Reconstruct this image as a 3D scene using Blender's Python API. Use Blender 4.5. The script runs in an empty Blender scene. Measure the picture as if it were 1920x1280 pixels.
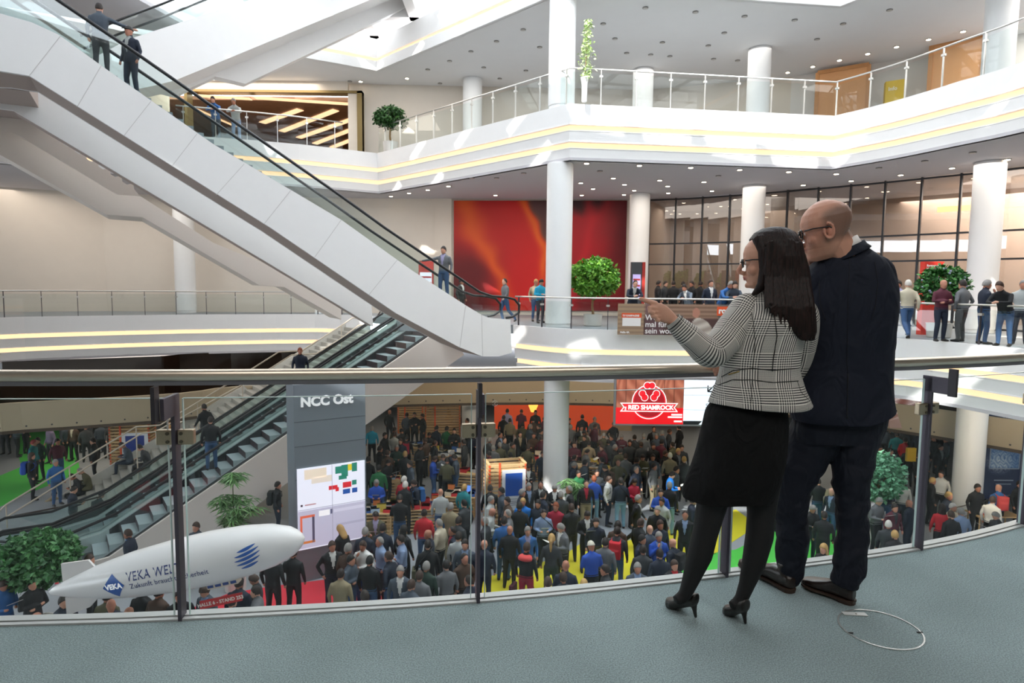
import bpy, bmesh, math, random
from mathutils import Vector, Matrix, Euler
from mathutils.geometry import tessellate_polygon
random.seed(7)
R = math.radians
SC = bpy.context.scene
COL = SC.collection
# ---------------------------------------------------------------- camera
CAMZ = 1.48
F = 1200.0
PITCH = math.atan(103 / F)
ROLL = 0.010
cd = bpy.data.cameras.new('camera')
cam = bpy.data.objects.new('camera', cd)
COL.objects.link(cam)
cd.sensor_width = 36
cd.lens = F * 36 / 1920
cd.clip_start = 0.05
cd.clip_end = 400
cam.location = (0, 0, CAMZ)
CM = Matrix.Rotation(R(90) - PITCH, 4, 'X') @ Matrix.Rotation(ROLL, 4, 'Z')
cam.matrix_world = Matrix.Translation((0, 0, CAMZ)) @ CM
SC.camera = cam
cd.dof.use_dof = True
cd.dof.focus_distance = 3.3
cd.dof.aperture_fstop = 6.3
# ---------------------------------------------------------------- world, sun, exposure
W = bpy.data.worlds.new('world')
SC.world = W
W.use_nodes = True
bg = W.node_tree.nodes['Background']
bg.inputs[0].default_value = (0.86, 0.93, 1.0, 1)
bg.inputs[1].default_value = 3.4
sl = bpy.data.lights.new('sun', 'SUN')
sl.energy = 3.4
sl.angle = R(0.6)
sl.color = (1.0, 0.97, 0.92)
sun = bpy.data.objects.new('sun', sl)
COL.objects.link(sun)
sun.location = (0, 0, 40)
sun.rotation_euler = Vector((0.40, 0.74, -0.72)).to_track_quat('-Z', 'Y').to_euler()
def area(name, loc, to, sx, sy, watts, col):
    l = bpy.data.lights.new(name, 'AREA')
    l.shape = 'RECTANGLE'; l.size = sx; l.size_y = sy; l.energy = watts; l.color = col
    o = bpy.data.objects.new(name, l); COL.objects.link(o); o.location = loc
    o.rotation_euler = (Vector(to) - Vector(loc)).to_track_quat('-Z', 'Y').to_euler()
    return o
# area lamps for the halls and galleries, some added only as fill
area('hall_lamp_left', (-16, 31, -4.65), (-16, 31, -8), 14, 7, 150, (1, .86, .68))
area('hall_lamp_middle', (0, 36, -4.65), (0, 36, -8), 16, 7, 80, (1, .84, .66))
area('hall_lamp_right', (14, 33, -4.65), (14, 33, -8), 10, 8, 60, (1, .84, .66))
area('mezzanine_fill_middle', (3, 25.6, -1.97), (3, 31, -3.9), 14, .5, 170, (1, .84, .64))  # unseen fill lamp added to brighten the beige mezzanine band
area('mezzanine_fill_right', (15.5, 20.2, -1.97), (19, 23, -3.9), .6, 6, 70, (1, .84, .64))  # same added fill for the right end of the band
area('gallery_lamp_middle', (3, 28, 5.9), (3, 28, 0), 16, 5, 300, (1, .90, .80))
area('gallery_lamp_left', (-19, 30, 5.9), (-19, 30, 0), 12, 3, 120, (1, .90, .80))
area('gallery_lamp_right', (18, 20, 5.9), (18, 20, 0), 6, 8, 260, (1, .92, .84))
area('upper_lamp_middle', (2, 29, 11.7), (2, 29, 8), 18, 5, 260, (1, .95, .9))
area('upper_lamp_left', (-14, 32, 11.7), (-14, 32, 8), 8, 3, 220, (1, .88, .76))
area('upper_lamp_right', (19.5, 21, 11.7), (19.5, 21, 8), 5, 10, 330, (1, .95, .9))
area('near_gallery_fill', (1.5, -1.6, 5.9), (1.5, 0.6, 0), 9, 3, 110, (1, .96, .92))  # unseen extra lamp added to lift the couple and the carpet
vs = SC.view_settings
vs.view_transform = 'Standard'
vs.look = 'None'
vs.exposure = 0.95
vs.gamma = 1
vs.use_curve_mapping = False
# ---------------------------------------------------------------- pixel helpers (photo pixels -> places)
def ray(px, py):
    d = CM.to_3x3() @ Vector(((px - 960) / F, (640 - py) / F, -1))
    return d
def PZ(px, py, z=0.0):
    d = ray(px, py); t = (z - CAMZ) / d.z
    return Vector((d.x * t, d.y * t, z))
def PY(px, py, y):
    d = ray(px, py); t = y / d.y
    return Vector((d.x * t, y, CAMZ + d.z * t))
def PP(px, py, p0, ang):
    """point on the vertical plane through p0 whose plan direction is ang"""
    d = ray(px, py); n = Vector((-math.sin(ang), math.cos(ang), 0))
    t = (Vector((p0[0], p0[1], 0)).dot(n)) / d.dot(n)
    return Vector((d.x * t, d.y * t, CAMZ + d.z * t))
# ---------------------------------------------------------------- materials
MATS = {}
def s2l(c):
    return tuple((x / 12.92 if x <= .04045 else ((x + .055) / 1.055) ** 2.4) for x in c)
def hexc(h):
    h = h.lstrip('#'); return s2l(tuple(int(h[i:i + 2], 16) / 255 for i in (0, 2, 4)))
def mat(name, col, rough=.6, metal=0.0, emit=None, es=1.0, noise=0.0, nscale=20.0, bump=0.0, bscale=60.0, spec=.5, coat=0.0):
    if name in MATS: return MATS[name]
    if isinstance(col, str): col = hexc(col)
    m = bpy.data.materials.new(name); m.use_nodes = True
    nt = m.node_tree; b = nt.nodes['Principled BSDF']
    b.inputs['Base Color'].default_value = (*col, 1)
    b.inputs['Roughness'].default_value = rough
    b.inputs['Metallic'].default_value = metal
    b.inputs['Specular IOR Level'].default_value = spec
    b.inputs['Coat Weight'].default_value = coat
    if emit is not None:
        if isinstance(emit, str): emit = hexc(emit)
        b.inputs['Emission Color'].default_value = (*emit, 1)
        b.inputs['Emission Strength'].default_value = es
    tc = nt.nodes.new('ShaderNodeTexCoord')
    n = nt.nodes.new('ShaderNodeTexNoise'); n.inputs['Scale'].default_value = nscale; n.inputs['Detail'].default_value = 4
    nt.links.new(tc.outputs['Object'], n.inputs['Vector'])
    mx = nt.nodes.new('ShaderNodeMix'); mx.data_type = 'RGBA'
    k = max(noise, .02)
    mx.inputs['A'].default_value = (*[c * (1 - k) for c in col], 1)
    mx.inputs['B'].default_value = (*[min(1, c * (1 + k)) for c in col], 1)
    nt.links.new(n.outputs['Fac'], mx.inputs['Factor']); nt.links.new(mx.outputs['Result'], b.inputs['Base Color'])
    if bump:
        n2 = nt.nodes.new('ShaderNodeTexNoise'); n2.inputs['Scale'].default_value = bscale; n2.inputs['Detail'].default_value = 3
        nt.links.new(tc.outputs['Object'], n2.inputs['Vector'])
        bp = nt.nodes.new('ShaderNodeBump'); bp.inputs['Strength'].default_value = bump; bp.inputs['Distance'].default_value = .01
        nt.links.new(n2.outputs['Fac'], bp.inputs['Height']); nt.links.new(bp.outputs['Normal'], b.inputs['Normal'])
    MATS[name] = m
    return m
def glass_mat(name, tint=(.93, .97, .96), refl=.055, rough=.0, f90=.7):
    if name in MATS: return MATS[name]
    m = bpy.data.materials.new(name); m.use_nodes = True; nt = m.node_tree; nt.nodes.clear()
    o = nt.nodes.new('ShaderNodeOutputMaterial'); t = nt.nodes.new('ShaderNodeBsdfTransparent')
    g = nt.nodes.new('ShaderNodeBsdfGlossy'); g.inputs['Roughness'].default_value = rough
    t.inputs[0].default_value = (*tint, 1)
    lw = nt.nodes.new('ShaderNodeLayerWeight'); lw.inputs['Blend'].default_value = .12
    mr = nt.nodes.new('ShaderNodeMapRange'); mr.inputs['To Min'].default_value = refl; mr.inputs['To Max'].default_value = f90
    nt.links.new(lw.outputs['Facing'], mr.inputs['Value'])
    pw = nt.nodes.new('ShaderNodeMath'); pw.operation = 'POWER'; pw.inputs[1].default_value = 4
    nt.links.new(lw.outputs['Facing'], pw.inputs[0]); nt.links.new(pw.outputs[0], mr.inputs['Value'])
    ms = nt.nodes.new('ShaderNodeMixShader')
    nt.links.new(mr.outputs['Result'], ms.inputs[0]); nt.links.new(t.outputs[0], ms.inputs[1]); nt.links.new(g.outputs[0], ms.inputs[2])
    nt.links.new(ms.outputs[0], o.inputs[0]); MATS[name] = m
    return m
# ---------------------------------------------------------------- mesh builder
def wloc(o):
    v = Vector((0, 0, 0))
    while o: v = v + o.location; o = o.parent
    return v
class MB:
    def __init__(s): s.v = []; s.f = []; s.m = []; s.uv = None
    def add(s, vs, fs, m=0):
        b = len(s.v); s.v += [Vector(x) for x in vs]
        for f in fs: s.f.append([b + i for i in f]); s.m.append(m)
        return s
    def box(s, a, b, m=0):
        x0, y0, z0 = [min(a[i], b[i]) for i in range(3)]; x1, y1, z1 = [max(a[i], b[i]) for i in range(3)]
        return s.add([(x0,y0,z0),(x1,y0,z0),(x1,y1,z0),(x0,y1,z0),(x0,y0,z1),(x1,y0,z1),(x1,y1,z1),(x0,y1,z1)],
            [(0,3,2,1),(4,5,6,7),(0,1,5,4),(1,2,6,5),(2,3,7,6),(3,0,4,7)], m)
    def obox(s, c, ax, ay, az, m=0):
        """box from centre and half-axis vectors"""
        c = Vector(c); ax = Vector(ax); ay = Vector(ay); az = Vector(az)
        vs = [c + i * ax + j * ay + k * az for k in (-1, 1) for j in (-1, 1) for i in (-1, 1)]
        return s.add(vs, [(0,2,3,1),(4,5,7,6),(0,1,5,4),(1,3,7,5),(3,2,6,7),(2,0,4,6)], m)
    def bar(s, p, q, w, h, m=0, up=(0, 0, 1)):
        p = Vector(p); q = Vector(q); d = (q - p); l = d.length; d.normalize()
        sd = d.cross(Vector(up))
        if sd.length < 1e-4: sd = d.cross(Vector((1, 0, 0)))
        sd.normalize(); u = sd.cross(d).normalized()
        return s.obox((p + q) / 2, d * l / 2, sd * w / 2, u * h / 2, m)
    def tube(s, pts, r, n=10, m=0, cap=True):
        pts = [Vector(p) for p in pts]; rs = r if isinstance(r, (list, tuple)) else [r] * len(pts)
        rings = []; prev = None
        for i, p in enumerate(pts):
            if i == 0: t = pts[1] - p
            elif i == len(pts) - 1: t = p - pts[i - 1]
            else: t = (pts[i + 1] - p).normalized() + (p - pts[i - 1]).normalized()
            t.normalize()
            if prev is None:
                a = t.cross(Vector((0, 0, 1)))
                if a.length < 1e-3: a = t.cross(Vector((1, 0, 0)))
            else: a = prev - t * prev.dot(t)
            a.normalize(); prev = a; b = t.cross(a)
            rings.append([p + (a * math.cos(2 * math.pi * k / n) + b * math.sin(2 * math.pi * k / n)) * rs[i] for k in range(n)])
        return s.rings(rings, m, cap)
    def rings(s, rings, m=0, cap=True, closed=True):
        n = len(rings[0]); b = len(s.v)
        for r in rings: s.v += [Vector(x) for x in r]
        for i in range(len(rings) - 1):
            for k in range(n if closed else n - 1):
                k2 = (k + 1) % n
                s.f.append([b + i * n + k, b + i * n + k2, b + (i + 1) * n + k2, b + (i + 1) * n + k]); s.m.append(m)
        if cap and closed:
            s.f.append([b + k for k in range(n)][::-1]); s.m.append(m)
            e = b + (len(rings) - 1) * n
            s.f.append([e + k for k in range(n)]); s.m.append(m)
        return s
    def cyl(s, p, q, r, n=16, m=0): return s.tube([p, q], r, n, m)
    def prism(s, poly, off, m=0):
        """poly: list of 3D points (planar), off: extrusion vector"""
        n = len(poly); poly = [Vector(p) for p in poly]; off = Vector(off)
        tris = tessellate_polygon([poly]); b = len(s.v)
        s.v += poly + [p + off for p in poly]
        for t in tris:
            s.f.append([b + i for i in t]); s.m.append(m); s.f.append([b + n + i for i in reversed(t)]); s.m.append(m)
        for i in range(n):
            j = (i + 1) % n; s.f.append([b + i, b + j, b + n + j, b + n + i]); s.m.append(m)
        return s
    def sphere(s, c, rx, ry=None, rz=None, nu=16, nv=10, m=0):
        ry = ry or rx; rz = rz or rx; c = Vector(c); rings = []
        for j in range(1, nv):
            a = math.pi * j / nv
            rings.append([c + Vector((rx * math.sin(a) * math.cos(2 * math.pi * k / nu), ry * math.sin(a) * math.sin(2 * math.pi * k / nu), -rz * math.cos(a))) for k in range(nu)])
        return s.rings(rings, m, True)
    def build(s, name, mats, parent=None, smooth=False, label=None, loc=None, auto=None):
        if not isinstance(mats, (list, tuple)): mats = [mats]
        me = bpy.data.meshes.new(name)
        if parent is not None: o0 = wloc(parent)
        elif loc is not None: o0 = Vector(loc)
        elif s.v:
            xs = [v.x for v in s.v]; ys = [v.y for v in s.v]; zs = [v.z for v in s.v]
            o0 = Vector(((min(xs) + max(xs)) / 2, (min(ys) + max(ys)) / 2, min(zs)))
        else: o0 = Vector((0, 0, 0))
        me.from_pydata([v - o0 for v in s.v], [], s.f)
        for m in mats: me.materials.append(m)
        me.polygons.foreach_set('material_index', s.m)
        if s.uv:
            ul = me.uv_layers.new(name='UVMap')
            for p in me.polygons:
                for li in p.loop_indices: ul.data[li].uv = s.uv[me.loops[li].vertex_index]
        bm = bmesh.new(); bm.from_mesh(me)
        if not s.uv: bmesh.ops.recalc_face_normals(bm, faces=bm.faces)
        bm.to_mesh(me); bm.free()
        if smooth:
            me.shade_smooth()
            if auto: me.set_sharp_from_angle(angle=R(auto))
        o = bpy.data.objects.new(name, me); COL.objects.link(o)
        if parent is not None: o.parent = parent
        else: o.location = o0
        if label: o['label'] = label
        return o
def thing(name, label, cat, loc=(0, 0, 0), group=None, rz=0):
    o = bpy.data.objects.new(name, None); COL.objects.link(o); o.location = loc; o.rotation_euler = (0, 0, rz)
    o.empty_display_size = .2
    o['label'] = label; o['category'] = cat
    if group: o['group'] = group
    return o
def tag(o, label, cat, group=None):
    o['label'] = label; o['category'] = cat
    if group: o['group'] = group
    return o
def struct(o): o['kind'] = 'structure'; return o
def text_mb(txt, size, ex=.004, bold=0.0, align='CENTER', shear=0.0, space=1.0):
    c = bpy.data.curves.new('t', 'FONT'); c.body = txt; c.size = size; c.extrude = ex; c.offset = bold
    c.align_x = align; c.shear = shear; c.resolution_u = 3; c.space_character = space
    o = bpy.data.objects.new('t', c); COL.objects.link(o)
    dg = bpy.context.evaluated_depsgraph_get(); me = bpy.data.meshes.new_from_object(o.evaluated_get(dg))
    mb = MB(); mb.add([v.co.copy() for v in me.vertices], [list(p.vertices) for p in me.polygons])
    bpy.data.objects.remove(o); bpy.data.curves.remove(c); bpy.data.meshes.remove(me)
    return mb
def place(mb, org, ax, up, m=None):
    """map text/flat mesh (x right, y up, z out) onto axes"""
    ax = Vector(ax).normalized(); up = Vector(up).normalized(); n = ax.cross(up)
    org = Vector(org); mb.v = [org + ax * v.x + up * v.y + n * v.z for v in mb.v]
    return mb
def copy_tree(o, parent=None):
    c = o.copy(); COL.objects.link(c); c.parent = parent
    for ch in list(o.children): copy_tree(ch, c)
    return c
def smooth_poly(pts, n=4):
    """Catmull-Rom through points"""
    pts = [Vector(p) for p in pts]; out = []
    for i in range(len(pts) - 1):
        p0 = pts[max(i - 1, 0)]; p1 = pts[i]; p2 = pts[i + 1]; p3 = pts[min(i + 2, len(pts) - 1)]
        for k in range(n):
            t = k / n
            out.append(.5 * ((2 * p1) + (-p0 + p2) * t + (2 * p0 - 5 * p1 + 4 * p2 - p3) * t * t + (-p0 + 3 * p1 - 3 * p2 + p3) * t ** 3))
    out.append(pts[-1]); return out
def offset_line(pts, d):
    """offset an open plan polyline to its left by d"""
    out = []
    P = [Vector((p[0], p[1])) for p in pts]
    for i, p in enumerate(P):
        if i == 0: t = (P[1] - p).normalized(); n = Vector((-t.y, t.x)); out.append(p + n * d); continue
        if i == len(P) - 1: t = (p - P[i - 1]).normalized(); n = Vector((-t.y, t.x)); out.append(p + n * d); continue
        t1 = (p - P[i - 1]).normalized(); t2 = (P[i + 1] - p).normalized()
        n1 = Vector((-t1.y, t1.x)); n2 = Vector((-t2.y, t2.x)); n = (n1 + n2).normalized()
        out.append(p + n * d / max(.4, n.dot(n1)))
    return out
def along(pts, step, start=0.0):
    """points (and tangent) every step metres along a plan polyline"""
    P = [Vector((p[0], p[1])) for p in pts]; out = []; want = start; acc = 0
    for i in range(len(P) - 1):
        l = (P[i + 1] - P[i]).length
        while want <= acc + l + 1e-6:
            t = (P[i + 1] - P[i]) / l; out.append((P[i] + t * (want - acc), t)); want += step
        acc += l
    return out
# ================================================================ materials of the building
M_white = mat('white_panel', '#f0efee', .45, noise=.02, nscale=3)
M_warmwall = mat('plaster_wall', '#e6dccf', .8, noise=.03, nscale=2)
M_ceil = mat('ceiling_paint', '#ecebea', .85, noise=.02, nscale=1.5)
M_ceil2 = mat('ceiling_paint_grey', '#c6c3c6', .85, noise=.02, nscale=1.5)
M_cove = mat('cove_light', '#8f857a', .6, emit=(1.0, .60, .33), es=.78)
M_col = mat('column_paint', '#efefee', .5, noise=.02, nscale=2)
M_steel = mat('brushed_steel', '#b9b4ab', .32, 1.0, noise=.06, nscale=90)
M_steel_lt = mat('satin_steel', '#d8d5d0', .35, .8, noise=.04, nscale=60)
M_dark = mat('dark_post', '#4b474c', .5, .35, noise=.06, nscale=30)
M_black = mat('black_rubber', '#141416', .4, noise=.1, nscale=40)
M_beige = mat('beige_band', '#c9b89c', .75, noise=.04, nscale=2)
M_darkglass = mat('dark_glazing', '#20150f', .12, noise=.3, nscale=.8)
M_floor2 = mat('gallery_floor', '#8f9499', .55, noise=.08, nscale=4)
M_ground = mat('ground_floor', '#9ba0a6', .45, noise=.08, nscale=1.2, bump=.02)
M_parquet = mat('parquet', '#9b8678', .5, noise=.1, nscale=3)
M_glass = glass_mat('balustrade_glass', (.945, .972, .965), .035, f90=.5)
M_glass_near = glass_mat('clear_glass', (.965, .98, .975), .03, f90=.5)
M_edge = mat('glass_edge', '#cfe3e0', .2)

def line3(pix, z): return [PZ(x, y, z) for x, y in pix]
# gallery outline (level of the camera, z 0): left part, landing, right part
L2 = line3([(-80, 598), (45, 594), (330, 590), (590, 589), (690, 592)], 0)
L2l = smooth_poly([(p.x, p.y, 0) for p in L2], 3)
L2R = smooth_poly([tuple(PZ(962, 609, 0)), tuple(PZ(1060, 616, 0)), (4.2, 22.35, 0), tuple(PZ(1300, 620, 0)), (9.6, 21.5, 0), tuple(PZ(1700, 635, 0)), (13.2, 16.6, 0), (14.0, 12.5, 0), (13.2, 8.5, 0)], 4)
Z3 = 7.9; T = 1.9; ZC = 11.8
L3c = [PZ(330, 252, Z3), PZ(413, 258, Z3), PZ(560, 270, Z3), PZ(707, 287, Z3)]
L3m = [PZ(707, 287, Z3), PZ(1067, 194, Z3), PZ(1565, 217, Z3)]
L3r = smooth_poly([PZ(1565, 217, Z3), PZ(1673, 190, Z3), PZ(1797, 153, Z3), PZ(1920, 115, Z3), Vector((15.0, 13.5, Z3)), Vector((15, 9, Z3))], 3)
L3 = [Vector((-21, 24, Z3))] + smooth_poly(L3c, 2)[:-1] + L3m[:2] + L3r
WALL = [(-36, 8), (-34, 20), (-29, 29), (-21, 33.2), (-9, 34.0), (6.9, 33.6), (13.0, 29.6), (18.8, 23.6), (22.5, 15), (24, 6)]
WALL3 = WALL[:5] + [(6.9, 34.5), (13.5, 32.2), (17.5, 29.6), (22.0, 25.0), (26, 16), (27, 6)]
# camera-side gallery edge
NEARB = [(-3.6, 2.50), (-2.23, 2.72)] 
NB = [PZ(0, 1172), PZ(340, 1161), PZ(896, 1128), PZ(1360, 1080), PZ(1724, 1030), PZ(1920, 985)]
nb0 = NB[0] + (NB[0] - NB[1]) * 1.1; nb1 = NB[-1] + (NB[-1] - NB[-2]) * 1.0 + Vector((0, .12, 0))
NE = smooth_poly([nb0] + NB + [nb1, nb1 + Vector((1.5, .95, 0)), nb1 + Vector((3.2, 2.6, 0))], 4)
NEl = [Vector((-13.5, 5.5, 0)), Vector((-9, 2.4, 0)), Vector((-5.5, 2.2, 0))]

def slab(name, poly, z0, z1, m, kind=True):
    mb = MB(); P = [Vector((p[0], p[1], z0)) for p in poly]; mb.prism(P, (0, 0, z1 - z0)); o = mb.build(name, m)
    return struct(o)
def band(name, line, z0, z1, inset, m, th=.12, i2=None):
    """vertical strip following a plan line; inset pushes it back (to the left of the travel direction)"""
    i2 = inset if i2 is None else i2
    a = offset_line(line, inset); b = offset_line(line, i2); c = offset_line(line, inset + th); d = offset_line(line, i2 + th)
    mb = MB(); r = []
    for i in range(len(line)):
        r.append([(a[i].x, a[i].y, z1), (b[i].x, b[i].y, z0), (d[i].x, d[i].y, z0), (c[i].x, c[i].y, z1)])
    mb.rings(r); o = mb.build(name, m); return struct(o)
def fascia(line, zt, t, m=M_white, sgn=1):
    f = [(0, .365, 0, .03, m), (.365, .475, .14, .14, M_cove), (.475, .67, .08, .12, m), (.67, .78, .24, .24, M_cove), (.78, 1.0, .18, .24, m)]
    for a, b, i1, i2, mm in f:
        band('trim_1', line, zt - b * t, zt - a * t, sgn * i1, mm, sgn * .14, sgn * i2)
    # shelves closing the steps between the bands
    for zf, i1, i2 in ((.365, .0, .32), (.475, .06, .32), (.67, .08, .42), (.78, .16, .42)):
        a = offset_line(line, sgn * (i1 + .01)); c = offset_line(line, sgn * (i2 + .05)); z = zt - zf * t
        mb = MB(); mb.rings([[(a[i].x, a[i].y, z - .012), (c[i].x, c[i].y, z - .012), (c[i].x, c[i].y, z + .012), (a[i].x, a[i].y, z + .012)] for i in range(len(line))])
        struct(mb.build('trim_2', m))
# gallery slabs ------------------------------------------------------------
outer = WALL
g2 = [tuple(p)[:2] for p in offset_line(L2l, .2)] + [tuple(PZ(720, 594, 0))[:2], (-5.2, 28.6), (-4.6, 25.9), (-1.2, 24.6)] + [tuple(p)[:2] for p in offset_line(L2R, .2)]
slab('floor', g2 + [(24, 6)] + WALL[::-1][1:-1] + [(-34, 20)], -.35, 0, M_floor2)
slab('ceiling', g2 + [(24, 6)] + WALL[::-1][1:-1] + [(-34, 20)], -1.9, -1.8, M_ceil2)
fascia(L2l, 0, T)
fascia(L2R, 0, T)
g3 = [tuple(p)[:2] for p in offset_line(L3, .2)]
slab('floor', g3 + [(27, 6)] + WALL3[::-1][1:-1], Z3 - .35, Z3, M_floor2)
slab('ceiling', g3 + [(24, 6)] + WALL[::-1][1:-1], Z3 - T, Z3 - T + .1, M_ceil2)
fascia(L3, Z3, T)
# top ceiling with the lit upstand round the roof opening
gc = [tuple(p)[:2] for p in offset_line(L3, .12)]
slab('ceiling', gc + [(27, 6)] + WALL3[::-1][1:-1], ZC, ZC + .15, M_ceil)
slab('ceiling', [(-21.2, 24.2), (-21, 17), (-15, 17), (-13.9, 24), (-12.9, 28.3)], ZC + .004, ZC + .15, M_ceil2)
for a, b, i1, mm in ((0, .45, 0, M_white), (.45, .62, .16, M_cove), (.62, 1.5, .06, M_white)):
    band('trim_3', L3, ZC + a, ZC + b, i1, mm, .14)
# left rim of the opening, camera-side galleries and walls (outside the frame, they close the room)
slab('floor', [(-36, 24.5), (-21.2, 24.2), (-20, 17.8), (-13.6, 16.6), (-12.6, 14.4), (-13, 8), (-13.5, 3.2), (14.6, 3.0), (16, 9), (24, 9), (24, -9), (-36, -9)], Z3 - .5, Z3, M_floor2)
slab('ceiling', [(-36, 24.5), (-21.2, 24.2), (-20, 15), (-14, 9.5), (-13.5, 4.4), (14.6, 4.4), (15.2, 9), (24, 9), (24, -9), (-36, -9)], ZC, ZC + .15, M_ceil)
struct(MB().box((-13.4, 3.0, Z3 - 1.9), (14.6, 3.15, Z3)).build('trim_4', M_white))
struct(MB().box((-36, -9.2, -8), (24, -9, ZC)).build('wall_rear', M_warmwall))
struct(MB().box((24, -9, -8), (24.2, 9, ZC)).build('wall_right', M_warmwall))
# back walls, one per level
def wallseg(name, pts, z0, z1, m, th=.2):
    return struct(MB().rings([[(a.x, a.y, z0), (b.x, b.y, z0), (b.x, b.y, z1), (a.x, a.y, z1)] for a, b in zip([Vector(p) for p in pts], offset_line(pts, th))]).build(name, m))
WL = WALL[:5]; WM = WALL[4:6]
wallseg('wall_left', [(-36, -9)] + WALL[:4] + [(-17.6, 33.4)], Z3, ZC, M_warmwall)
wallseg('wall_left', [(-36, -9)] + WALL[:4] + [WALL[4]], -.3, Z3 - T + .05, M_warmwall)
wallseg('wall_back', [WALL[4], WALL[5]], -.3, Z3 - T + .05, M_warmwall)
wallseg('wall_back', [(-8.6, 34.0), WALL3[5], WALL3[6]], Z3, ZC, M_warmwall)
wallseg('wall_right', WALL3[6:], Z3, ZC, mat('pale_wall', '#e9e5e0', .8, noise=.02, nscale=2))
# ground floor
slab('floor', [(-50, -8), (40, -8), (40, 62), (-50, 62)], -7.3, -7.0, M_ground)
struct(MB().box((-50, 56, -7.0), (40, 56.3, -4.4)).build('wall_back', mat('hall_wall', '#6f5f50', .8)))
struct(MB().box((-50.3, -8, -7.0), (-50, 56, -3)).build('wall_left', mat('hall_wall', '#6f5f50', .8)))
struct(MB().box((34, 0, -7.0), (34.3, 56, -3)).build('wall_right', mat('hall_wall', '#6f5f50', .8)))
# mezzanine band under the gallery
ML = smooth_poly([(-30, 22.5, 0), tuple(PZ(-60, 756, -3.1)), tuple(PZ(37, 752, -3.1)), tuple(PZ(337, 735, -3.1)), tuple(PZ(447, 722, -3.1)), tuple(PZ(700, 716, -3.1)), tuple(PZ(1020, 712, -3.1)), (10, 30.2, 0), (15, 26.8, 0), (19.5, 21, 0), (23.0, 15.0, 0)], 3)
ml = [(p.x, p.y) for p in ML]
band('trim_5', ml, -4.35, -3.15, 0, M_beige, .12, .35)
mo = [tuple(p) for p in offset_line(ml, .3)]
hall = mo + [(40, 15), (40, 62), (-50, 62), (-50, 22.5)]
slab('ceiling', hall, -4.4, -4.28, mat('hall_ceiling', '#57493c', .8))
struct(MB().rings([[(a.x, a.y, -4.3), (b.x, b.y, -4.3), (b.x, b.y, -1.85), (a.x, a.y, -1.85)] for a, b in zip(offset_line(ml, 3.0), offset_line(ml, 3.1))]).build('wall_back', M_darkglass))
mb = MB()
for p, t in along([tuple(q) for q in offset_line(ml, -.005)], .82):
    mb.cyl((p.x, p.y, -4.08), (p.x + t.y * .01, p.y - t.x * .01, -4.08), .035, 8)
struct(mb.build('trim_6', M_dark))
# columns ------------------------------------------------------------------
def column(px, d, lab, lv):
    x = PZ(px, 600, 0).x / PZ(px, 600, 0).y * d
    names = {0: (-7.0, -1.9, 'lower'), 1: (0, Z3 - T, 'middle'), 2: (Z3, ZC, 'upper')}
    for l in lv:
        z0, z1, nm = names[l]
        mb = MB(); n = 40
        mb.rings([[(x + r * math.cos(2 * math.pi * k / n), d + r * math.sin(2 * math.pi * k / n), z) for k in range(n)] for z, r in ((z0 + .004, .455), (z0 + .12, .455), (z0 + .13, .48), (z1 - .04, .48), (z1 - .035, .45), (z1 - .004, .45))])
        o = mb.build('column', M_col, None, True, auto=40); tag(o, lab[l], 'column')
    return x
XC1 = column(1046, 24.0, {0: 'white round column on the ground floor beside the blue poster stall', 1: 'white round column in front of the red mural', 2: 'sunlit white round column on the top gallery beside the tall climbing plant'}, (0, 1, 2))
column(1194, 31.4, {1: 'white round column at the right edge of the red mural', 2: 'pale column deep on the top gallery behind the glass, right of the sunlit column'}, (1, 2))
column(1404, 28.6, {0: 'white ground floor column hidden behind the woman and man', 1: 'white round column in front of the glass curtain wall, left of the woman', 2: 'slim white column on the top gallery left of the orange doors'}, (0, 1, 2))
column(1836, 22.9, {0: 'thick white ground floor column beside the navy banner', 1: 'thick white column on the gallery at the right, by the man with binoculars', 2: 'thick white column at the top right of the top gallery'}, (0, 1, 2))
column(884, 33.0, {0: 'dim column at the rear of the ground floor hall above the stall', 2: 'small distant white column on the top gallery behind the railing'}, (0, 2))
column(350, 32.3, {0: 'white column on the ground floor behind the stairs', 1: 'white column at the left behind the long glass railing'}, (0, 1))
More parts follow.
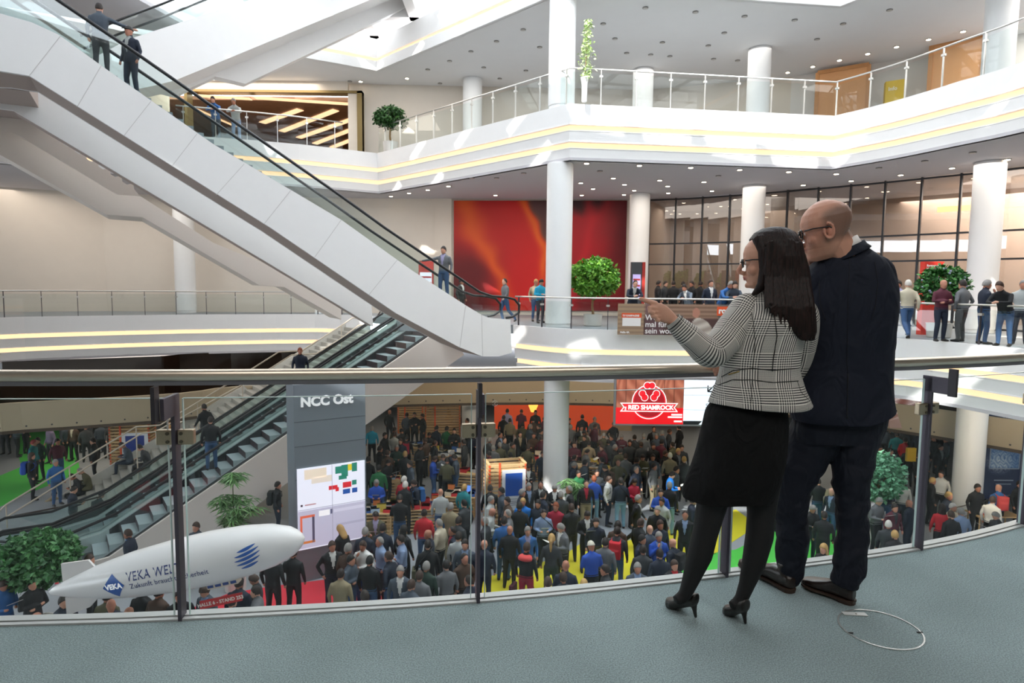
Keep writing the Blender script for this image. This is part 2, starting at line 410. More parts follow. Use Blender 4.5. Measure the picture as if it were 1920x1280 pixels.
# near gallery -------------------------------------------------------------
ne = [(p.x, p.y) for p in NE]
m = mat('teal_carpet', '#8a9a9b', .95, noise=.10, nscale=140, bump=.5, bscale=260)
def carpet_nodes(m):
    nt = m.node_tree; b = nt.nodes['Principled BSDF']; tc = nt.nodes['Texture Coordinate']
    n = nt.nodes.new('ShaderNodeTexNoise'); n.inputs['Scale'].default_value = 1.3; n.inputs['Detail'].default_value = 5
    nt.links.new(tc.outputs['Object'], n.inputs['Vector'])
    mr = nt.nodes.new('ShaderNodeMapRange'); mr.inputs['From Min'].default_value = .3; mr.inputs['From Max'].default_value = .7
    mr.inputs['To Min'].default_value = .84; mr.inputs['To Max'].default_value = 1.12
    nt.links.new(n.outputs['Fac'], mr.inputs['Value'])
    v = nt.nodes.new('ShaderNodeTexNoise'); v.inputs['Scale'].default_value = 170; v.inputs['Detail'].default_value = 2
    nt.links.new(tc.outputs['Object'], v.inputs['Vector'])
    mr2 = nt.nodes.new('ShaderNodeMapRange'); mr2.inputs['From Min'].default_value = .35; mr2.inputs['From Max'].default_value = .65
    mr2.inputs['To Min'].default_value = .72; mr2.inputs['To Max'].default_value = 1.28
    nt.links.new(v.outputs['Fac'], mr2.inputs['Value'])
    ml_ = nt.nodes.new('ShaderNodeMath'); ml_.operation = 'MULTIPLY'
    nt.links.new(mr.outputs[0], ml_.inputs[0]); nt.links.new(mr2.outputs[0], ml_.inputs[1])
    vm = nt.nodes.new('ShaderNodeVectorMath'); vm.operation = 'SCALE'; vm.inputs[0].default_value = b.inputs['Base Color'].default_value[:3]
    nt.links.new(ml_.outputs[0], vm.inputs['Scale']); nt.links.new(vm.outputs[0], b.inputs['Base Color'])
carpet_nodes(m)
npoly = [(-36, 5.5), (-13.5, 5.5), (-9, 2.7)] + ne + [(24, 9.0), (24, -9), (-36, -9)]
slab('floor', npoly, -.3, 0, m)
tl = [(-9, 2.7)] + ne
a0 = offset_line(tl, -.012); a1 = offset_line(tl, .010); a2 = offset_line(tl, .017); a3 = offset_line(tl, .062)
M_alu = mat('white_aluminium', '#b4b6b5', .4, .2)
mb = MB(); mb.rings([[(p.x, p.y, -.05), (q.x, q.y, -.05), (q.x, q.y, .008), (p.x, p.y, .008)] for p, q in zip(a0, a1)]); struct(mb.build('trim_7', M_alu))
mb = MB(); mb.rings([[(p.x, p.y, -.25), (q.x, q.y, -.25), (q.x, q.y, .012), (p.x, p.y, .012)] for p, q in zip(a2, a3)]); struct(mb.build('trim_7', M_alu))
mb = MB(); mb.rings([[(p.x, p.y, -.25), (q.x, q.y, -.25), (q.x, q.y, -.002), (p.x, p.y, -.002)] for p, q in zip(a1, a2)]); struct(mb.build('trim_8', M_black))
# ================================================================ roof over the opening
mb = MB()
BX0, BX1, BY0, BY1 = -1.5, 8.9, 15.8, 21.0      # one wide bay left open so sun reaches the top fascia
for i in range(-9, 9):
    x = i * 2.3
    if BX0 < x < BX1: mb.box((x - .22, 3.2, 13.6), (x + .22, BY0, 14.9)); mb.box((x - .22, BY1, 13.6), (x + .22, 33, 14.9))
    else: mb.box((x - .22, 3.2, 13.6), (x + .22, 33, 14.9))
for j in range(14):
    y = 4.0 + j * 2.2
    if BY0 < y < BY1: mb.box((-22, y - .22, 13.6), (BX0, y + .22, 14.9)); mb.box((BX1, y - .22, 13.6), (18, y + .22, 14.9))
    else: mb.box((-22, y - .22, 13.6), (18, y + .22, 14.9))
mb.box((BX0, 14.7, 13.6), (BX1, BY0, 13.9))  # solid strip added to keep sun off the lower fascia bands
struct(mb.build('ceiling', M_white))
mb = MB()
for i, j in ((-8, 0), (-7, 0), (-6, 0), (-5, 0), (-4, 0), (-3, 0), (-2, 0), (-1, 0), (0, 0), (1, 0), (2, 0), (3, 0), (4, 0), (-8, 1), (-6, 1), (-5, 1), (-4, 1), (-2, 1), (-1, 1), (1, 1), (2, 1), (5, 1), (-7, 2), (-5, 2), (-3, 2), (-2, 2), (0, 2), (2, 2), (-6, 3), (-5, 3), (-3, 3), (-1, 3), (-6, 4), (-4, 4), (-2, 4), (0, 4), (3, 4),(-8, 5), (-6, 5), (-4, 5), (-3, 5), (-1, 5), (0, 5), (2, 5), (-5, 6), (-3, 6), (-1, 6), (-8, 3), (-7, 7), (-5, 7)):
    if j >= 5 and i >= -1: continue
    mb.box((i * 2.3 + .2, 4.0 + j * 2.2 + .2, 13.7), (i * 2.3 + 2.1, 4.0 + j * 2.2 + 2.0, 13.8))
struct(mb.build('ceiling', M_white))  # unseen panels added to break the sunlight into patches
# ================================================================ escalators
class Plane:
    def __init__(s, p0, ang):
        s.p = Vector((p0[0], p0[1], 0)); s.a = ang; s.d = Vector((math.cos(ang), math.sin(ang), 0)); s.n = Vector((-math.sin(ang), math.cos(ang), 0))
    def px(s, x, y, off=0.0):
        q = PP(x, y, s.p + s.n * off, s.a); return ((q - s.p).dot(s.d), q.z)
    def to(s, sz, off=0.0): return s.p + s.d * sz[0] + s.n * off + Vector((0, 0, sz[1]))
    def poly(s, pix, off=0.0): return [s.px(x, y, off) for x, y in pix]
M_hand = mat('black_handrail', '#17181c', .35, spec=.6)
M_escglass = glass_mat('escalator_glass', (.93, .975, .97), .05, f90=.5)
M_joint = mat('panel_joint', '#c9c6c4', .6)
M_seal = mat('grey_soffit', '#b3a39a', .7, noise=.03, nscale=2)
def prism_sz(pl, poly, o0, o1, name, m, parent):
    mb = MB(); mb.prism([pl.to(p, o0) for p in poly], pl.n * (o1 - o0)); return mb.build(name, m, parent)
def strip_sz(pl, lo, hi, off, th, name, m, parent):
    """glass between two polylines in the (s,z) plane"""
    return prism_sz(pl, lo + hi[::-1], off, off + th, name, m, parent)
def tube_sz(pl, pts, off, r, name, m, parent, n=10):
    return MB().tube([pl.to(p, off) for p in pts], r, n).build(name, m, parent, True)
# --- the great escalator rising to the upper left
A = Plane((0, 22.7), R(30))
top = [(-90, 20), (0, 25), (60, 42), (110, 65), (200, 130), (400, 270), (640, 412), (773, 507), (873, 572), (903, 590), (917, 596), (957, 599)]
bot = [(960, 661), (935, 668), (905, 668), (860, 650), (743, 587), (508, 427), (55, 142), (0, 133), (-90, 128)]
t = thing('escalator', 'long white escalator crossing from the gallery by the red mural to the top left', 'escalator', A.to((0, 0)))
pt = A.poly(top); pb = A.poly(bot)
prism_sz(A, pt + pb, 0, .1, 'side_cladding', M_white, t)
prism_sz(A, pt + pb, 1.5, 1.6, 'side_cladding', M_white, t)
def inset(p, a, b): return [(s_, z_ - a) for s_, z_ in p] 
core = [(s_, z_ - .22) for s_, z_ in pt] + pb
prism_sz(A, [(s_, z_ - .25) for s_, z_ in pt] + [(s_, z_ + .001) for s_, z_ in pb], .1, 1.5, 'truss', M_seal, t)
mb = MB()
for i in range(48):
    f = i / 47
    s_ = pt[9][0] + (pt[3][0] - pt[9][0]) * f; z_ = pt[9][1] + (pt[3][1] - pt[9][1]) * f - .1
    mb.prism([A.to((s_, z_ - .3), .3), A.to((s_ + .2, z_ - .3), .3), A.to((s_ + .2, z_), .3), A.to((s_ - .08, z_), .3)], A.n * 1.0)
mb.build('step', mat('step_metal', '#8f979c', .4, .6), t)['kind'] = 'stuff'
hr = A.poly([(-90, -140), (43, -46), (110, 0), (240, 88), (640, 367), (723, 427), (853, 515), (900, 547), (923, 555), (950, 557), (966, 561), (975, 572), (974, 586), (962, 594), (950, 596)])
for o in (.05, 1.45):
    strip_sz(A, pt[:3] + pt[3:] , hr[:12], o, .014, 'glass_panel', M_escglass, t)
    tube_sz(A, hr, o, .045, 'handrail', M_hand, t)
mb = MB()
for x0, y0, x1, y1 in ((113, 68, 55, 142), (190, 123, 145, 200), (283, 190, 232, 255), (370, 250, 322, 312), (458, 307, 405, 366), (545, 357, 495, 420), (640, 412, 590, 482), (745, 487, 692, 552), (873, 572, 862, 652), (903, 590, 905, 668)):
    a = A.to(A.px(x0, y0), -.002); b = A.to(A.px(x1, y1), -.002)
    mb.bar(a, b, .012, .012)
mb.build('panel_joint', M_joint, t)['kind'] = 'stuff'
# landing of the escalator at the top gallery
pz = A.px(55, 142)
t = thing('landing_slab', 'white landing of the long escalator at the left edge with a grey brown underside', 'landing', A.to((pz[0], pz[1]), 1.6))
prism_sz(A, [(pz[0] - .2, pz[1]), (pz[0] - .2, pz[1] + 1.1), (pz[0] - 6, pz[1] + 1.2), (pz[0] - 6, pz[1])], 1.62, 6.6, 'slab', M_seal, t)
# --- second beam behind
B = 3.4
pbt = A.poly([(-60, 60), (60, 90), (120, 120), (420, 330), (640, 470), (690, 500)], B)
pbb = A.poly([(700, 612), (640, 575), (393, 427), (25, 207), (-60, 196)], B)
t = thing('stair_beam', 'white stair flight running parallel behind and below the long escalator', 'staircase', A.to((0, 0), B))
prism_sz(A, pbt + pbb, B, B + .1, 'side_cladding', M_white, t)
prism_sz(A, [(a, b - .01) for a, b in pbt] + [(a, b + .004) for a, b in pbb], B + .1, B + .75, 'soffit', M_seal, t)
# --- third beam, saw-toothed underside and landings
Cc = 6.0
pct = A.poly([(-60, 236), (0, 245), (23, 247), (220, 365), (262, 367), (400, 455), (560, 520), (640, 575)], Cc)
pcb = A.poly([(640, 599), (533, 538), (487, 535), (267, 407), (200, 402), (0, 290), (-60, 270)], Cc)
t = thing('stair_flight', 'lowest white stair flight at the left with a saw-toothed inner side and a small landing', 'staircase', A.to((0, 0), Cc))
prism_sz(A, pct + pcb, Cc, Cc + .12, 'side_cladding', mat('cream_panel', '#e8dfd6', .6), t)
prism_sz(A, [(a, b - .01) for a, b in pct] + [(a, b + .004) for a, b in pcb], Cc + .12, Cc + 1.9, 'soffit', mat('cream_panel', '#e8dfd6', .6), t)
lo = [(0, 246), (23, 247), (220, 365), (262, 367)]
hi = []
for k in range(9):
    f = k / 9; x = 60 + 200 * f; y = 232 + 128 * f
    hi += [(x, y), (x + 12, y - 2), (x + 14, y + 9)]
prism_sz(A, A.poly([(-10, 200), (40, 215)] + hi + [(262, 367), (220, 365), (23, 247), (-10, 246)], 5.3), 5.3, 5.36, 'stringer', mat('cream_panel', '#e8dfd6', .6), t)
# --- upper escalator crossing to the top right
U = Plane((-12.6, 24), R(30))
t = thing('escalator', 'upper white escalator rising to the right under the roof, at the top left', 'escalator', U.to((0, 9)))
ut = U.poly([(150, 122), (240, 74), (467, 0), (640, -58), (760, -100)]); ub = U.poly([(790, -40), (640, 22), (330, 150), (300, 158), (150, 190)])
prism_sz(U, ut + ub, 0, .1, 'side_cladding', M_white, t)
ub2 = [(s_, z_ + .002) for s_, z_ in ub]
prism_sz(U, [(s_, z_ - .3) for s_, z_ in ut] + ub2, .1, 1.5, 'truss', M_white, t)
prism_sz(U, U.poly([(300, 170), (403, 128), (640, 30), (790, -35), (790, 0), (640, 72), (460, 157), (403, 143), (330, 178)], 1.5), 1.5, 2.0, 'truss', M_white, t)
uh = U.poly([(150, 66), (240, 30), (300, 8), (467, -58), (760, -170)])
for o in (.05, 1.45):
    strip_sz(U, ut, uh, o, .014, 'glass_panel', M_escglass, t); tube_sz(U, uh, o, .04, 'handrail', M_hand, t)
# --- lower pair of escalators and the granite stairs
EP = Plane((-3.27, 25.0), R(36))
def esc_line(f):   # f 0 at top, 1 at the low end, returns (s,z)
    return (-11.2 * f, -.53 - 6.42 * f)
front = [(1.6, -.02), (2.6, -.02)] + EP.poly([(870, 665), (820, 700), (685, 797), (537, 906), (471, 955), (385, 1022)])
front = [(0.85, -.02)] + EP.poly([(870, 665), (820, 700), (685, 797), (537, 906), (471, 955)])
sl_ = (front[-1][1] - front[-3][1]) / (front[-1][0] - front[-3][0])
sg = front[-1][0] + (-6.95 - front[-1][1]) / sl_
front += [(sg, -6.99), (-13.4, -6.99), (-13.4, -6.85), (-11.6, -6.82), esc_line(.97), esc_line(0)]
M_beigepan = mat('beige_cladding', '#d9d0c8', .6, noise=.03, nscale=2)
M_step = mat('step_grey', '#b4bfc3', .5, .1, noise=.08, nscale=12)
M_riser = mat('step_riser', '#2a2a2e', .5)
M_skirt = mat('skirt_steel', '#c4cfce', .35, .3)
for k, lab in ((0, 'escalator from the ground floor nearest the camera, with grey steps and a white side panel'), (1, 'escalator from the ground floor running beside the granite stairs')):
    o0 = k * 1.62
    t = thing('escalator', lab, 'escalator', EP.to((-10, -7.0), o0))
    if k == 0: prism_sz(EP, front, 0, .1, 'side_cladding', M_beigepan, t)
    prism_sz(EP, [(.4, -.25), (.4, -1.3), (-9.3, -6.99), (-13.2, -6.99), (-13.2, -6.96), (-11.6, -6.96), esc_line(1.0)], o0 + .1, o0 + 1.6, 'truss', M_riser, t)
    for oo, hz_ in ((o0 + .0, -.04 if k == 0 else .40), (o0 + 1.32, .40)):
        near0 = oo == 0
        prism_sz(EP, [(1, .06 + hz_ - .12), (.3, .04 + hz_ - .12), (esc_line(0)[0], esc_line(0)[1] + hz_), (esc_line(.98)[0], esc_line(.98)[1] + hz_), (-13.2, -6.78), (-13.2, -6.98), (-11.6, -6.97), (esc_line(1)[0], -6.97), (-8.8, -6.4), (.5, -.5)], oo + (.1 if oo == o0 else 0), oo + (.16 if near0 else .26), 'skirt', M_skirt, t)
    prism_sz(EP, [(.3, .04), (esc_line(0)[0], esc_line(0)[1] + .36), (esc_line(.96)[0], esc_line(.96)[1] + .36), (esc_line(.96)[0], esc_line(.96)[1] - .3), (.3, -.6)], o0 + 1.305, o0 + 1.318, 'inner_skirt', M_riser, t)
    mb = MB(); n = 29
    for i in range(n):
        f = i / (n - 1); s_, z_ = esc_line(f); z_ = min(z_ + .24, .0)
        mb.prism([EP.to((s_ + .38, z_ - .24), o0 + .28), EP.to((s_ - .03, z_ - .24), o0 + .28), EP.to((s_ - .03, z_), o0 + .28), EP.to((s_ + .38, z_), o0 + .28)], EP.n * 1.04, 0)
        mb.prism([EP.to((s_ - .035, z_ - .22), o0 + .28), EP.to((s_ - .031, z_ - .22), o0 + .28), EP.to((s_ - .031, z_ - .01), o0 + .28), EP.to((s_ - .035, z_ - .01), o0 + .28)], EP.n * 1.04, 1)
    mb.build('step', [M_step, mat('step_riser_dark', '#3a2228', .6)], t)['kind'] = 'stuff'
    hl = [(1.0, .95), (.2, .9), (-.3, .55)] + [(esc_line(f)[0], esc_line(f)[1] + 1.12) for f in (.05, .95)] + [(-12.2, -5.98), (-13.4, -5.95), (-13.65, -6.05), (-13.78, -6.25), (-13.75, -6.48), (-13.6, -6.66), (-13.3, -6.76), (-13.0, -6.78)]
    gl = [(1.0, .06), (.3, .04), (esc_line(0)[0], esc_line(0)[1] + .12), (esc_line(.98)[0], esc_line(.98)[1] + .12), (-13.2, -6.78)]
    for oo in (o0 + .14, o0 + 1.46):
        strip_sz(EP, gl, hl[:-5], oo, .012, 'glass_panel', M_escglass, t); tube_sz(EP, hl, oo, .045, 'handrail', M_hand, t)
M_granite = mat('pale_granite', '#aeaba2', .6, noise=.12, nscale=30)
M_granite2 = mat('pale_granite_slope', '#c9c6bd', .5, noise=.1, nscale=20)
t = thing('staircase', 'wide pale granite staircase beside the escalators with people sitting on its steps', 'staircase', EP.to((-10, -7.0), 4))
prism_sz(EP, [(.6, .02), (-.0, -.3), esc_line(1), (-11.9, -6.95), (-12.6, -6.99), (-8.8, -6.99), (1, -1.2)], 3.3, 3.9, 'stringer', M_granite2, t)
# flights: lower flight, landing, upper flight
def stair_z(s_): 
    return esc_line(-s_ / 11.2)[1] - .12
mb = MB(); n = 40
for i in range(n):
    s0 = -11.7 + i * .295; z1 = stair_z(s0 + .27) 
    mb.prism([EP.to((s0, max(-6.99, z1 - .9)), 3.9), EP.to((s0 + .305, max(-6.99, z1 - .9)), 3.9), EP.to((s0 + .305, z1), 3.9), EP.to((s0, z1), 3.9)], EP.n * 4.4)
mb.build('step', M_granite, t)['kind'] = 'stuff'
prism_sz(EP, [(.6, -.05), (.6, -1.2), (-9.6, -6.99), (-12.0, -6.99)], 8.3, 8.45, 'stringer', M_granite2, t)
for pts, off in (([(0, 957), (11, 946), (255, 800), (300, 797), (454, 703), (522, 660), (567, 657), (640, 610), (660, 596), (672, 596)], 5.4),
                 ([(6, 975), (17, 966), (266, 812), (292, 809), (487, 703), (547, 665), (593, 663), (640, 634), (672, 610), (690, 608)], 5.15)):
    tube_sz(EP, EP.poly(pts, off), off, .03, 'handrail', mat('pale_handrail', '#cfc2b0', .4, .3), t, 8)
mb = MB()
for x, y in ((11, 946), (130, 875), (255, 800), (370, 755), (454, 703), (567, 657), (640, 612)):
    p = EP.px(x, y, 5.4); mb.cyl(EP.to((p[0], stair_z(p[0]) - .05), 5.4), EP.to(p, 5.4), .022, 8)
mb.build('baluster', mat('pale_handrail', '#cfc2b0', .4, .3), t)['kind'] = 'stuff'
hl = [(.6, .9), (-.2, .45)] + [(esc_line(f)[0], esc_line(f)[1] + .8) for f in (.05, .97)] + [(-12, -6.1), (-13.2, -6.15)]
for off in (3.85,):
    tube_sz(EP, hl, off, .028, 'handrail', mat('dark_handrail', '#3b2f28', .4, .3), t)
    strip_sz(EP, [(.6, .04), esc_line(0), esc_line(1), (-12, -6.95)], hl, off, .012, 'glass_panel', M_escglass, t)
print('CHK', stair_z(EP.px(340, 775, 5.4)[0]), EP.px(340, 775, 5.4), stair_z(EP.px(130, 875, 5.4)[0]), EP.px(130, 875, 5.4))
# ================================================================ balustrades
def balustrade(line, z, lab, h=1.1, step=1.28, pm=None, gm=None, railm=None, start=0.6, side=.06, railr=.03, name='balustrade', clampm=None):
    pm = pm or M_dark; gm = gm or M_glass; railm = railm or M_steel_lt; clampm = clampm or M_steel_lt
    l = offset_line(line, side); t = thing(name, lab, 'railing', (l[len(l) // 2].x, l[len(l) // 2].y, z))
    MB().tube([(p.x, p.y, z + h) for p in offset_line(line, side + .05)], railr, 10).build('handrail', railm, t, True)
    th = .012
    a = offset_line(line, side + .03); b = offset_line(line, side + .03 + th)
    MB().rings([[(p.x, p.y, z + .02), (q.x, q.y, z + .02), (q.x, q.y, z + h - .13), (p.x, p.y, z + h - .13)] for p, q in zip(a, b)]).build('glass_panel', gm, t)
    for p, tt in along([tuple(q) for q in offset_line(line, side)], step, start):
        nn = Vector((-tt.y, tt.x)); T3 = Vector((tt.x, tt.y, 0)); N3 = Vector((nn.x, nn.y, 0))
        mb = MB(); mb.obox((p.x, p.y, z + h * .5 - .01), T3 * .012, N3 * .03, (0, 0, h * .5 - .01))
        q = mb.build('post', pm, t)
        mb = MB(); mb.obox((p.x + nn.x * .0, p.y + nn.y * .0, z + h - .26), T3 * .06, N3 * .04, (0, 0, .035)); mb.build('clamp', clampm, q)
    return t
balustrade([(p.x, p.y) for p in L2l], 0, 'long glass railing with dark posts at the left behind the escalator beams', start=.4)
balustrade([(p.x, p.y) for p in L2R], 0, 'glass railing with dark posts before the red mural, curving to the right edge', start=.25, step=1.3)
balustrade([(p.x, p.y) for p in L3[1:7]], Z3, 'glass railing of the top gallery behind the two men leaning at the upper left', h=1.25, pm=M_steel_lt, start=.3)
balustrade([(p.x + .5 * i_, p.y - .5 * i_) if 0 else (p.x, p.y) for i_, p in enumerate(L3[7:])], Z3, 'glass railing with pale steel posts along the sunlit top gallery', h=1.25, pm=M_steel_lt, start=.6)
# rail on the mezzanine (dim)
# ================================================================ red mural
def lerp(a, b, t): t = max(0, min(1, t)); return tuple(x + (y - x) * t for x, y in zip(a, b))
def smooth(e0, e1, x): t = max(0, min(1, (x - e0) / (e1 - e0))); return t * t * (3 - 2 * t)
def vcol_mat(name, rough=.6, emit=0.0):
    m = bpy.data.materials.new(name); m.use_nodes = True; nt = m.node_tree; b = nt.nodes['Principled BSDF']
    a = nt.nodes.new('ShaderNodeVertexColor'); a.layer_name = 'Col'; nt.links.new(a.outputs[0], b.inputs['Base Color']); b.inputs['Roughness'].default_value = rough
    if emit: nt.links.new(a.outputs[0], b.inputs['Emission Color']); b.inputs['Emission Strength'].default_value = emit
    return m
def painted(name, p00, p10, p01, nu, nv, fn, m, parent=None, thick=None):
    """grid picture: p00 top left, p10 top right, p01 bottom left; fn(u,v)->srgb"""
    p00 = Vector(p00); U_ = Vector(p10) - p00; V_ = Vector(p01) - p00; mb = MB(); cols = []
    for j in range(nv + 1):
        for i in range(nu + 1): mb.v.append(p00 + U_ * i / nu + V_ * j / nv); cols.append(s2l(fn(i / nu, j / nv)))
    for j in range(nv):
        for i in range(nu): a = j * (nu + 1) + i; mb.f.append([a, a + nu + 1, a + nu + 2, a + 1]); mb.m.append(0)
    N = U_.cross(V_).normalized() * -1
    if thick:
        n = len(mb.v); q = [p00, p00 + U_, p00 + U_ + V_, p00 + V_]
        mb.prism([x - N * .001 for x in q], -N * thick, 0); cols += [s2l(fn(.02, .98))] * (len(mb.v) - n)
    o = mb.build(name, m, parent); ca = o.data.color_attributes.new('Col', 'FLOAT_COLOR', 'POINT')
    for i, c in enumerate(cols): ca.data[i].color = (*c, 1)
    return o
def mural(u, v):
    w = .016 * math.sin(7 * v + 3 * u) + .007 * math.sin(23 * v + 1) + .004 * math.sin(41 * u + 17 * v)
    red = lerp((.66, .05, .06), (.80, .08, .07), smooth(.0, .5, u + w)); c = red
    c = lerp(c, (.40, .05, .07), (1 - smooth(.10, .34, u + w)) * smooth(.30, .62, v + w))
    cx = .07 + .20 * v + .16 * max(0, v - .35); d = abs(u + w - cx) / (.075 - .02 * v + .02 * math.sin(7 * v))
    c = lerp(c, (.86, .33, .08), math.exp(-d * d) * (1 - .45 * smooth(.7, 1, v)))
    cx2 = .42 + .10 * math.sin(min(v, 1) * 2.3); d = abs(u + w - cx2) / .028
    ex = smooth(cx2 + .01, cx2 + .035, u + w)
    if u < .66: c = lerp(c, (.36, .22, .22), ex * (1 - smooth(.75, .95, v)) )
    if u < .66: c = lerp(c, (.92, .38, .08), math.exp(-d * d) * (1 - smooth(.55, .95, v)))
    if u >= .6:
        c = lerp((.70, .04, .11), (.38, .03, .08), smooth(.80, 1.0, u + w)); c = lerp(c, (.50, .03, .08), smooth(.35, .9, v + w))
        c = lerp(c, (.22, .08, .10), (1 - smooth(.08, .16, v + 2 * w + .5 * abs(u - .74))) * (1 - smooth(.83, .9, u)))
        c = lerp(c, (.86, .10, .16), .5 * math.exp(-((u + w - .80 + .1 * v) / .03) ** 2))
    return c
a = PY(851, 376, 33.72); b = PY(1176, 376, 33.55)
o = painted('mural', a, b, (a.x, a.y, .2), 150, 110, mural, vcol_mat('mural_paint', .5), None, .06); tag(o, 'huge red and orange abstract mural filling the back wall behind the gallery', 'mural')
o = MB().box((a.x - 1.0, 33.75, 0.01), (a.x - .12, 33.95, 6)).build('wall_back', M_warmwall); struct(o)
# ================================================================ glass curtain wall at the right
cw = smooth_poly([(6.95, 33.2, 0), (9.6, 31.9, 0), (12.9, 29.4, 0), (16.2, 26.2, 0), (18.7, 23.2, 0), (21.0, 18.8, 0), (22.4, 14.5, 0), (23.6, 6, 0)], 4)
M_mull = mat('anthracite_mullion', '#33363b', .45, .4)
M_cwglass = glass_mat('curtain_glass', (.66, .64, .62), .13, f90=.55)
t = thing('curtain_wall', 'tall anthracite framed glass wall behind the people on the right gallery', 'glass wall', (15, 27, 0))
cwl = [(p.x, p.y) for p in cw]
for p, tt in along(cwl, 1.32, .02):
    MB().obox((p.x, p.y, 3.0), Vector((tt.x, tt.y, 0)) * .035, Vector((-tt.y, tt.x, 0)) * .08, (0, 0, 2.99)).build('mullion', M_mull, t)
for z in (.05, 2.68, 3.72, 5.93):
    a = offset_line(cwl, -.05); b = offset_line(cwl, .05)
    MB().rings([[(p.x, p.y, z - .035), (q.x, q.y, z - .035), (q.x, q.y, z + .035), (p.x, p.y, z + .035)] for p, q in zip(a, b)]).build('transom', M_mull, t)
a = offset_line(cwl, -.006); b = offset_line(cwl, .006)
MB().rings([[(p.x, p.y, .02), (q.x, q.y, .02), (q.x, q.y, 5.95), (p.x, p.y, 5.95)] for p, q in zip(a, b)]).build('glass_pane', M_cwglass, t)
# room behind the glass wall
bw = offset_line(cwl, 6.0)
struct(MB().rings([[(p.x, p.y, 0), (q.x, q.y, 0), (q.x, q.y, 6), (p.x, p.y, 6)] for p, q in zip(bw, offset_line(cwl, 6.2))]).build('wall_back', mat('foyer_wall', '#c4b2a4', .8, noise=.06, nscale=.6)))
for e in (0, -1):
    a_ = Vector(cwl[e]); b_ = bw[e]; struct(MB().rings([[(a_.x, a_.y, 0), (b_.x, b_.y, 0), (b_.x, b_.y, 6), (a_.x, a_.y, 6)], [(a_.x - .2, a_.y, 0), (b_.x - .2, b_.y, 0), (b_.x - .2, b_.y, 6), (a_.x - .2, a_.y, 6)]]).build('wall_left' if e == 0 else 'wall_right', mat('foyer_wall', '#c4b2a4', .8, noise=.06, nscale=.6)))
fo = [tuple(p) for p in offset_line(cwl, .1)]; fi = [tuple(p) for p in offset_line(cwl, 6.1)][::-1]
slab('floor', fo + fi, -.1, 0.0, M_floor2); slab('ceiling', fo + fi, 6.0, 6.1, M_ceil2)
area('foyer_lamp', (21.5, 27.5, 5.8), (21.5, 27.5, 0), 5, 9, 1300, (1, .92, .85)); area('foyer_lamp', (11.5, 35, 5.8), (11.5, 35, 0), 7, 3, 110, (1, .92, .82))
t = thing('ceiling_light', 'glowing strip standing in for the cove reflection in the glass wall at right', 'light', (20, 28, 5.0))
q = offset_line(cwl[12:], 3.2)
MB().rings([[(p.x, p.y, 4.9), (p.x + .15, p.y, 4.9), (p.x + .15, p.y, 5.12), (p.x, p.y, 5.12)] for p in q]).build('light_strip', mat('reflection_glow', '#ffcf94', .5, emit=(1.0, .58, .26), es=2.6), t)  # made-up emissive strip imitating a warm cove reflection
# revolving look door frame in the wall
# ================================================================ wood-lined hall on the top gallery with diagonal light strips
M_wood = mat('dark_wood_slats', '#94694a', .5, noise=.25, nscale=3)
Yw = 33.6
q0 = PY(352, 176, Yw); q1 = PY(671, 290, Yw)
t = thing('wood_hall', 'brass framed opening on the top gallery into a dark timber hall with slanting lights', 'opening', (0.5 * (q0.x + q1.x), Yw, Z3))
zt = q0.z + .1
mb = MB(); 
mb.box((q0.x - .15, Yw - .1, Z3), (q0.x, Yw + .5, zt + .12)); mb.box((q1.x, Yw - .1, Z3), (q1.x + .25, Yw + .5, zt + .12)); mb.box((q0.x - .15, Yw - .1, zt), (q1.x + .25, Yw + .5, zt + .12))
mb.build('frame', mat('brass_frame', '#8f7a4e', .4, .5), t)
struct(MB().box((q0.x - 3.5, Yw + 14, Z3), (q1.x + 6.5, Yw + 14.2, 12)).build('wall_back', mat('hall_timber', '#a5805c', .6, noise=.2, nscale=2)))
struct(MB().box((q0.x - 3.7, Yw + 1.0, Z3), (q0.x - 3.5, Yw + 14, 12)).build('wall_left', M_wood))
struct(MB().box((q1.x + 6.5, Yw + 1.0, Z3), (q1.x + 6.7, Yw + 14, 12)).build('wall_right', M_wood))
struct(MB().box((q0.x - 3.5, Yw + 1.0, Z3 - .1), (q1.x + 6.5, Yw + 14, Z3)).build('floor', mat('hall_floor_wood', '#8a7a68', .4)))
struct(MB().box((q0.x - 3.5, Yw + 1.0, 11.1), (q1.x + 6.5, Yw + 14, 11.3)).build('ceiling', M_wood))
struct(MB().box((WALL[3][0] - .5, Yw, zt + .12), (-8.5, Yw + .3, ZC)).build('wall_back', M_warmwall))
struct(MB().box((q1.x + .25, Yw, Z3), (-8.5, Yw + .3, zt + .12)).build('wall_back', M_warmwall))
ZL = 11.05
for (xa, ya), (xb, yb) in (((492, 231), (563, 206)), ((528, 247), (630, 207)), ((560, 259), (666, 222)), ((590, 270), (668, 240)), ((622, 277), (668, 259)), ((357, 200), (440, 237)), ((372, 180), (470, 186)), ((478, 184), (660, 196))):
    pa = PZ(xa, ya, ZL); pb_ = PZ(xb, yb, ZL)
    w = Vector((.12, .2, 0)) if ya != 180 and ya != 184 else Vector((0, .22, 0))
    o = MB().prism([pa - w, pa + w, pb_ + w, pb_ - w], (0, 0, .03)).build('light_strip', M_cove, t)
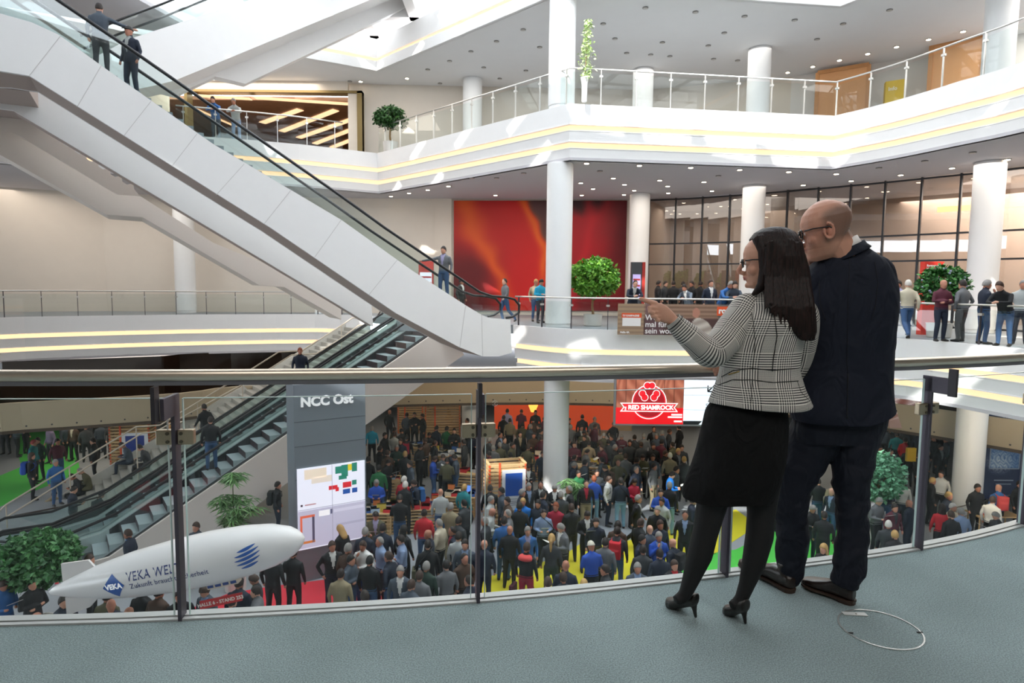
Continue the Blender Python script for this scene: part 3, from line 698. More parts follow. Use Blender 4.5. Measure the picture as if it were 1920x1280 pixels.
# ================================================================ doors on the top gallery
M_door = mat('orange_beech_door', '#d9a06c', .5, noise=.05, nscale=6)
def door(px0, px1, ytop, d0, d1, lab):
    a = ray(px0, 170); b = ray(px1, 170); pa = Vector((a.x / a.y * d0, d0, Z3)); pb_ = Vector((b.x / b.y * d1, d1, Z3)); zt_ = PY(px1, ytop, d1).z
    u = (pb_ - pa); l = u.length; u.normalize(); n = Vector((u.y, -u.x, 0))
    t = thing('door_leaf', lab, 'door', (pa + pb_) / 2)
    h = zt_ - Z3
    MB().obox((pa + pb_) / 2 + Vector((0, 0, h / 2)), u * l / 2, n * .05, (0, 0, h / 2)).build('panel', M_door, t)
    mb = MB(); mb.obox(pa + n * .02 + Vector((0, 0, h / 2)), u * .08, n * .07, (0, 0, h / 2)); mb.obox(pb_ + n * .02 + Vector((0, 0, h / 2)), u * .08, n * .07, (0, 0, h / 2)); mb.obox((pa + pb_) / 2 + n * .02 + Vector((0, 0, h)), u * l / 2, n * .07, (0, 0, .08)); mb.build('frame', mat('beech_frame', '#c8905c', .5), t)
    return pa, pb_, u, n
door(1532, 1627, 121, 31.0, 29.8, 'wide orange beech door at the left of the yellow sign on the top gallery')
door(1742, 1840, 62, 28.1, 26.8, 'orange beech door at the right of the yellow sign, beside the thick column')
# yellow sign
a = PY(1661, 153, 28.9); b = PY(1696, 151, 28.5); c = PY(1661, 205, 28.9)
t = thing('sign_pillar', 'yellow information sign with a pale blue screen between the orange doors', 'sign', (a.x, a.y, Z3))
u = Vector((b.x - a.x, b.y - a.y, 0))
MB().prism([(a.x, a.y, Z3), (b.x, b.y, Z3), (b.x, b.y, a.z), (a.x, a.y, a.z)], (.1, .3, 0)).build('panel', mat('yellow_sign', '#d9b62c', .5), t)
nn = Vector((u.y, -u.x, 0)).normalized() * .03
m1 = Vector((a.x, a.y, 0)) + u * .06 + nn; m2 = Vector((a.x, a.y, 0)) + u * .94 + nn
MB().prism([(m1.x, m1.y, Z3 + .5), (m2.x, m2.y, Z3 + .5), (m2.x, m2.y, Z3 + 1.45), (m1.x, m1.y, Z3 + 1.45)], nn * .5).build('screen', mat('pale_screen', '#aab6d6', .4, emit='#aab6d6', es=.4), t)
x = text_mb('Info', .22, .004, .006); place(x, (a.x + u.x * .4 + nn.x * 1.2, a.y + u.y * .4 + nn.y * 1.2, a.z - .42), u, (0, 0, 1)); x.build('lettering', mat('cream_letter', '#f0ead0', .5), t)
# ================================================================ downlights
M_spot = mat('downlight_glow', '#fff4e0', .4, emit='#ffe9c8', es=9)
M_spotoff = mat('downlight_grey', '#8d8986', .5)
def spot(px, py, z, lit, lab, i):
    p = PZ(px, py, z); k = 1.0
    q = thing('ceiling_spotlight', lab, 'spotlight', (p.x, p.y, z - .03), 'ceiling spotlights of ' + ('the top gallery' if z > 8 else 'the middle gallery') + (', lit' if lit else ', unlit'))
    MB().cyl((p.x, p.y, z - .03), (p.x, p.y, z - .001), .11, 14).build('rim', M_spotoff, q)
    MB().cyl((p.x, p.y, z - .04), (p.x, p.y, z - .031), .085, 14).build('lens', M_spot if lit else mat('lens_pale', '#bdb9b2', .3), q)
up = [(676, 152, 1), (656, 152, 0), (663, 166, 1), (729, 160, 1), (722, 169, 1), (769, 172, 1), (817, 174, 1), (864, 176, 0), (763, 146, 1), (802, 130, 0), (843, 114, 0), (883, 96, 0), (931, 77, 0), (981, 55, 0), (907, 126, 0), (986, 132, 0), (937, 147, 0), (825, 156, 0), (1012, 88, 0), (1210, 14, 0), (1131, 44, 0), (1242, 79, 0), (1153, 72, 0), (1304, 22, 0), (1396, 30, 0), (1490, 37, 0), (1581, 44, 0), (1668, 18, 0), (1532, 73, 0), (1358, 61, 0), (1328, 85, 0), (1220, 102, 0), (1175, 99, 0), (1256, 105, 0), (1338, 110, 0), (1410, 91, 0), (1383, 113, 0), (1433, 146, 1), (1477, 135, 1), (1524, 124, 1), (1574, 112, 1), (1627, 100, 1), (1681, 87, 1), (1741, 73, 1), (1806, 58, 1)]
def ordn(n): return {1: 'leftmost', 2: 'second'}.get(n, str(n) + ('th' if 10 < n % 100 < 14 or n % 10 not in (1, 2, 3) else ('st', 'nd', 'rd')[n % 10 - 1]))
def spots(lst, z, where):
    cnt = {0: 0, 1: 0}
    for x, y, l in sorted(lst):
        cnt[l] += 1; n = cnt[l]
        spot(x, y, z, l, ('leftmost of the %s round ceiling spotlights over the %s gallery' if n == 1 else ordn(n) + ' from the left of the %s round ceiling spotlights over the %s gallery') % ('lit' if l else 'unlit', where), 0)
spots(up, ZC, 'top')
mid = [(885, 333, 0), (931, 333, 0), (982, 324, 0), (841, 348, 1), (802, 355, 1), (767, 361, 1), (929, 365, 1), (733, 367, 1), (1100, 305, 1), (1199, 309, 1), (1125, 320, 0), (1150, 333, 1), (1089, 342, 1), (1112, 353, 1), (1237, 337, 1), (1171, 345, 1), (1189, 356, 1), (1170, 364, 1), (1091, 365, 1), (1252, 348, 1), (1253, 361, 1), (1295, 313, 1), (1387, 317, 1), (1479, 321, 1), (1568, 325, 1), (1320, 340, 1), (1347, 329, 0), (1335, 357, 1), (1420, 353, 1), (1506, 346, 1), (1596, 338, 1), (1689, 327, 1), (1785, 314, 1), (1648, 314, 0), (1734, 301, 0), (1824, 285, 0), (1889, 298, 1)]
spots(mid, Z3 - T, 'middle')
# ================================================================ near balustrade
t = thing('balustrade', 'near glass railing with thick steel handrail and cranked dark posts before the couple', 'railing', (-.16, 3.0, 0))
posts = NB[1:6]
rl = offset_line(ne, -.115)
rz = 1.105
MB().tube([(p.x, p.y, rz) for p in offset_line(ne, -.13)], .025, 20).build('handrail', mat('polished_handrail', '#e0d2c0', .28, .85, noise=.03), t, True)
a = offset_line(ne, -.142); b = offset_line(ne, -.118)
MB().rings([[(p.x, p.y, rz - .040), (q.x, q.y, rz - .040), (q.x, q.y, rz - .018), (p.x, p.y, rz - .018)] for p, q in zip(a, b)]).build('rail_bar', mat('rail_bar_grey', '#77767b', .45, .4), t)
M_post = mat('near_post', '#55505a', .42, .45, noise=.08, nscale=40)
M_stub = mat('near_post_dark', '#3e3b40', .45, .4)
M_clamp = mat('clamp_steel', '#b8a890', .3, .9, noise=.06, nscale=80)
M_bolt = mat('bolt_dark', '#6d6558', .35, .9)
# plan tangent at each post
def tan_at(p):
    bi = min(range(len(NE) - 1), key=lambda i: ((NE[i] + NE[i + 1]) / 2 - p).length); d = (NE[bi + 1] - NE[bi]); return d.normalized()
pts5 = [nb0] + posts + [nb1]
for k, p in enumerate(pts5):
    T3 = tan_at(p); N3 = Vector((-T3.y, T3.x, 0)); p = p + N3 * .012
    q = MB().obox(p + Vector((0, 0, .47)), T3 * .008, N3 * .028, (0, 0, .53)).build('post', M_post, t)
    mb = MB(); mb.obox(p - N3 * .05 + Vector((0, 0, .96)), T3 * .008, N3 * .078, (0, 0, .045)); mb.build('bracket', M_post, q)
    mb = MB(); mb.obox(p - N3 * .15 + T3 * -.017 + Vector((0, 0, .985)), T3 * .008, N3 * .022, (0, 0, .075)); mb.build('stub', M_stub, q)
    for s_ in (-1, 1):
        mb = MB(); c = p + T3 * s_ * .044 + Vector((0, 0, .818))
        mb.obox(c, T3 * .034, N3 * .017, (0, 0, .033)); o = mb.build('clamp', M_clamp, q)
        bv = o.modifiers.new('b', 'BEVEL'); bv.width = .006; bv.segments = 3
        for dz in (-.018, .018):
          mb = MB(); mb.cyl(c - N3 * .018 - T3 * s_ * .016 + Vector((0, 0, dz)), c - N3 * .0225 - T3 * s_ * .016 + Vector((0, 0, dz)), .0075, 14); mb.cyl(c - N3 * .0225 - T3 * s_ * .016 + Vector((0, 0, dz)), c - N3 * .023 - T3 * s_ * .016 + Vector((0, 0, dz)), .004, 6)
          mb.build('bolt', M_bolt, o)
for k in range(len(pts5) - 1):
    p0 = pts5[k]; p1 = pts5[k + 1]
    # follow the curve between the posts
    i0 = min(range(len(NE)), key=lambda i: (NE[i] - p0).length); i1 = min(range(len(NE)), key=lambda i: (NE[i] - p1).length)
    seg = [(p.x, p.y) for p in NE[i0:i1 + 1]]
    if len(seg) < 2: continue
    v0 = Vector(seg[0]); v1 = Vector(seg[1]); seg[0] = tuple(v0 + (v1 - v0).normalized() * .035); v0 = Vector(seg[-1]); v1 = Vector(seg[-2]); seg[-1] = tuple(v0 + (v1 - v0).normalized() * .035)
    a = offset_line(seg, .008); b = offset_line(seg, .019)
    mb = MB(); r = [[(p.x, p.y, .01), (q.x, q.y, .01), (q.x, q.y, .985), (p.x, p.y, .985)] for p, q in zip(a, b)]; mb.rings(r)
    g = mb.build('glass_panel', M_glass_near, t)
    mb = MB()
    mb.rings([[(p.x, p.y, .9853), (q.x, q.y, .9853), (q.x, q.y, .9885), (p.x, p.y, .9885)] for p, q in zip(a, b)])
    for e in (0, -1):
        d = (Vector(seg[1]) - Vector(seg[0])).normalized() if e == 0 else (Vector(seg[-1]) - Vector(seg[-2])).normalized()
        dd = -.0035 if e == 0 else .0035
        c = (a[e] + b[e]) / 2 + d * dd * .6; T3 = Vector((d.x, d.y, 0)); mb.obox((c.x, c.y, .5), T3 * .0018, Vector((-d.y, d.x, 0)) * .006, (0, 0, .486))
    mb.build('glass_edge', M_edge, g)
# etched mark on the glass at the top left corner of the middle pane
c = PP(928, 756, posts[1] + Vector((0, .028, 0)), math.atan2((posts[2] - posts[1]).y, (posts[2] - posts[1]).x))
T3 = tan_at(posts[1] + Vector((.08, 0, 0))); mb = MB()
for a0_, a1_ in ((20, 165), (200, 345)):
    mb.tube([c + T3 * (.0125 * math.cos(R(a_))) + Vector((0, 0, .0125 * math.sin(R(a_)))) for a_ in range(a0_, a1_, 12)], .0011, 5)
mb.tube([c + T3 * x + Vector((0, 0, z)) for x, z in ((-.006, .007), (.005, .004), (-.005, -.003), (.006, -.007))], .0011, 5)
mb.build('etched_mark', mat('etched_white', '#e8eeee', .6), t)
# ================================================================ floor box ring
c = PZ(1650, 1179)
t = thing('floor_box', 'round floor outlet cover with a bright metal ring and small hatch in the carpet', 'floor box', (c.x, c.y, 0))
rr = .168; mb = MB(); n = 64
mb.rings([[(c.x + r * math.cos(2 * math.pi * k / n), c.y + r * math.sin(2 * math.pi * k / n), z) for r, z in ((rr, .001), (rr, .004), (rr - .007, .004), (rr - .007, .001))] for k in range(n + 1)], cap=False)
mb.build('ring', mat('ring_steel', '#d9dad8', .25, .7), t)
mb = MB(); mb.obox(c + Vector((-.045, .125, .003)), Vector((.052, -.004, 0)), Vector((.0, .014, 0)), (0, 0, .0015)); h = mb.build('hatch', mat('hatch_white', '#d4d6d4', .4), t)
mb = MB(); mb.cyl(c + Vector((-.04, .122, .0046)), c + Vector((-.04, .122, .0052)), .004, 10); mb.build('screw', M_bolt, h)
mb = MB(); mb.obox(c + Vector((.155, -.03, .004)), Vector((.012, 0, 0)), Vector((0, .003, 0)), (0, 0, .002)); mb.obox(c + Vector((-.15, -.04, .004)), Vector((.01, 0, 0)), Vector((0, .003, 0)), (0, 0, .002)); mb.build('latch', M_black, t)
# ================================================================ people: body builder
def remesh(mb, voxel, tags, name, smooth_it=3):
    me = bpy.data.meshes.new(name); me.from_pydata([tuple(v) for v in mb.v], [], mb.f)
    bm = bmesh.new(); bm.from_mesh(me); bmesh.ops.recalc_face_normals(bm, faces=bm.faces); bm.to_mesh(me); bm.free()
    o = bpy.data.objects.new(name, me); COL.objects.link(o)
    r = o.modifiers.new('r', 'REMESH'); r.mode = 'VOXEL'; r.voxel_size = voxel; r.use_smooth_shade = True
    if smooth_it: s = o.modifiers.new('s', 'SMOOTH'); s.factor = .5; s.iterations = smooth_it
    dg = bpy.context.evaluated_depsgraph_get(); m2 = bpy.data.meshes.new_from_object(o.evaluated_get(dg))
    bpy.data.objects.remove(o); bpy.data.meshes.remove(me); m2.name = name
    if tags:
        mi = []
        for p in m2.polygons:
            c = p.center; best = 1e9; bi = 0
            for a, b, ra, rb, m in tags:
                ab = b - a; l2 = ab.length_squared; t = 0 if l2 < 1e-9 else max(0, min(1, (c - a).dot(ab) / l2)); d = (c - a - ab * t).length - (ra + (rb - ra) * t)
                if d < best: best = d; bi = m
            mi.append(bi)
        m2.polygons.foreach_set('material_index', mi)
    return m2
def ell(c, rx, ry, u, v, n=16, pw=2.0):
    out = []
    for k in range(n):
        a = 2 * math.pi * k / n; ca = math.cos(a); sa = math.sin(a)
        out.append(c + u * rx * math.copysign(abs(ca) ** (2 / pw), ca) + v * ry * math.copysign(abs(sa) ** (2 / pw), sa))
    return out
X3 = Vector((1, 0, 0))
POSES = {
 # head centre, head pitch, hips, chest, shoulders y/z, arms [(elbow, wrist, tip) right, left], legs [(knee, ankle, toe)...]
 'standing': dict(arms=[((-.25,.03,1.14),(-.255,-.06,.90),(-.235,-.10,.80)), ((.25,.03,1.14),(.255,-.06,.90),(.235,-.10,.80))]),
 'reading': dict(tilt=.5, arms=[((-.24,.0,1.14),(-.10,-.25,1.15),(-.06,-.33,1.17)), ((.24,.0,1.14),(.10,-.25,1.15),(.06,-.33,1.17))]),
 'with folded arms': dict(arms=[((-.25,-.05,1.15),(.05,-.20,1.18),(.14,-.18,1.20)), ((.25,-.05,1.13),(-.05,-.18,1.12),(-.13,-.15,1.10))]),
 'with hands in pockets': dict(arms=[((-.31,.06,1.16),(-.22,-.03,.95),(-.18,-.07,.88)), ((.31,.06,1.16),(.22,-.03,.95),(.18,-.07,.88))]),
 'walking': dict(arms=[((-.24,.12,1.16),(-.25,.10,.93),(-.24,.07,.84)), ((.24,-.06,1.15),(.25,-.2,.96),(.24,-.26,.9))], legs=[((-.09,-.12,.50),(-.09,-.02,.09),(-.10,-.2,.03)), ((.09,.10,.49),(.09,.40,.16),(.10,.33,.04))]),
 'leaning': dict(tilt=.35, lean=.26, arms=[((-.24,-.40,1.16),(-.06,-.56,1.15),(.02,-.60,1.15)), ((.24,-.40,1.16),(.06,-.56,1.17),(-.02,-.60,1.19))]),
 'with a hand at the face': dict(tilt=.15, arms=[((-.22,-.10,1.17),(-.07,-.20,1.42),(-.03,-.17,1.53)), ((.24,-.05,1.14),(-.02,-.20,1.13),(-.12,-.2,1.15))]),
 'reaching to one side': dict(arms=[((-.42,-.10,1.32),(-.66,-.18,1.28),(-.76,-.2,1.27)), ((.25,.03,1.14),(.255,-.06,.90),(.235,-.10,.80))]),
 'sitting': dict(tilt=.4, sit=True, arms=[((-.24,-.12,.62+.12),(-.10,-.36,.66+.1),(-.05,-.42,.66+.1)), ((.24,-.12,.62+.12),(.10,-.36,.66+.1),(.05,-.42,.66+.1))]),
}
HEADS = {}
def body_mesh(pose, fem=False, voxel=.021):
    P = POSES[pose]; V = Vector; mb = MB(); tags = []
    sit = P.get('sit'); lean = P.get('lean', 0); tilt = P.get('tilt', .05); w = .9 if fem else 1.0
    hz = .50 if sit else .93
    def tor(h): # torso centre at height fraction above hips
        y = -lean * (h / .5) - (.10 * (h / .5) ** 2 if sit else 0); return V((0, y, hz + h * (1 - .25 * lean)))
    secs = [(-.07, .155, .115), (.02, .17, .125), (.12, .158, .115), (.22, .165, .118), (.32, .185, .128), (.42, .195, .122), (.49, .185, .105), (.54, .125, .08), (.57, .07, .065)]
    mb.rings([ell(tor(h), a * w, b * (1.0), X3, V((0, 1, 0)), 16, 2.4) for h, a, b in secs])
    for (h0, a0, b0), (h1, a1, b1) in zip(secs[:-1], secs[1:]):
        for sx in (-1, 0, 1): tags.append((tor(h0) + X3 * sx * a0 * .45, tor(h1) + X3 * sx * a1 * .45, b0 * .95, b1 * .95, 1 if h0 > -.03 else 2))
    nb = tor(.55); hc = tor(.70) + V((0, -.03 - .05 * tilt - .05 * lean, 0.015 - .03 * tilt))
    mb.tube([nb, (nb + hc) / 2 + V((0, .015, 0)), hc], [.062, .056, .05], 12); tags.append((nb + V((0, 0, .03)), hc, .056, .05, 0))
    # head
    c, s_ = math.cos(tilt), math.sin(tilt); F3 = V((0, -c, -s_)); U3 = V((0, -s_, c))
    hr = []
    for t, rx, ry, fy in ((-.125, .035, .035, .045), (-.11, .052, .06, .03), (-.07, .064, .082, .015), (-.02, .073, .092, .0), (.03, .077, .096, -.005), (.07, .070, .088, -.008), (.10, .050, .065, -.006), (.12, .02, .03, -.004)):
        hr.append(ell(hc + U3 * t + F3 * fy, rx, ry, X3, F3, 14))
    mb.rings(hr); tags.append((hc - U3 * .06 + F3 * .01, hc + U3 * .04, .07, .08, 0))
    mb.tube([hc + F3 * .08 + U3 * .02, hc + F3 * .108 - U3 * .025, hc + F3 * .085 - U3 * .035], [.010, .014, .010], 6)
    for sx in (-1, 1): mb.sphere(hc + X3 * sx * .075 - F3 * .0 - U3 * .01, .012, .02, .03, 8, 6)
    HEADS[(pose, fem)] = (hc, F3, U3)
    # arms
    for i, sx in ((0, -1), (1, 1)):
        sh = tor(.455) + X3 * sx * .185 * w; e, wr, tip = [V(q) for q in P['arms'][i]]
        if fem: e.x *= .93
        mb.tube([sh - X3 * sx * .05, sh, (sh + e) / 2, e], [.05, .062, .054, .046], 10); mb.tube([e + (sh - e) * .02, e, (e + wr) / 2, wr], [.04, .046, .042, .030], 10)
        d = (tip - wr); mb.tube([wr - d * .1, wr + d * .3, wr + d * .7, tip], [.026, .034, .034, .018], 8)
        tags += [(sh, e, .062, .046, 1), (e, wr - (wr - e) * .04, .046, .034, 1), (wr + d * .2, tip, .036, .02, 0)]
        tb = wr + d * .35 + X3 * (-sx) * .035 + V((0, -.015, 0)); mb.tube([wr + d * .15, tb], [.016, .011], 6)
    # legs
    for i, sx in ((0, -1), (1, 1)):
        hp = V((sx * .085, 0, hz))
        if sit: kn, an, toe = V((sx * .11, -.42, .50)), V((sx * .11, -.45, .09)), V((sx * .12, -.62, .035))
        elif 'legs' in P: kn, an, toe = [V(q) for q in P['legs'][i]]
        else: kn, an, toe = V((sx * .105, -.02 - .03 * (i == 0), .50)), V((sx * .115, .03 - .04 * (i == 0), .09)), V((sx * .15, -.15 - .04 * (i == 0), .035))
        mb.tube([hp, hp + (kn - hp) * .35, kn, kn + (an - kn) * .35, an], [.092, .09, .064, .062, .047], 12)
        tags += [(hp, kn, .088, .06, 2), (kn, an, .062, .046, 2)]
        hl = an + V((0, .03, -.045)) if not sit else an + V((0, .03, -.045)); hl = V((an.x, an.y + .03, max(.045, an.z - .045)))
        mb.tube([hl + V((0, .02, 0)), hl, (hl + toe) / 2 + V((0, 0, .005)), toe], [.02, .042, .046, .028], 8); tags.append((hl, toe, .045, .03, 3))
    m = remesh(mb, voxel, tags, 'body', 2)
    # open jacket front: shirt region
    for p in m.polygons:
        if p.material_index == 1 and p.normal.y < -.35:
            q = p.center; z0 = tor(.18).z
            if q.z > z0 and abs(q.x) < .012 + .16 * (q.z - z0): p.material_index = 4
    m.shade_smooth(); return m
BODY = {}; HAIR = {}
def get_body(pose, fem):
    k = (pose, fem)
    if k not in BODY: BODY[k] = body_mesh(pose, fem)
    return BODY[k]
def get_hair(pose, fem, kind):
    k = (pose, fem, kind)
    if k in HAIR: return HAIR[k]
    get_body(pose, fem); hc, F3, U3 = HEADS[(pose, fem)]; mb = MB()
    def shell(lo, grow, front):
        n = 16; rings = []
        for j in range(9):
            a = (math.pi / 2) * j / 8
            r = []
            for q in range(n):
                b = 2 * math.pi * q / n; fx = math.cos(b); fy = math.sin(b)      # fy>0 is the face side
                low = lo + (front - lo) * max(0, fy) ** .8
                t = low + (.128 + grow - low) * math.sin(a)
                rad = math.cos(a * .97) ** .75 if j else 1
                k2 = math.sqrt(max(0, 1 - (max(t, .02) / (.132 + grow)) ** 2)) if t > .02 else 1
                r.append(hc + X3 * fx * (.079 + grow) * k2 * (1) + F3 * (fy * (.098 + grow) * k2 - .006) + U3 * t)
            rings.append(r)
        mb.rings(rings)
    if kind == 'short': shell(-.055, .008, .062)
    elif kind == 'balding': shell(-.055, .005, .118)
    elif kind == 'long':
        shell(-.06, .014, .06)
        mb.rings([ell(hc - F3 * y + U3 * t, a, b, X3, F3, 14) for t, a, b, y in ((.02, .086, .075, .03), (-.06, .092, .07, .04), (-.14, .10, .06, .05), (-.22, .095, .045, .06), (-.28, .06, .02, .06))])
    elif kind == 'ponytail':
        shell(-.05, .010, .06); mb.tube([hc - F3 * .09 + U3 * .03, hc - F3 * .14 - U3 * .02, hc - F3 * .14 - U3 * .18, hc - F3 * .12 - U3 * .34], [.03, .035, .035, .012], 8)
    elif kind == 'cap':
        shell(.01, .014, .03); mb.obox(hc + F3 * .13 + U3 * .035, X3 * .06, F3 * .055, U3 * .006)
    m = remesh(mb, .014, None, 'hair', 2); HAIR[k] = m; return m
TOPS = dict(black='#15161a', navy='#1b2436', darkgrey='#35383c', grey='#67696c', slate='#46505c', lightgrey='#aeb2b0', white='#dcdcd8', blue='#2f66a6', brightblue='#1675cf', royal='#234fb0', cyan='#1f9fc4', teal='#1d7f86',
    green='#1f6b3c', olive='#54523a', brown='#4b3629', tan='#a39378', beige='#c2b9a2', khaki='#8f8468', red='#c11f2c', crimson='#a51c38', maroon='#571f30', purple='#6f6480', bluegrey='#7f93b4', lilac='#9a94b4', darkgreen='#22382f', coral='#e0504f', jeans='#35547c', lightjeans='#7aa3b8')
WORD = dict(darkgrey='dark grey', lightgrey='light grey', brightblue='bright blue', royal='royal blue', bluegrey='pale blue', darkgreen='dark green', slate='slate grey', lightjeans='pale jeans')
SKIN = ['#c99279', '#b97f68', '#d3a189', '#b0775f']
HAIRC = dict(brown='#3d2a20', black='#15110f', grey='#8a8783', white='#cfcac2', blond='#b8935a', ginger='#8a4526', dark='#241a16', red='#a32a2a', cream='#cdc8b8')
def pm(kind, key, hexv, rough=.75): return mat(kind + '_' + key, hexv, rough, noise=.10, nscale=9)
PEOPLE = []
def person(loc, rz, top='black', low='black', hair='dark', hk='short', pose='standing', fem=False, shirt=None, scale=1.0, place='', group=None, px=0, py=0, garment=None, extra=''):
    me = get_body(pose, fem); o = bpy.data.objects.new('person', me); COL.objects.link(o)
    o.location = loc; o.rotation_euler = (0, 0, R(rz)); o.scale = (scale * 1.10, scale * 1.10, scale * 1.02)
    sk = SKIN[(len(PEOPLE) * 7 + 3) % 4]
    ms = [mat('skin_' + sk[1:], sk, .55, noise=.05), pm('cloth', top, TOPS[top]), pm('cloth', low, TOPS[low]), mat('shoe_black', '#15130f' , .5), pm('cloth', shirt or top, TOPS[shirt or top])]
    if len(me.materials) == 0:
        for m in ms: me.materials.append(m)
    for i, m in enumerate(ms): o.material_slots[i].link = 'OBJECT'; o.material_slots[i].material = m
    if hk != 'bald':
        h = bpy.data.objects.new('cap' if hk == 'cap' else 'hair', get_hair(pose, fem, hk)); COL.objects.link(h); h.parent = o
        hm = mat('hair_' + hair, HAIRC[hair], .6, noise=.2, nscale=60)
        if len(h.data.materials) == 0: h.data.materials.append(hm)
        h.material_slots[0].link = 'OBJECT'; h.material_slots[0].material = hm
    g = garment or ('suit' if shirt else ('jacket' if top in ('black', 'navy', 'darkgrey', 'brown', 'olive', 'khaki', 'beige', 'maroon', 'red', 'royal', 'brightblue', 'slate') else 'top'))
    hd = {'bald': 'bald', 'balding': 'balding', 'cap': (hair + ' cap'), 'long': 'long ' + hair + ' hair', 'ponytail': hair + ' ponytail'}.get(hk, hair + ' hair')
    o['category'] = 'person'; o['group'] = group or 'people in the crowd on the ground floor'
    PEOPLE.append(dict(o=o, c=WORD.get(top, top), g=g, h=hd, pose=pose if pose != 'standing' else '', shirt=shirt, place=place, px=px, py=py, extra=extra, low=WORD.get(low, low)))
    return o
def name_people():
    """write a label for everybody: look first, then the neighbour that sets them apart"""
    used = {}
    def look(p): return '%s %s' % (p['c'], p['g'])
    base = []
    for p in PEOPLE:
        s_ = 'person in %s %s with %s' % (p['c'], p['g'], p['h'])
        if p['extra']: s_ += ', ' + p['extra']
        elif p['pose']: s_ += ', ' + p['pose'] if p['pose'].startswith('with') is False else ' ' + p['pose'].replace('with ', 'and ')
        base.append(s_)
    from collections import Counter
    cn = Counter((b, p['place']) for b, p in zip(base, PEOPLE)); seen = set(); gl = Counter(look(p) for p in PEOPLE)
    for b, p in zip(base, PEOPLE):
        if cn[(b, p['place'])] == 1 and (b + ' ' + p['place']) not in seen and len((b + ' ' + p['place']).split()) <= 16: lab = b + ' ' + p['place']
        else:
            near = sorted([q for q in PEOPLE if q is not p], key=lambda q: (q['px'] - p['px']) ** 2 + (q['py'] - p['py']) ** 2)[:9]
            near.sort(key=lambda q: gl[look(q)]); lab = None
            for q in near:
                dx = q['px'] - p['px']; dy = q['py'] - p['py']
                rel = ('left of' if dx > 0 else 'right of') if abs(dx) > abs(dy) else ('behind' if dy > 0 else 'before')
                l = 'person in %s %s with %s, %s %s %s wearer' % (p['c'], p['g'], p['h'], rel, q['c'] + ' ' + q['g'], q['h'])
                l2 = b + ', %s the %s' % (rel, look(q))
                for cand in (l2, l):
                    if cand not in seen and len(cand.split()) <= 16: lab = cand; break
                if lab: break
            if not lab:
                q = near[0]; lab = (b.split(' with')[0] + ' between the ' + look(near[0]) + ' and the ' + look(near[1]))
        lab = ' '.join(lab.split()[:16]); seen.add(lab); p['o']['label'] = lab.strip()
def gp(px, py, z=-7.0, h=1.76): q = PZ(px, py, z + h); return Vector((q.x, q.y, z))
POSL = {'s': 'standing', 'r': 'reading', 'f': 'with folded arms', 'p': 'with hands in pockets', 'w': 'walking', 'l': 'leaning', 'c': 'with a hand at the face', 'a': 'reaching to one side', 'i': 'sitting'}
HK = {'s': 'short', 'b': 'balding', 'n': 'bald', 'l': 'long', 'p': 'ponytail', 'c': 'cap'}
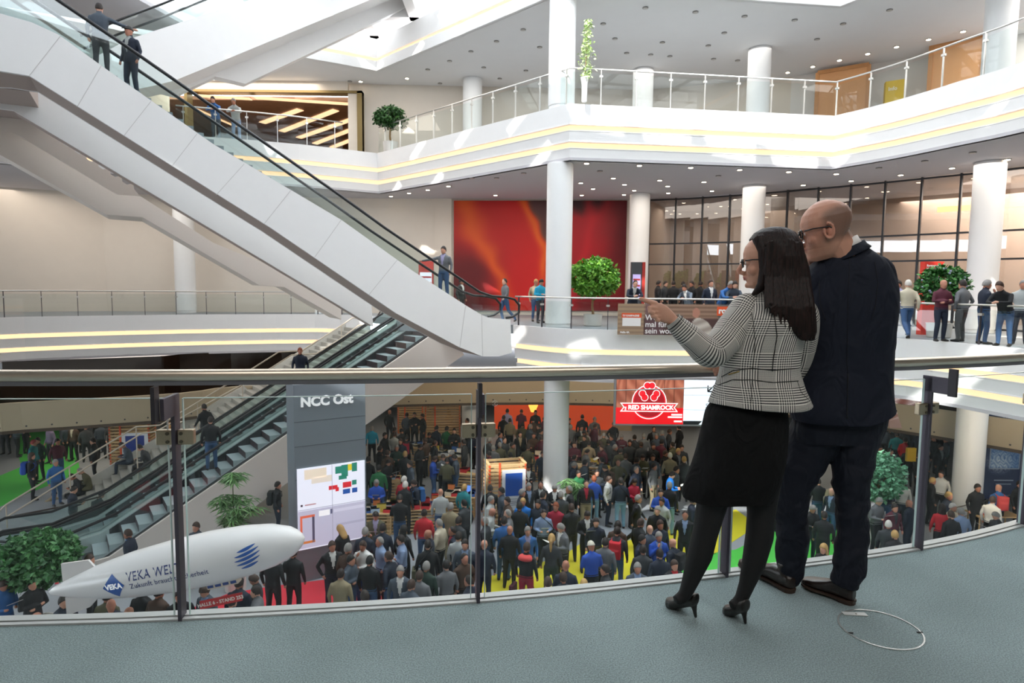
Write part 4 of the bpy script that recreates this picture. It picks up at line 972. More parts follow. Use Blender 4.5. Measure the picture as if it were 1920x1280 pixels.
# px py top low hair+kind pose facing [shirt] ; facing 0 = towards the camera, 90 = to the right
G1 = """631 1018 black navy brown.s p 30 white
641 987 black black blond.l r -130
654 1021 brown black grey.s s 160
656 1039 slate jeans black.s f 70
676 1018 white jeans brown.s c -10
684 992 navy black grey.b s 175
708 1011 bluegrey black grey.b p -60
717 985 navy black dark.s s 180
696 1046 black jeans black.s s 165
754 1006 bluegrey black dark.s f -80
727 1038 navy jeans brown.s p -110
756 1064 slate slate grey.s s 5 white
638 1071 khaki brown dark.b s 180
685 1112 black black dark.s s -150
784 1074 grey black brown.s s 170
779 1082 slate black brown.s s 150
808 1061 darkgreen black grey.s s 170
834 1054 grey black black.s s 200
853 1044 brown black dark.b p 30
802 1016 black black dark.b s 185
805 996 navy black white.n s -90
825 976 beige black grey.b s -110
795 958 red jeans dark.s s 175
756 988 black black black.l s 160
850 990 navy black dark.b s -80 crimson
859 1001 lightgrey black dark.s s 160
859 972 darkgrey black dark.s s 150
876 1013 slate black dark.s s 0 bluegrey
881 1083 navy black dark.b s -120
749 930 black jeans dark.s r 180
705 959 olive brown dark.s r 0 lilac
826 919 lightgrey jeans grey.n s 185
847 945 khaki khaki grey.s s 175
869 940 darkgrey black black.b s 230
870 910 teal black blond.s s 150
761 896 red black white.s s 150
760 905 black black white.s s 160
774 900 navy navy dark.s r -70
706 899 royal navy grey.s r 10
710 874 green jeans black.s s 175
726 862 black black dark.s r 60
770 866 slate black dark.s s -60
744 835 darkgreen black grey.s f 5
759 848 black black blond.s s 170
816 855 royal jeans brown.s r 100
827 853 grey black brown.s r 10
838 860 olive black dark.s r 180
855 853 slate jeans dark.s r -80
736 812 lightgrey navy brown.s s 175
762 818 black black dark.s s 175
697 800 cyan black grey.s s 190
724 812 black black dark.s s 60
730 770 black black tan.n s 160
777 774 black black dark.s f 0
793 777 black black dark.s s -60
821 800 navy black black.s s 150
835 801 green black dark.s s 150
851 804 black black dark.s f 0
805 811 black black dark.s r 10
871 826 darkgrey black dark.s s -100
711 838 black black dark.s s 120
786 833 black black dark.s r 60
919 912 black black dark.s s 180
919 932 lightgrey black grey.s s 70
942 916 slate black black.s s -80
954 934 brown black dark.s s -60
977 919 navy black grey.s s 80
991 907 black black grey.s s 15 bluegrey
1014 904 black black dark.b s 0 lightgrey
1017 924 navy black dark.b s 130
1040 909 black black grey.s r -5 white
1052 924 darkgrey black grey.s s 190
1069 913 black black grey.b s -80 lightgrey
1099 902 black khaki dark.b s 5 crimson
987 936 brightblue jeans blond.s s 0
1002 938 navy black black.s s -25
974 945 black black black.s s 175
954 958 grey black grey.b s -90
919 954 lightgrey black dark.n r 80
947 974 blue jeans dark.s s 170
911 972 darkgrey jeans grey.b s -110
1019 955 bluegrey navy dark.b r 5
1046 944 crimson black ginger.s s -20
1069 947 black black brown.s c 190
1102 959 black black dark.s r 10 white
1116 972 navy olive dark.s s 0
954 987 black black dark.n s 178
989 989 blue jeans grey.s s 10 lilac
987 1021 black crimson brown.s s 160
1055 982 grey black grey.s r -60 white
1034 1005 darkgrey darkgreen blond.p s 175
904 1016 navy navy grey.n s 180
1061 1055 navy navy dark.n s 178
1029 1086 brown black brown.s s 175
1061 1079 navy black brown.s s 190
1089 1089 tan black blond.s s 180
1116 1017 royal black cream.c r 195
1129 1014 grey black dark.s s 160
1137 1062 darkgrey black dark.s s -90
1150 896 white navy brown.s s 60
1118 894 royal lightjeans ginger.s s 175
1164 896 navy lightjeans dark.s s 178
1175 898 crimson black dark.l r 20
1195 930 black black grey.s w 70 lightgrey
1225 870 grey khaki dark.s s 50
1257 885 brightblue black dark.s r 70
1255 906 black lightjeans grey.s s 150
1239 918 royal black dark.s f -10 royal
1242 935 lightgrey black dark.s s -40
1233 951 black black grey.s s -20
1209 977 black black brown.s s 120
1202 1005 navy navy black.s s 50 white
1224 978 navy black brown.s s 10
1225 987 slate black grey.n s 175
1238 999 royal black grey.s c 5 bluegrey
1258 1011 navy black white.n s -140
1212 1028 darkgrey black dark.s s 170
1235 1033 navy black dark.s s 180
1195 1057 slate black grey.s s 0 bluegrey
1260 1050 black black brown.s s 10 red
1285 960 black black dark.b s -20 bluegrey
1157 991 darkgrey jeans dark.s s 160
1158 980 brown black dark.s s 150
1298 934 navy black dark.s s 90
1109 828 tan black dark.s s 175
1077 829 maroon black dark.s f 0
1086 798 black black dark.s s 20 lightgrey
1097 817 black black dark.s s -40
1150 835 black black grey.s s 60
1163 842 olive black dark.s s 150
1182 826 darkgrey black dark.s s -10
1191 817 darkgrey black dark.s s 150
1226 801 black black dark.b s 0 grey
1206 814 grey black grey.s s 180
1225 832 black black dark.s s 0
1208 852 olive black dark.s r 0
1196 859 slate black dark.s s 120
1255 850 khaki black cream.s s 170
1271 842 black black blond.s s 20 grey
1278 835 darkgrey black dark.s s 0
1248 847 black black brown.s s 60
1283 858 darkgrey black blond.s s 170
1267 876 slate navy dark.s s 60
1119 881 darkgrey black dark.s s 10
1084 883 green black dark.s s 20
1137 872 black black dark.s r -70
1074 867 navy black grey.s r 60
951 768 lilac black dark.s s 170
1004 770 black black dark.s s 0
956 786 khaki black dark.s s 175
981 794 olive black dark.s s 170
1000 784 brown black dark.s s 180
937 812 navy black dark.b s 60 bluegrey
975 810 black black dark.s s 10 tan
1001 812 brown black dark.s f 0
1012 796 black black dark.s s -90
991 871 black black dark.s r 0 white
1092 779 black black dark.s s 170
1066 785 darkgrey black dark.s s 60
1115 783 grey black grey.s s 0
944 780 black black dark.s s 150
926 836 grey black grey.s s 180
917 822 darkgrey black grey.s s 140
1540 900 black jeans black.s s 180
1559 901 tan black ginger.s s 180
1561 917 navy jeans white.n s -60 bluegrey
1522 947 black navy grey.s r 5
1546 1022 black black blond.l s -60
1546 962 black black dark.s s 150
1664 903 navy jeans dark.s r -70
1692 899 lightgrey navy blond.s s -20
1676 946 maroon black dark.s s 5 darkgrey
1707 940 navy navy white.n s -150
1646 933 grey black grey.s r 20
1666 979 darkgrey black white.s s 150
1679 998 black black blond.s s 170
1451 902 teal black white.s s 0
1690 882 black black ginger.s s 20
1747 897 black black blond.s s 70
1766 884 white black dark.s s -60
1769 948 red black dark.l s 150
1785 961 black black brown.s s 178
1802 955 bluegrey black grey.s s 178
1785 945 beige black white.s s 20
1777 924 navy black blond.s s 30
1871 961 darkgrey black grey.s r -90
1861 933 white black brown.s s 120
1874 911 blue black tan.n s 175
1832 909 black black dark.s s 0
1845 863 black black brown.n s 160
1911 903 black black dark.b s 20
1763 834 black black dark.s s 10 lightgrey
1722 851 black black dark.s s 30
1764 792 darkgrey black dark.s s 0
1648 836 brown black dark.s s 0
1682 812 teal black dark.s s 150
1697 822 red black dark.s s 100
1710 800 black black dark.s s 0
1654 800 slate black grey.s s 160
1661 778 olive black dark.s s 30
1772 764 darkgrey black dark.s s 60
1900 832 brown black dark.s s -60
1909 798 khaki black dark.s s 20
1735 822 black black dark.s s -40
1740 790 maroon black dark.s s 90
1668 842 grey black dark.s s 40
1705 838 black black dark.s s 160
1640 768 black black dark.s s 20
9 783 black black dark.s s 0
43 784 black black dark.s s 150
93 797 purple black dark.b s -20
136 794 brown black dark.n s -10 beige
116 789 darkgrey black dark.s s -60
150 783 black black dark.s s 90
62 826 teal black red.s s 100
71 822 darkgreen black dark.s s 0
107 824 maroon jeans dark.s s 60
57 851 black black brown.l s 120
103 863 blue jeans grey.s s 60
176 823 black black dark.s s -60
184 784 black navy dark.s s 0
203 790 darkgrey black dark.s s 60
3 1088 blue jeans brown.s r 60
58 1087 black black black.s f 60
70 1151 beige black tan.n s 0
117 1120 navy jeans dark.s s 60
208 1126 navy navy tan.n s 30
243 1141 black black tan.n s 0
200 1112 olive jeans dark.s s 180
268 1100 black navy dark.s s 170
300 1104 brown black dark.s s 160
387 1098 slate black brown.s r -20 bluegrey
479 1079 darkgrey black brown.s r -70 green
482 1102 grey black dark.s s -80
549 1032 black black dark.s s 178
434 1122 slate black dark.b s 175
449 1086 navy navy dark.s s 170
510 1034 black black dark.s s 170
330 1108 black black dark.s s 30
165 1043 teal black brown.s s 100
242 995 navy black brown.s s -80 blue
369 981 slate black brown.s s -20
519 905 black navy dark.s s 100
690 858 black black dark.s s 170"""
def parse(txt, **kw):
    for ln in txt.split('\n'):
        q = ln.split(); 
        if len(q) < 7: continue
        px, py = float(q[0]), float(q[1]); hc_, hk = q[4].split('.'); sc = .99 + .06 * (((px * 13 + py * 7) % 10) / 10)
        if hc_ == 'tan': hc_ = 'brown'
        loc = gp(px, py, h=1.755 * sc)
        fem = hk in 'lp'
        person(loc, float(q[6]) + ((px * 7) % 11) - 5, q[2], q[3], hc_, HK[hk], POSL[q[5]], fem, q[7] if len(q) > 7 else None, sc, px=px, py=py, **kw)
parse(G1)
# far dim rows deep in the hall
rnd = random.Random(5)
cols = ['black', 'darkgrey', 'navy', 'brown', 'slate', 'olive', 'grey', 'maroon']
taken = [(p['px'], p['py']) for p in PEOPLE]
for (x0, x1, y0, y1, n) in ((690, 890, 762, 850, 14), (905, 1020, 765, 850, 12), (1065, 1290, 785, 880, 26), (1630, 1790, 752, 850, 12), (5, 200, 778, 800, 4), (1795, 1918, 790, 880, 6)):
    k = 0; tries = 0
    while k < n and tries < 400:
        tries += 1; px = rnd.uniform(x0, x1); py = rnd.uniform(y0, y1)
        if x0 == 690 and py < 800 and px < 760 - (py - 770) : continue
        if any(abs(px - a) < 9 and abs(py - b) < 9 for a, b in taken): continue
        taken.append((px, py)); k += 1; c = rnd.choice(cols)
        person(gp(px, py), rnd.uniform(-180, 180), c, 'black', rnd.choice(['dark', 'brown', 'grey', 'black']), rnd.choice(['short', 'short', 'balding']), rnd.choice(['standing', 'reading', 'standing', 'with hands in pockets']), px=px, py=py)
# keep everybody at arm's length
for _ in range(14):
    for i in range(len(PEOPLE)):
        a = PEOPLE[i]['o']
        for j in range(i):
            b = PEOPLE[j]['o']; d = a.location - b.location
            if abs(d.x) < .5 and abs(d.y) < .5:
                l = math.hypot(d.x, d.y)
                if l < .50:
                    if l < .01: d = Vector((.1, .1, 0)); l = .14
                    k = (.50 - l) / 2 / l; a.location.x += d.x * k; a.location.y += d.y * k; b.location.x -= d.x * k; b.location.y -= d.y * k
# leaflets, bags
def leaflet(p, i):
    o = p['o']; c_, s_ = math.cos(o.rotation_euler.z), math.sin(o.rotation_euler.z); L_ = lambda x, y, z: o.location + Vector((c_ * x - s_ * y, s_ * x + c_ * y, z)) * o.scale.x
    mb = MB(); a_ = L_(-.10, -.33, 1.185); b_ = L_(.10, -.33, 1.185); c3 = L_(.10, -.52, 1.27); d3 = L_(-.10, -.52, 1.27); mb.prism([a_, b_, c3, d3], (0, 0, .006))
    q = mb.build('leaflet', mat('paper_white', '#e6e5e0', .7)); tag(q, 'white leaflet held by the ' + ('leftmost' if i == 0 else 'reading') + ' person in ' + p['c'] + ' ' + p['g'] + ' with ' + p['h'], 'leaflet', 'leaflets in the hands of readers')
rd_ = [p for p in PEOPLE if p['pose'] == 'reading' and p['px'] and abs(((p['o'].rotation_euler.z * 57.3 + 180) % 360) - 180) < 115]
for i, p in enumerate(rd_[:34]): leaflet(p, 1)
from collections import defaultdict as _dd
_g = _dd(list)
for o in COL.objects:
    if o.name.startswith('leaflet'): _g[o['label']].append(o)
for k, v in _g.items():
    if len(v) > 1:
        for n_, o in enumerate(sorted(v, key=lambda q: q.location.x)): o['label'] = ' '.join(k.split()[:13]) + ', ' + ('leftmost', 'second from left', 'third from left', 'fourth from left', 'fifth from left')[min(n_, 4)]
def pack_mesh():
    mb = MB(); mb.obox((0, .20, 1.22), (.14, 0, 0), (0, .075, 0), (0, 0, .22)); mb.obox((0, .28, 1.14), (.10, 0, 0), (0, .03, 0), (0, 0, .11))
    for sx in (-1, 1): mb.tube([(sx * .10, .14, 1.42), (sx * .11, .02, 1.465), (sx * .115, -.125, 1.38), (sx * .13, -.12, 1.22), (sx * .17, .06, 1.08)], .02, 6)
    m = remesh(mb, .02, None, 'backpack', 4); m.shade_smooth(); return m
PKM = pack_mesh()
def backpack(px, py, col, name_):
    p = min(PEOPLE, key=lambda q: (q['px'] - px) ** 2 + (q['py'] - py) ** 2); o = p['o']; q = bpy.data.objects.new('backpack', PKM); COL.objects.link(q); q.location = o.location; q.rotation_euler = o.rotation_euler; q.scale = o.scale
    if len(PKM.materials) == 0: PKM.materials.append(pm('cloth', 'black', TOPS['black']))
    q.material_slots[0].link = 'OBJECT'; q.material_slots[0].material = pm('cloth', col, TOPS[col]); tag(q, name_ + ' backpack worn by the person in ' + p['c'] + ' ' + p['g'] + ' with ' + p['h'], 'backpack', 'backpacks')
for q in ((774, 900, 'blue', 'blue'), (762, 818, 'crimson', 'dark red'), (1157, 991, 'red', 'black and red'), (1258, 1011, 'black', 'black'), (1150, 896, 'navy', 'navy'), (1874, 911, 'coral', 'orange'), (57, 851, 'royal', 'royal blue'), (399, 801, 'black', 'black'), (1137, 872, 'brown', 'brown')): backpack(*q)
def at_person(px, py): p = min(PEOPLE, key=lambda q: (q['px'] - px) ** 2 + (q['py'] - py) ** 2); return p, p['o']
def bag(px, py, side, col, lab, strap=True, pat=None):
    p, o = at_person(px, py); c_, s_ = math.cos(o.rotation_euler.z), math.sin(o.rotation_euler.z); k = o.scale.x; L_ = lambda x, y, z: o.location + Vector((c_ * x - s_ * y, s_ * x + c_ * y, z)) * k
    ux = Vector((c_, s_, 0)); uy = Vector((-s_, c_, 0)); z0 = .88 if strap else .52
    t = thing('shoulder_bag' if strap else 'handbag', lab, 'bag', L_(side * .30, 0, z0 - .15)); mb = MB(); mb.obox(L_(side * .31, .02, z0), ux * .055, uy * .17, (0, 0, .13)); q = mb.build('body', pm('cloth', col, TOPS[col]), t); bv = q.modifiers.new('b', 'BEVEL'); bv.width = .03; bv.segments = 3
    if strap: MB().tube([L_(side * .31, .02, z0 + .12), L_(side * .2, -.12, 1.2), L_(-side * .12, -.06, 1.47), L_(-side * .08, .12, 1.44), L_(side * .15, .14, 1.2), L_(side * .31, .1, z0 + .1)], .013, 5).build('strap', pm('cloth', 'black', TOPS['black']), t)
    else: MB().tube([L_(side * .31, -.10, z0 + .12), L_(side * .27, -.03, z0 + .27), L_(side * .31, .10, z0 + .12)], .012, 5).build('handle', pm('cloth', 'black', TOPS['black']), t)
    if pat:
        for a in range(6): MB().obox(L_(side * .31, -.12 + .08 * (a % 3) + .03, z0 - .06 + .12 * (a // 3)) + ux * side * .057 * k, ux * .003, uy * .025, (0, 0, .03)).build('patch', pm('cloth', pat[a % 2], TOPS[pat[a % 2]]), t)
bag(1164, 896, -1, 'black', 'black shoulder bag on the person in navy jacket and pale jeans')
bag(1019, 955, 1, 'black', 'black shoulder bag carried by the balding person in a pale blue shirt')
bag(987, 1021, 1, 'maroon', 'patterned red and blue handbag of the person with the coral hood', False, ('royal', 'coral'))
bag(802, 1016, 1, 'olive', 'olive shoulder bag of the balding person in a black top seen from behind')
p, o = at_person(987, 1021); mb = MB(); mb.rings([ell(Vector((0, .05, z)), a, b, X3, Vector((0, 1, 0)), 16) for z, a, b in ((1.37, .17, .12), (1.42, .175, .145), (1.47, .14, .12), (1.495, .09, .08))]); q = mb.build('hood', pm('cloth', 'coral', TOPS['coral']), None, True, loc=(0, 0, 0)); q.parent = o; q.location = (0, 0, 0)
# ---- stairs, escalators
def on_plane(pl, px, off, zf, dz=0.0):
    s_ = 0.0
    for _ in range(30):
        q = pl.to((s_, zf(s_)), off); # move along s so that the body centre projects to px
        a = (ray(px, 900).x / ray(px, 900).y); f = q.x - a * q.y; s_ -= f / (pl.d.x - a * pl.d.y) * .9
    return pl.to((s_, zf(s_) + dz), off)
def esc_z(s_): return esc_line(-s_ / 11.2)[1] + .24
def on_stairs(px, py, seat):
    best = None
    for i in range(30):
        off = 4.1 + i * .14; p = on_plane(EP, px, off, stair_z); hz_ = p.z + (.92 if seat else 1.7)
        # projected head height
        v = CM.to_3x3().inverted() @ (Vector((p.x, p.y, hz_)) - Vector((0, 0, CAMZ))); y = 640 + F * v.y / v.z
        if best is None or abs(y - py) < best[0]: best = (abs(y - py), p)
    return best[1]
kw = dict(group='people on the granite stairs')
for (px, py, seat, rz, top, low, hair, hk, pose) in ((150, 865, 1, -40, 'black', 'black', 'dark', 'short', 'sitting'), (166, 868, 1, -60, 'olive', 'olive', 'grey', 'balding', 'sitting'), (94, 893, 1, 60, 'tan', 'black', 'dark', 'short', 'sitting'),
    (134, 933, 0, 110, 'navy', 'darkgrey', 'dark', 'balding', 'reading'), (178, 934, 1, 170, 'black', 'maroon', 'dark', 'short', 'sitting'), (26, 950, 1, -60, 'blue', 'jeans', 'brown', 'short', 'sitting'),
    (245, 818, 1, -70, 'slate', 'navy', 'dark', 'short', 'sitting'), (278, 838, 1, -80, 'darkgrey', 'black', 'dark', 'short', 'sitting'), (388, 762, 0, -120, 'black', 'black', 'dark', 'short', 'walking')):
    p = on_stairs(px, py, seat)
    if seat: p.z -= .30
    person(p, rz, top, low, hair, hk, pose, px=px, py=py, place='on the stairs', **kw)
p = on_plane(EP, 398, .8, esc_z); person(p, -150, 'black', 'jeans', 'dark', 'balding', 'standing', px=398, py=801, place='riding the lower escalator', group='people on the escalators')
p = on_plane(EP, 567, 2.4, esc_z); person(p, 20, 'navy', 'black', 'ginger', 'short', 'standing', px=567, py=702, place='riding down behind the grey totem', group='people on the escalators')
def a_z(s_):
    for i in range(len(pt) - 1):
        if pt[i + 1][0] >= s_ >= pt[i][0]: f = (s_ - pt[i][0]) / (pt[i + 1][0] - pt[i][0]); return pt[i][1] + f * (pt[i + 1][1] - pt[i][1]) - .12
    return 0
kw = dict(group='people on the escalators')
p = on_plane(A, 224, .62, a_z); p.z += .05; person(p, 200, 'slate', 'darkgrey', 'dark', 'balding', 'reaching to one side', px=224, py=42, place='near the top of the long escalator', **kw)
p = on_plane(A, 277, .62, a_z); p.z += .02; person(p, -15, 'navy', 'navy', 'black', 'cap', 'standing', px=277, py=90, place='riding the long escalator', shirt='lightgrey', **kw)
p = on_plane(A, 832, .62, a_z); person(p, -20, 'grey', 'jeans', 'dark', 'short', 'reaching to one side', px=832, py=478, place='low on the long escalator', shirt='lilac', **kw)
# ---- middle gallery (level with the camera)
def gal(px, d, rz, top, low, hair, hk, pose, place, shirt=None, z=0.0, fem=False, sc=1.0, garment=None, extra=''):
    a = ray(px, 560); return person(Vector((a.x / a.y * d, d, z)), rz, top, low, hair, hk, pose, fem, shirt, sc, place, 'people on the galleries', px, 560 if z < 1 else 220, garment, extra)
gal(864, 27.5, 60, 'black', 'black', 'dark', 'short', 'standing', 'behind the foot of the long escalator', 'white')
gal(947, 26.3, -60, 'grey', 'jeans', 'dark', 'balding', 'walking', 'in front of the red mural')
gal(1004, 27.4, 20, 'tan', 'jeans', 'blond', 'short', 'standing', 'beside the white column')
gal(1013, 26.2, 30, 'cyan', 'navy', 'black', 'short', 'reading', 'left of the white column')
gal(1032, 25.4, -100, 'lightgrey', 'khaki', 'blond', 'short', 'reading', 'before the white column')
gal(1186, 23.55, 0, 'navy', 'navy', 'dark', 'balding', 'leaning', 'on the railing right of the leafy tree', 'white')
gal(1292, 23.3, -40, 'slate', 'navy', 'dark', 'short', 'leaning', 'on the railing above the banner', 'white', sc=.93)
gal(1331, 23.9, 10, 'navy', 'navy', 'brown', 'short', 'standing', 'behind the railing above the banner', 'white')
gal(1353, 22.95, 20, 'blue', 'jeans', 'grey', 'short', 'leaning', 'on the railing left of the woman')
gal(1373, 22.85, -10, 'slate', 'jeans', 'dark', 'short', 'leaning', 'closest to the woman on the railing')
for px, d, c, rz in ((1233, 28.6, 'black', 90), (1262, 29.2, 'black', 160), (1297, 28.8, 'black', -60), (1246, 30.2, 'darkgrey', 40), (1312, 30.0, 'black', 120), (1280, 30.8, 'darkgrey', 170)):
    gal(px, d, rz, c, 'black', 'dark', 'short', 'standing', 'near the dark doorway in the glass wall')
gal(1684, 20.6, -60, 'lilac', 'navy', 'dark', 'short', 'walking', 'close to the right shoulder of the man')
gal(1702, 19.6, 170, 'beige', 'jeans', 'white', 'short', 'walking', 'walking left of the flowering bush')
gal(1766, 18.7, 0, 'maroon', 'navy', 'dark', 'bald', 'with folded arms', 'before the flowering bush')
gal(1805, 18.6, -160, 'grey', 'darkgrey', 'dark', 'short', 'with hands in pockets', 'before the thick column')
gal(1846, 17.9, 80, 'navy', 'jeans', 'grey', 'short', 'with a hand at the face', 'before the thick column at right')
gal(1888, 17.25, -60, 'black', 'jeans', 'brown', 'short', 'leaning', 'bending over the rail at right')
gal(1917, 17.9, -40, 'lightgrey', 'navy', 'grey', 'short', 'standing', 'at the right edge')
# two men leaning on the top gallery railing
for px, top, low, hair in ((405, 'blue', 'slate', 'black'), (443, 'lightgrey', 'bluegrey', 'grey')):
    i = 0; a = ray(px, 230); k = a.x / a.y; P_ = offset_line(L3[1:7], .75)
    for u0, u1 in zip(P_[:-1], P_[1:]):
        f0 = u0.x - k * u0.y; f1 = u1.x - k * u1.y
        if f0 * f1 <= 0: f = f0 / (f0 - f1); q = u0.lerp(u1, f); break
    person(Vector((q.x, q.y, Z3)), 12, top, low, hair, 'short', 'leaning', False, None, 1.04, 'on the top railing', 'people on the galleries', px, 185)
name_people()
# ================================================================ things standing about
G0 = -7.0
def flat_poly(pix, z, name, m, lab, cat):
    mb = MB(); mb.prism([PZ(x, y, z) for x, y in pix], (0, 0, .008)); o = mb.build(name, m); return tag(o, lab, cat)
flat_poly([(-80, 985), (0, 950), (50, 925), (105, 905), (150, 885), (145, 850), (120, 800), (95, 783), (18, 783), (40, 875), (-80, 925)], G0, 'carpet', mat('green_carpet', '#52c44c', .9, noise=.06), 'bright green carpet on the ground floor at the far left', 'carpet')
flat_poly([(903, 1125), (903, 1086), (950, 1070), (1005, 1056), (1050, 1046), (1090, 1018), (1130, 1022), (1170, 1015), (1215, 1005), (1260, 992), (1310, 978), (1380, 955), (1420, 985), (1330, 1045), (1240, 1075), (1180, 1125), (1040, 1150)], G0, 'carpet', mat('yellow_carpet', '#d9cf2c', .9, noise=.05), 'yellow carpet patch on the ground floor below the middle panes', 'carpet')
flat_poly([(330, 1175), (360, 1140), (430, 1112), (510, 1099), (615, 1086), (690, 1080), (745, 1088), (750, 1175), (560, 1200)], G0, 'carpet', mat('red_carpet', '#dc3645', .9, noise=.05), 'red carpet on the ground floor in front of the grey totem', 'carpet')
flat_poly([(1262, 1090), (1275, 1052), (1320, 1040), (1380, 1030), (1470, 985), (1560, 960), (1600, 990), (1585, 1080), (1400, 1120)], G0, 'carpet', mat('green_carpet', '#52c44c', .9, noise=.06), 'green carpet on the ground floor below the right hand pane', 'carpet')
# ---- grey totem
a = PZ(557, 1094, G0); b = PZ(688, 1064, G0); u = (b - a); wT = u.length; u.normalize(); n = Vector((-u.y, u.x, 0)); zt = PY(553, 722, a.y).z
t = thing('totem', 'tall dark grey totem reading NCC Ost with a lit screen of hall plans', 'totem', a)
M_tot = mat('totem_grey', '#7f8890', .5, .2, noise=.03, nscale=3)
h = zt - G0
MB().prism([a, b, b + Vector((0, 0, h)), a + Vector((0, 0, h))], n * .9).build('body', M_tot, t)
for zz in (h - 1.05, h - 1.75, 3.0):
    MB().obox(a + u * wT / 2 + Vector((0, 0, zz)) - n * .003, u * wT / 2, n * .004, (0, 0, .008)).build('seam', mat('seam_grey', '#555b62', .6), t)
x = text_mb('NCC Ost', .37, .02, .014, 'LEFT'); place(x, a + u * .18 + Vector((0, 0, h - .62)) - n * .02, u, (0, 0, 1)); x.build('lettering', mat('white_letters', '#eef0f2', .4, emit='#ffffff', es=.15), t)
s0 = PP(553, 880, a, math.atan2(u.y, u.x)); s1 = PP(562, 1031, a, math.atan2(u.y, u.x)); zs1 = s0.z - G0; zs0 = s1.z - G0
sc_ = MB().obox(a + u * (wT * .5) - n * .02 + Vector((0, 0, (zs0 + zs1) / 2)), u * (wT * .475), n * .02, (0, 0, (zs1 - zs0) / 2)).build('screen', mat('screen_pale', '#d9d9e6', .3, emit='#dfe0ee', es=.42), t)
def on_screen(u0, v0, u1, v1, col, name, em=.35, k=1):
    p0 = a + u * wT * (.025 + .95 * u0) - n * (.041 + .001 * k) + Vector((0, 0, zs1 - (zs1 - zs0) * v0)); p1 = a + u * wT * (.025 + .95 * u1) - n * (.041 + .001 * k) + Vector((0, 0, zs1 - (zs1 - zs0) * v1))
    MB().add([p0, (p1.x, p1.y, p0.z), p1, (p0.x, p0.y, p1.z)], [(0, 1, 2, 3)]).build(name, mat('scr_' + col[1:], col, .4, emit=col, es=em), sc_)
for q in ((.55, .03, .66, .12, '#2b7f6c'), (.64, .02, .74, .17, '#2b7f6c'), (.74, .02, .80, .10, '#d8c22c'), (.80, .01, .88, .12, '#2b7f6c'), (.60, .15, .72, .20, '#2b7f6c'), (.45, .26, .58, .31, '#cf2a35'), (.55, .29, .60, .34, '#cf2a35'), (.66, .24, .79, .31, '#cf2a35'), (.80, .23, .87, .29, '#2b7f6c'), (.66, .33, .77, .39, '#25509c'), (.80, .33, .88, .39, '#25509c'),
          (.10, .02, .42, .14, '#e3d3c0'), (.2, .12, .5, .2, '#ded2c6'), (.04, .44, .07, .465, '#443040'), (.10, .445, .26, .46, '#b4868c'),
          (.0, .52, 1, .985, '#b9b6cc'), (.30, .55, .46, .62, '#f2f2f6'), (.47, .55, .50, .61, '#5b5a78'), (.03, .60, .06, .93, '#d8674a'), (.03, .58, .24, .61, '#d8674a'), (.20, .58, .235, .93, '#4f4a60'), (.03, .90, .24, .93, '#c77840'), (.52, .56, .98, .60, '#cbc8dc'), (.55, .75, .98, .78, '#a9a6be')):
    on_screen(*q, 'map_block', k=2 if q[1] > .53 or q[1] < .5 else 1)
on_screen(.497, 0, .503, 1, '#8c8ba0', 'tile_seam', k=3); on_screen(0, .505, 1, .511, '#8c8ba0', 'tile_seam', k=3)
# ---- airship
Yb = 12.6; nose = PY(571, 1008, Yb); tail = PY(92, 1110, Yb); ax = (nose - tail); L = ax.length; ax.normalize()
up = Vector((0, 0, 1)) - ax * ax.z; up.normalize(); nn = ax.cross(up); nn = nn if nn.y < 0 else -nn   # nn towards the camera
def rad(f): # radius along the axis from tail to nose
    pts_ = [(0, .02), (.015, .075), (.05, .135), (.12, .235), (.22, .36), (.35, .46), (.5, .52), (.65, .535), (.78, .50), (.88, .42), (.95, .29), (.985, .16), (1, .02)]
    for (f0, r0), (f1, r1) in zip(pts_[:-1], pts_[1:]):
        if f <= f1: k = (f - f0) / (f1 - f0); return r0 + (r1 - r0) * k
    return .02
t = thing('airship', 'white model airship with blue emblem and lettering hanging over the crowd at lower left', 'model airship', (tail + nose) / 2 - up * .6)
mb = MB(); N = 40
fs = [0, .008, .02, .04, .07, .1, .15, .2, .27, .35, .43, .5, .58, .65, .72, .78, .84, .88, .92, .95, .975, .99, 1]
mb.rings([[tail + ax * L * f + (up * math.cos(2 * math.pi * k / N) + nn * math.sin(2 * math.pi * k / N)) * rad(f) for k in range(N)] for f in fs])
hull = mb.build('hull', mat('airship_white', '#eceae9', .28, coat=.3), t, True)
M_fin = mat('fin_white', '#e6e2e0', .4)
for pix, w_ in (([(114, 1057), (165, 1050), (182, 1068), (118, 1096)], .05), ([(122, 1120), (182, 1122), (168, 1138), (125, 1154)], .05)):
    MB().prism([PY(x, y, Yb) for x, y in pix], (0, w_, 0)).build('tail_fin', M_fin, t)
gm = MB(); gc = tail + ax * L * .66 - up * .56
gm.obox(gc, ax * .33, nn * .10, up * .06); g_ = gm.build('gondola', mat('gondola_cream', '#dccfbc', .4), t); bvm = g_.modifiers.new('b', 'BEVEL'); bvm.width = .03; bvm.segments = 3
for k in range(4): MB().obox(gc + ax * (-.24 + .16 * k) + nn * .102 + up * .005, ax * .06, nn * .003, up * .028).build('gondola_window', mat('deep_blue', '#1c3f8a', .3), g_)
MB().obox(tail + ax * .22 + up * .155 + nn * .02, ax * .03, nn * .02, up * .012).build('tail_light', mat('red_lamp', '#c8243c', .3), t)
def wrap(mb, f0, v0):
    """lay flat lettering on the hull: x along the axis from fraction f0, y up from v0"""
    out = []
    for p in mb.v:
        s_ = f0 * L + p.x; v = v0 + p.y; r = rad(s_ / L); c_ = math.sqrt(max(.0001, r * r - v * v)); out.append(tail + ax * s_ + up * v + nn * (c_ + .005 + p.z))
    mb.v = out; return mb
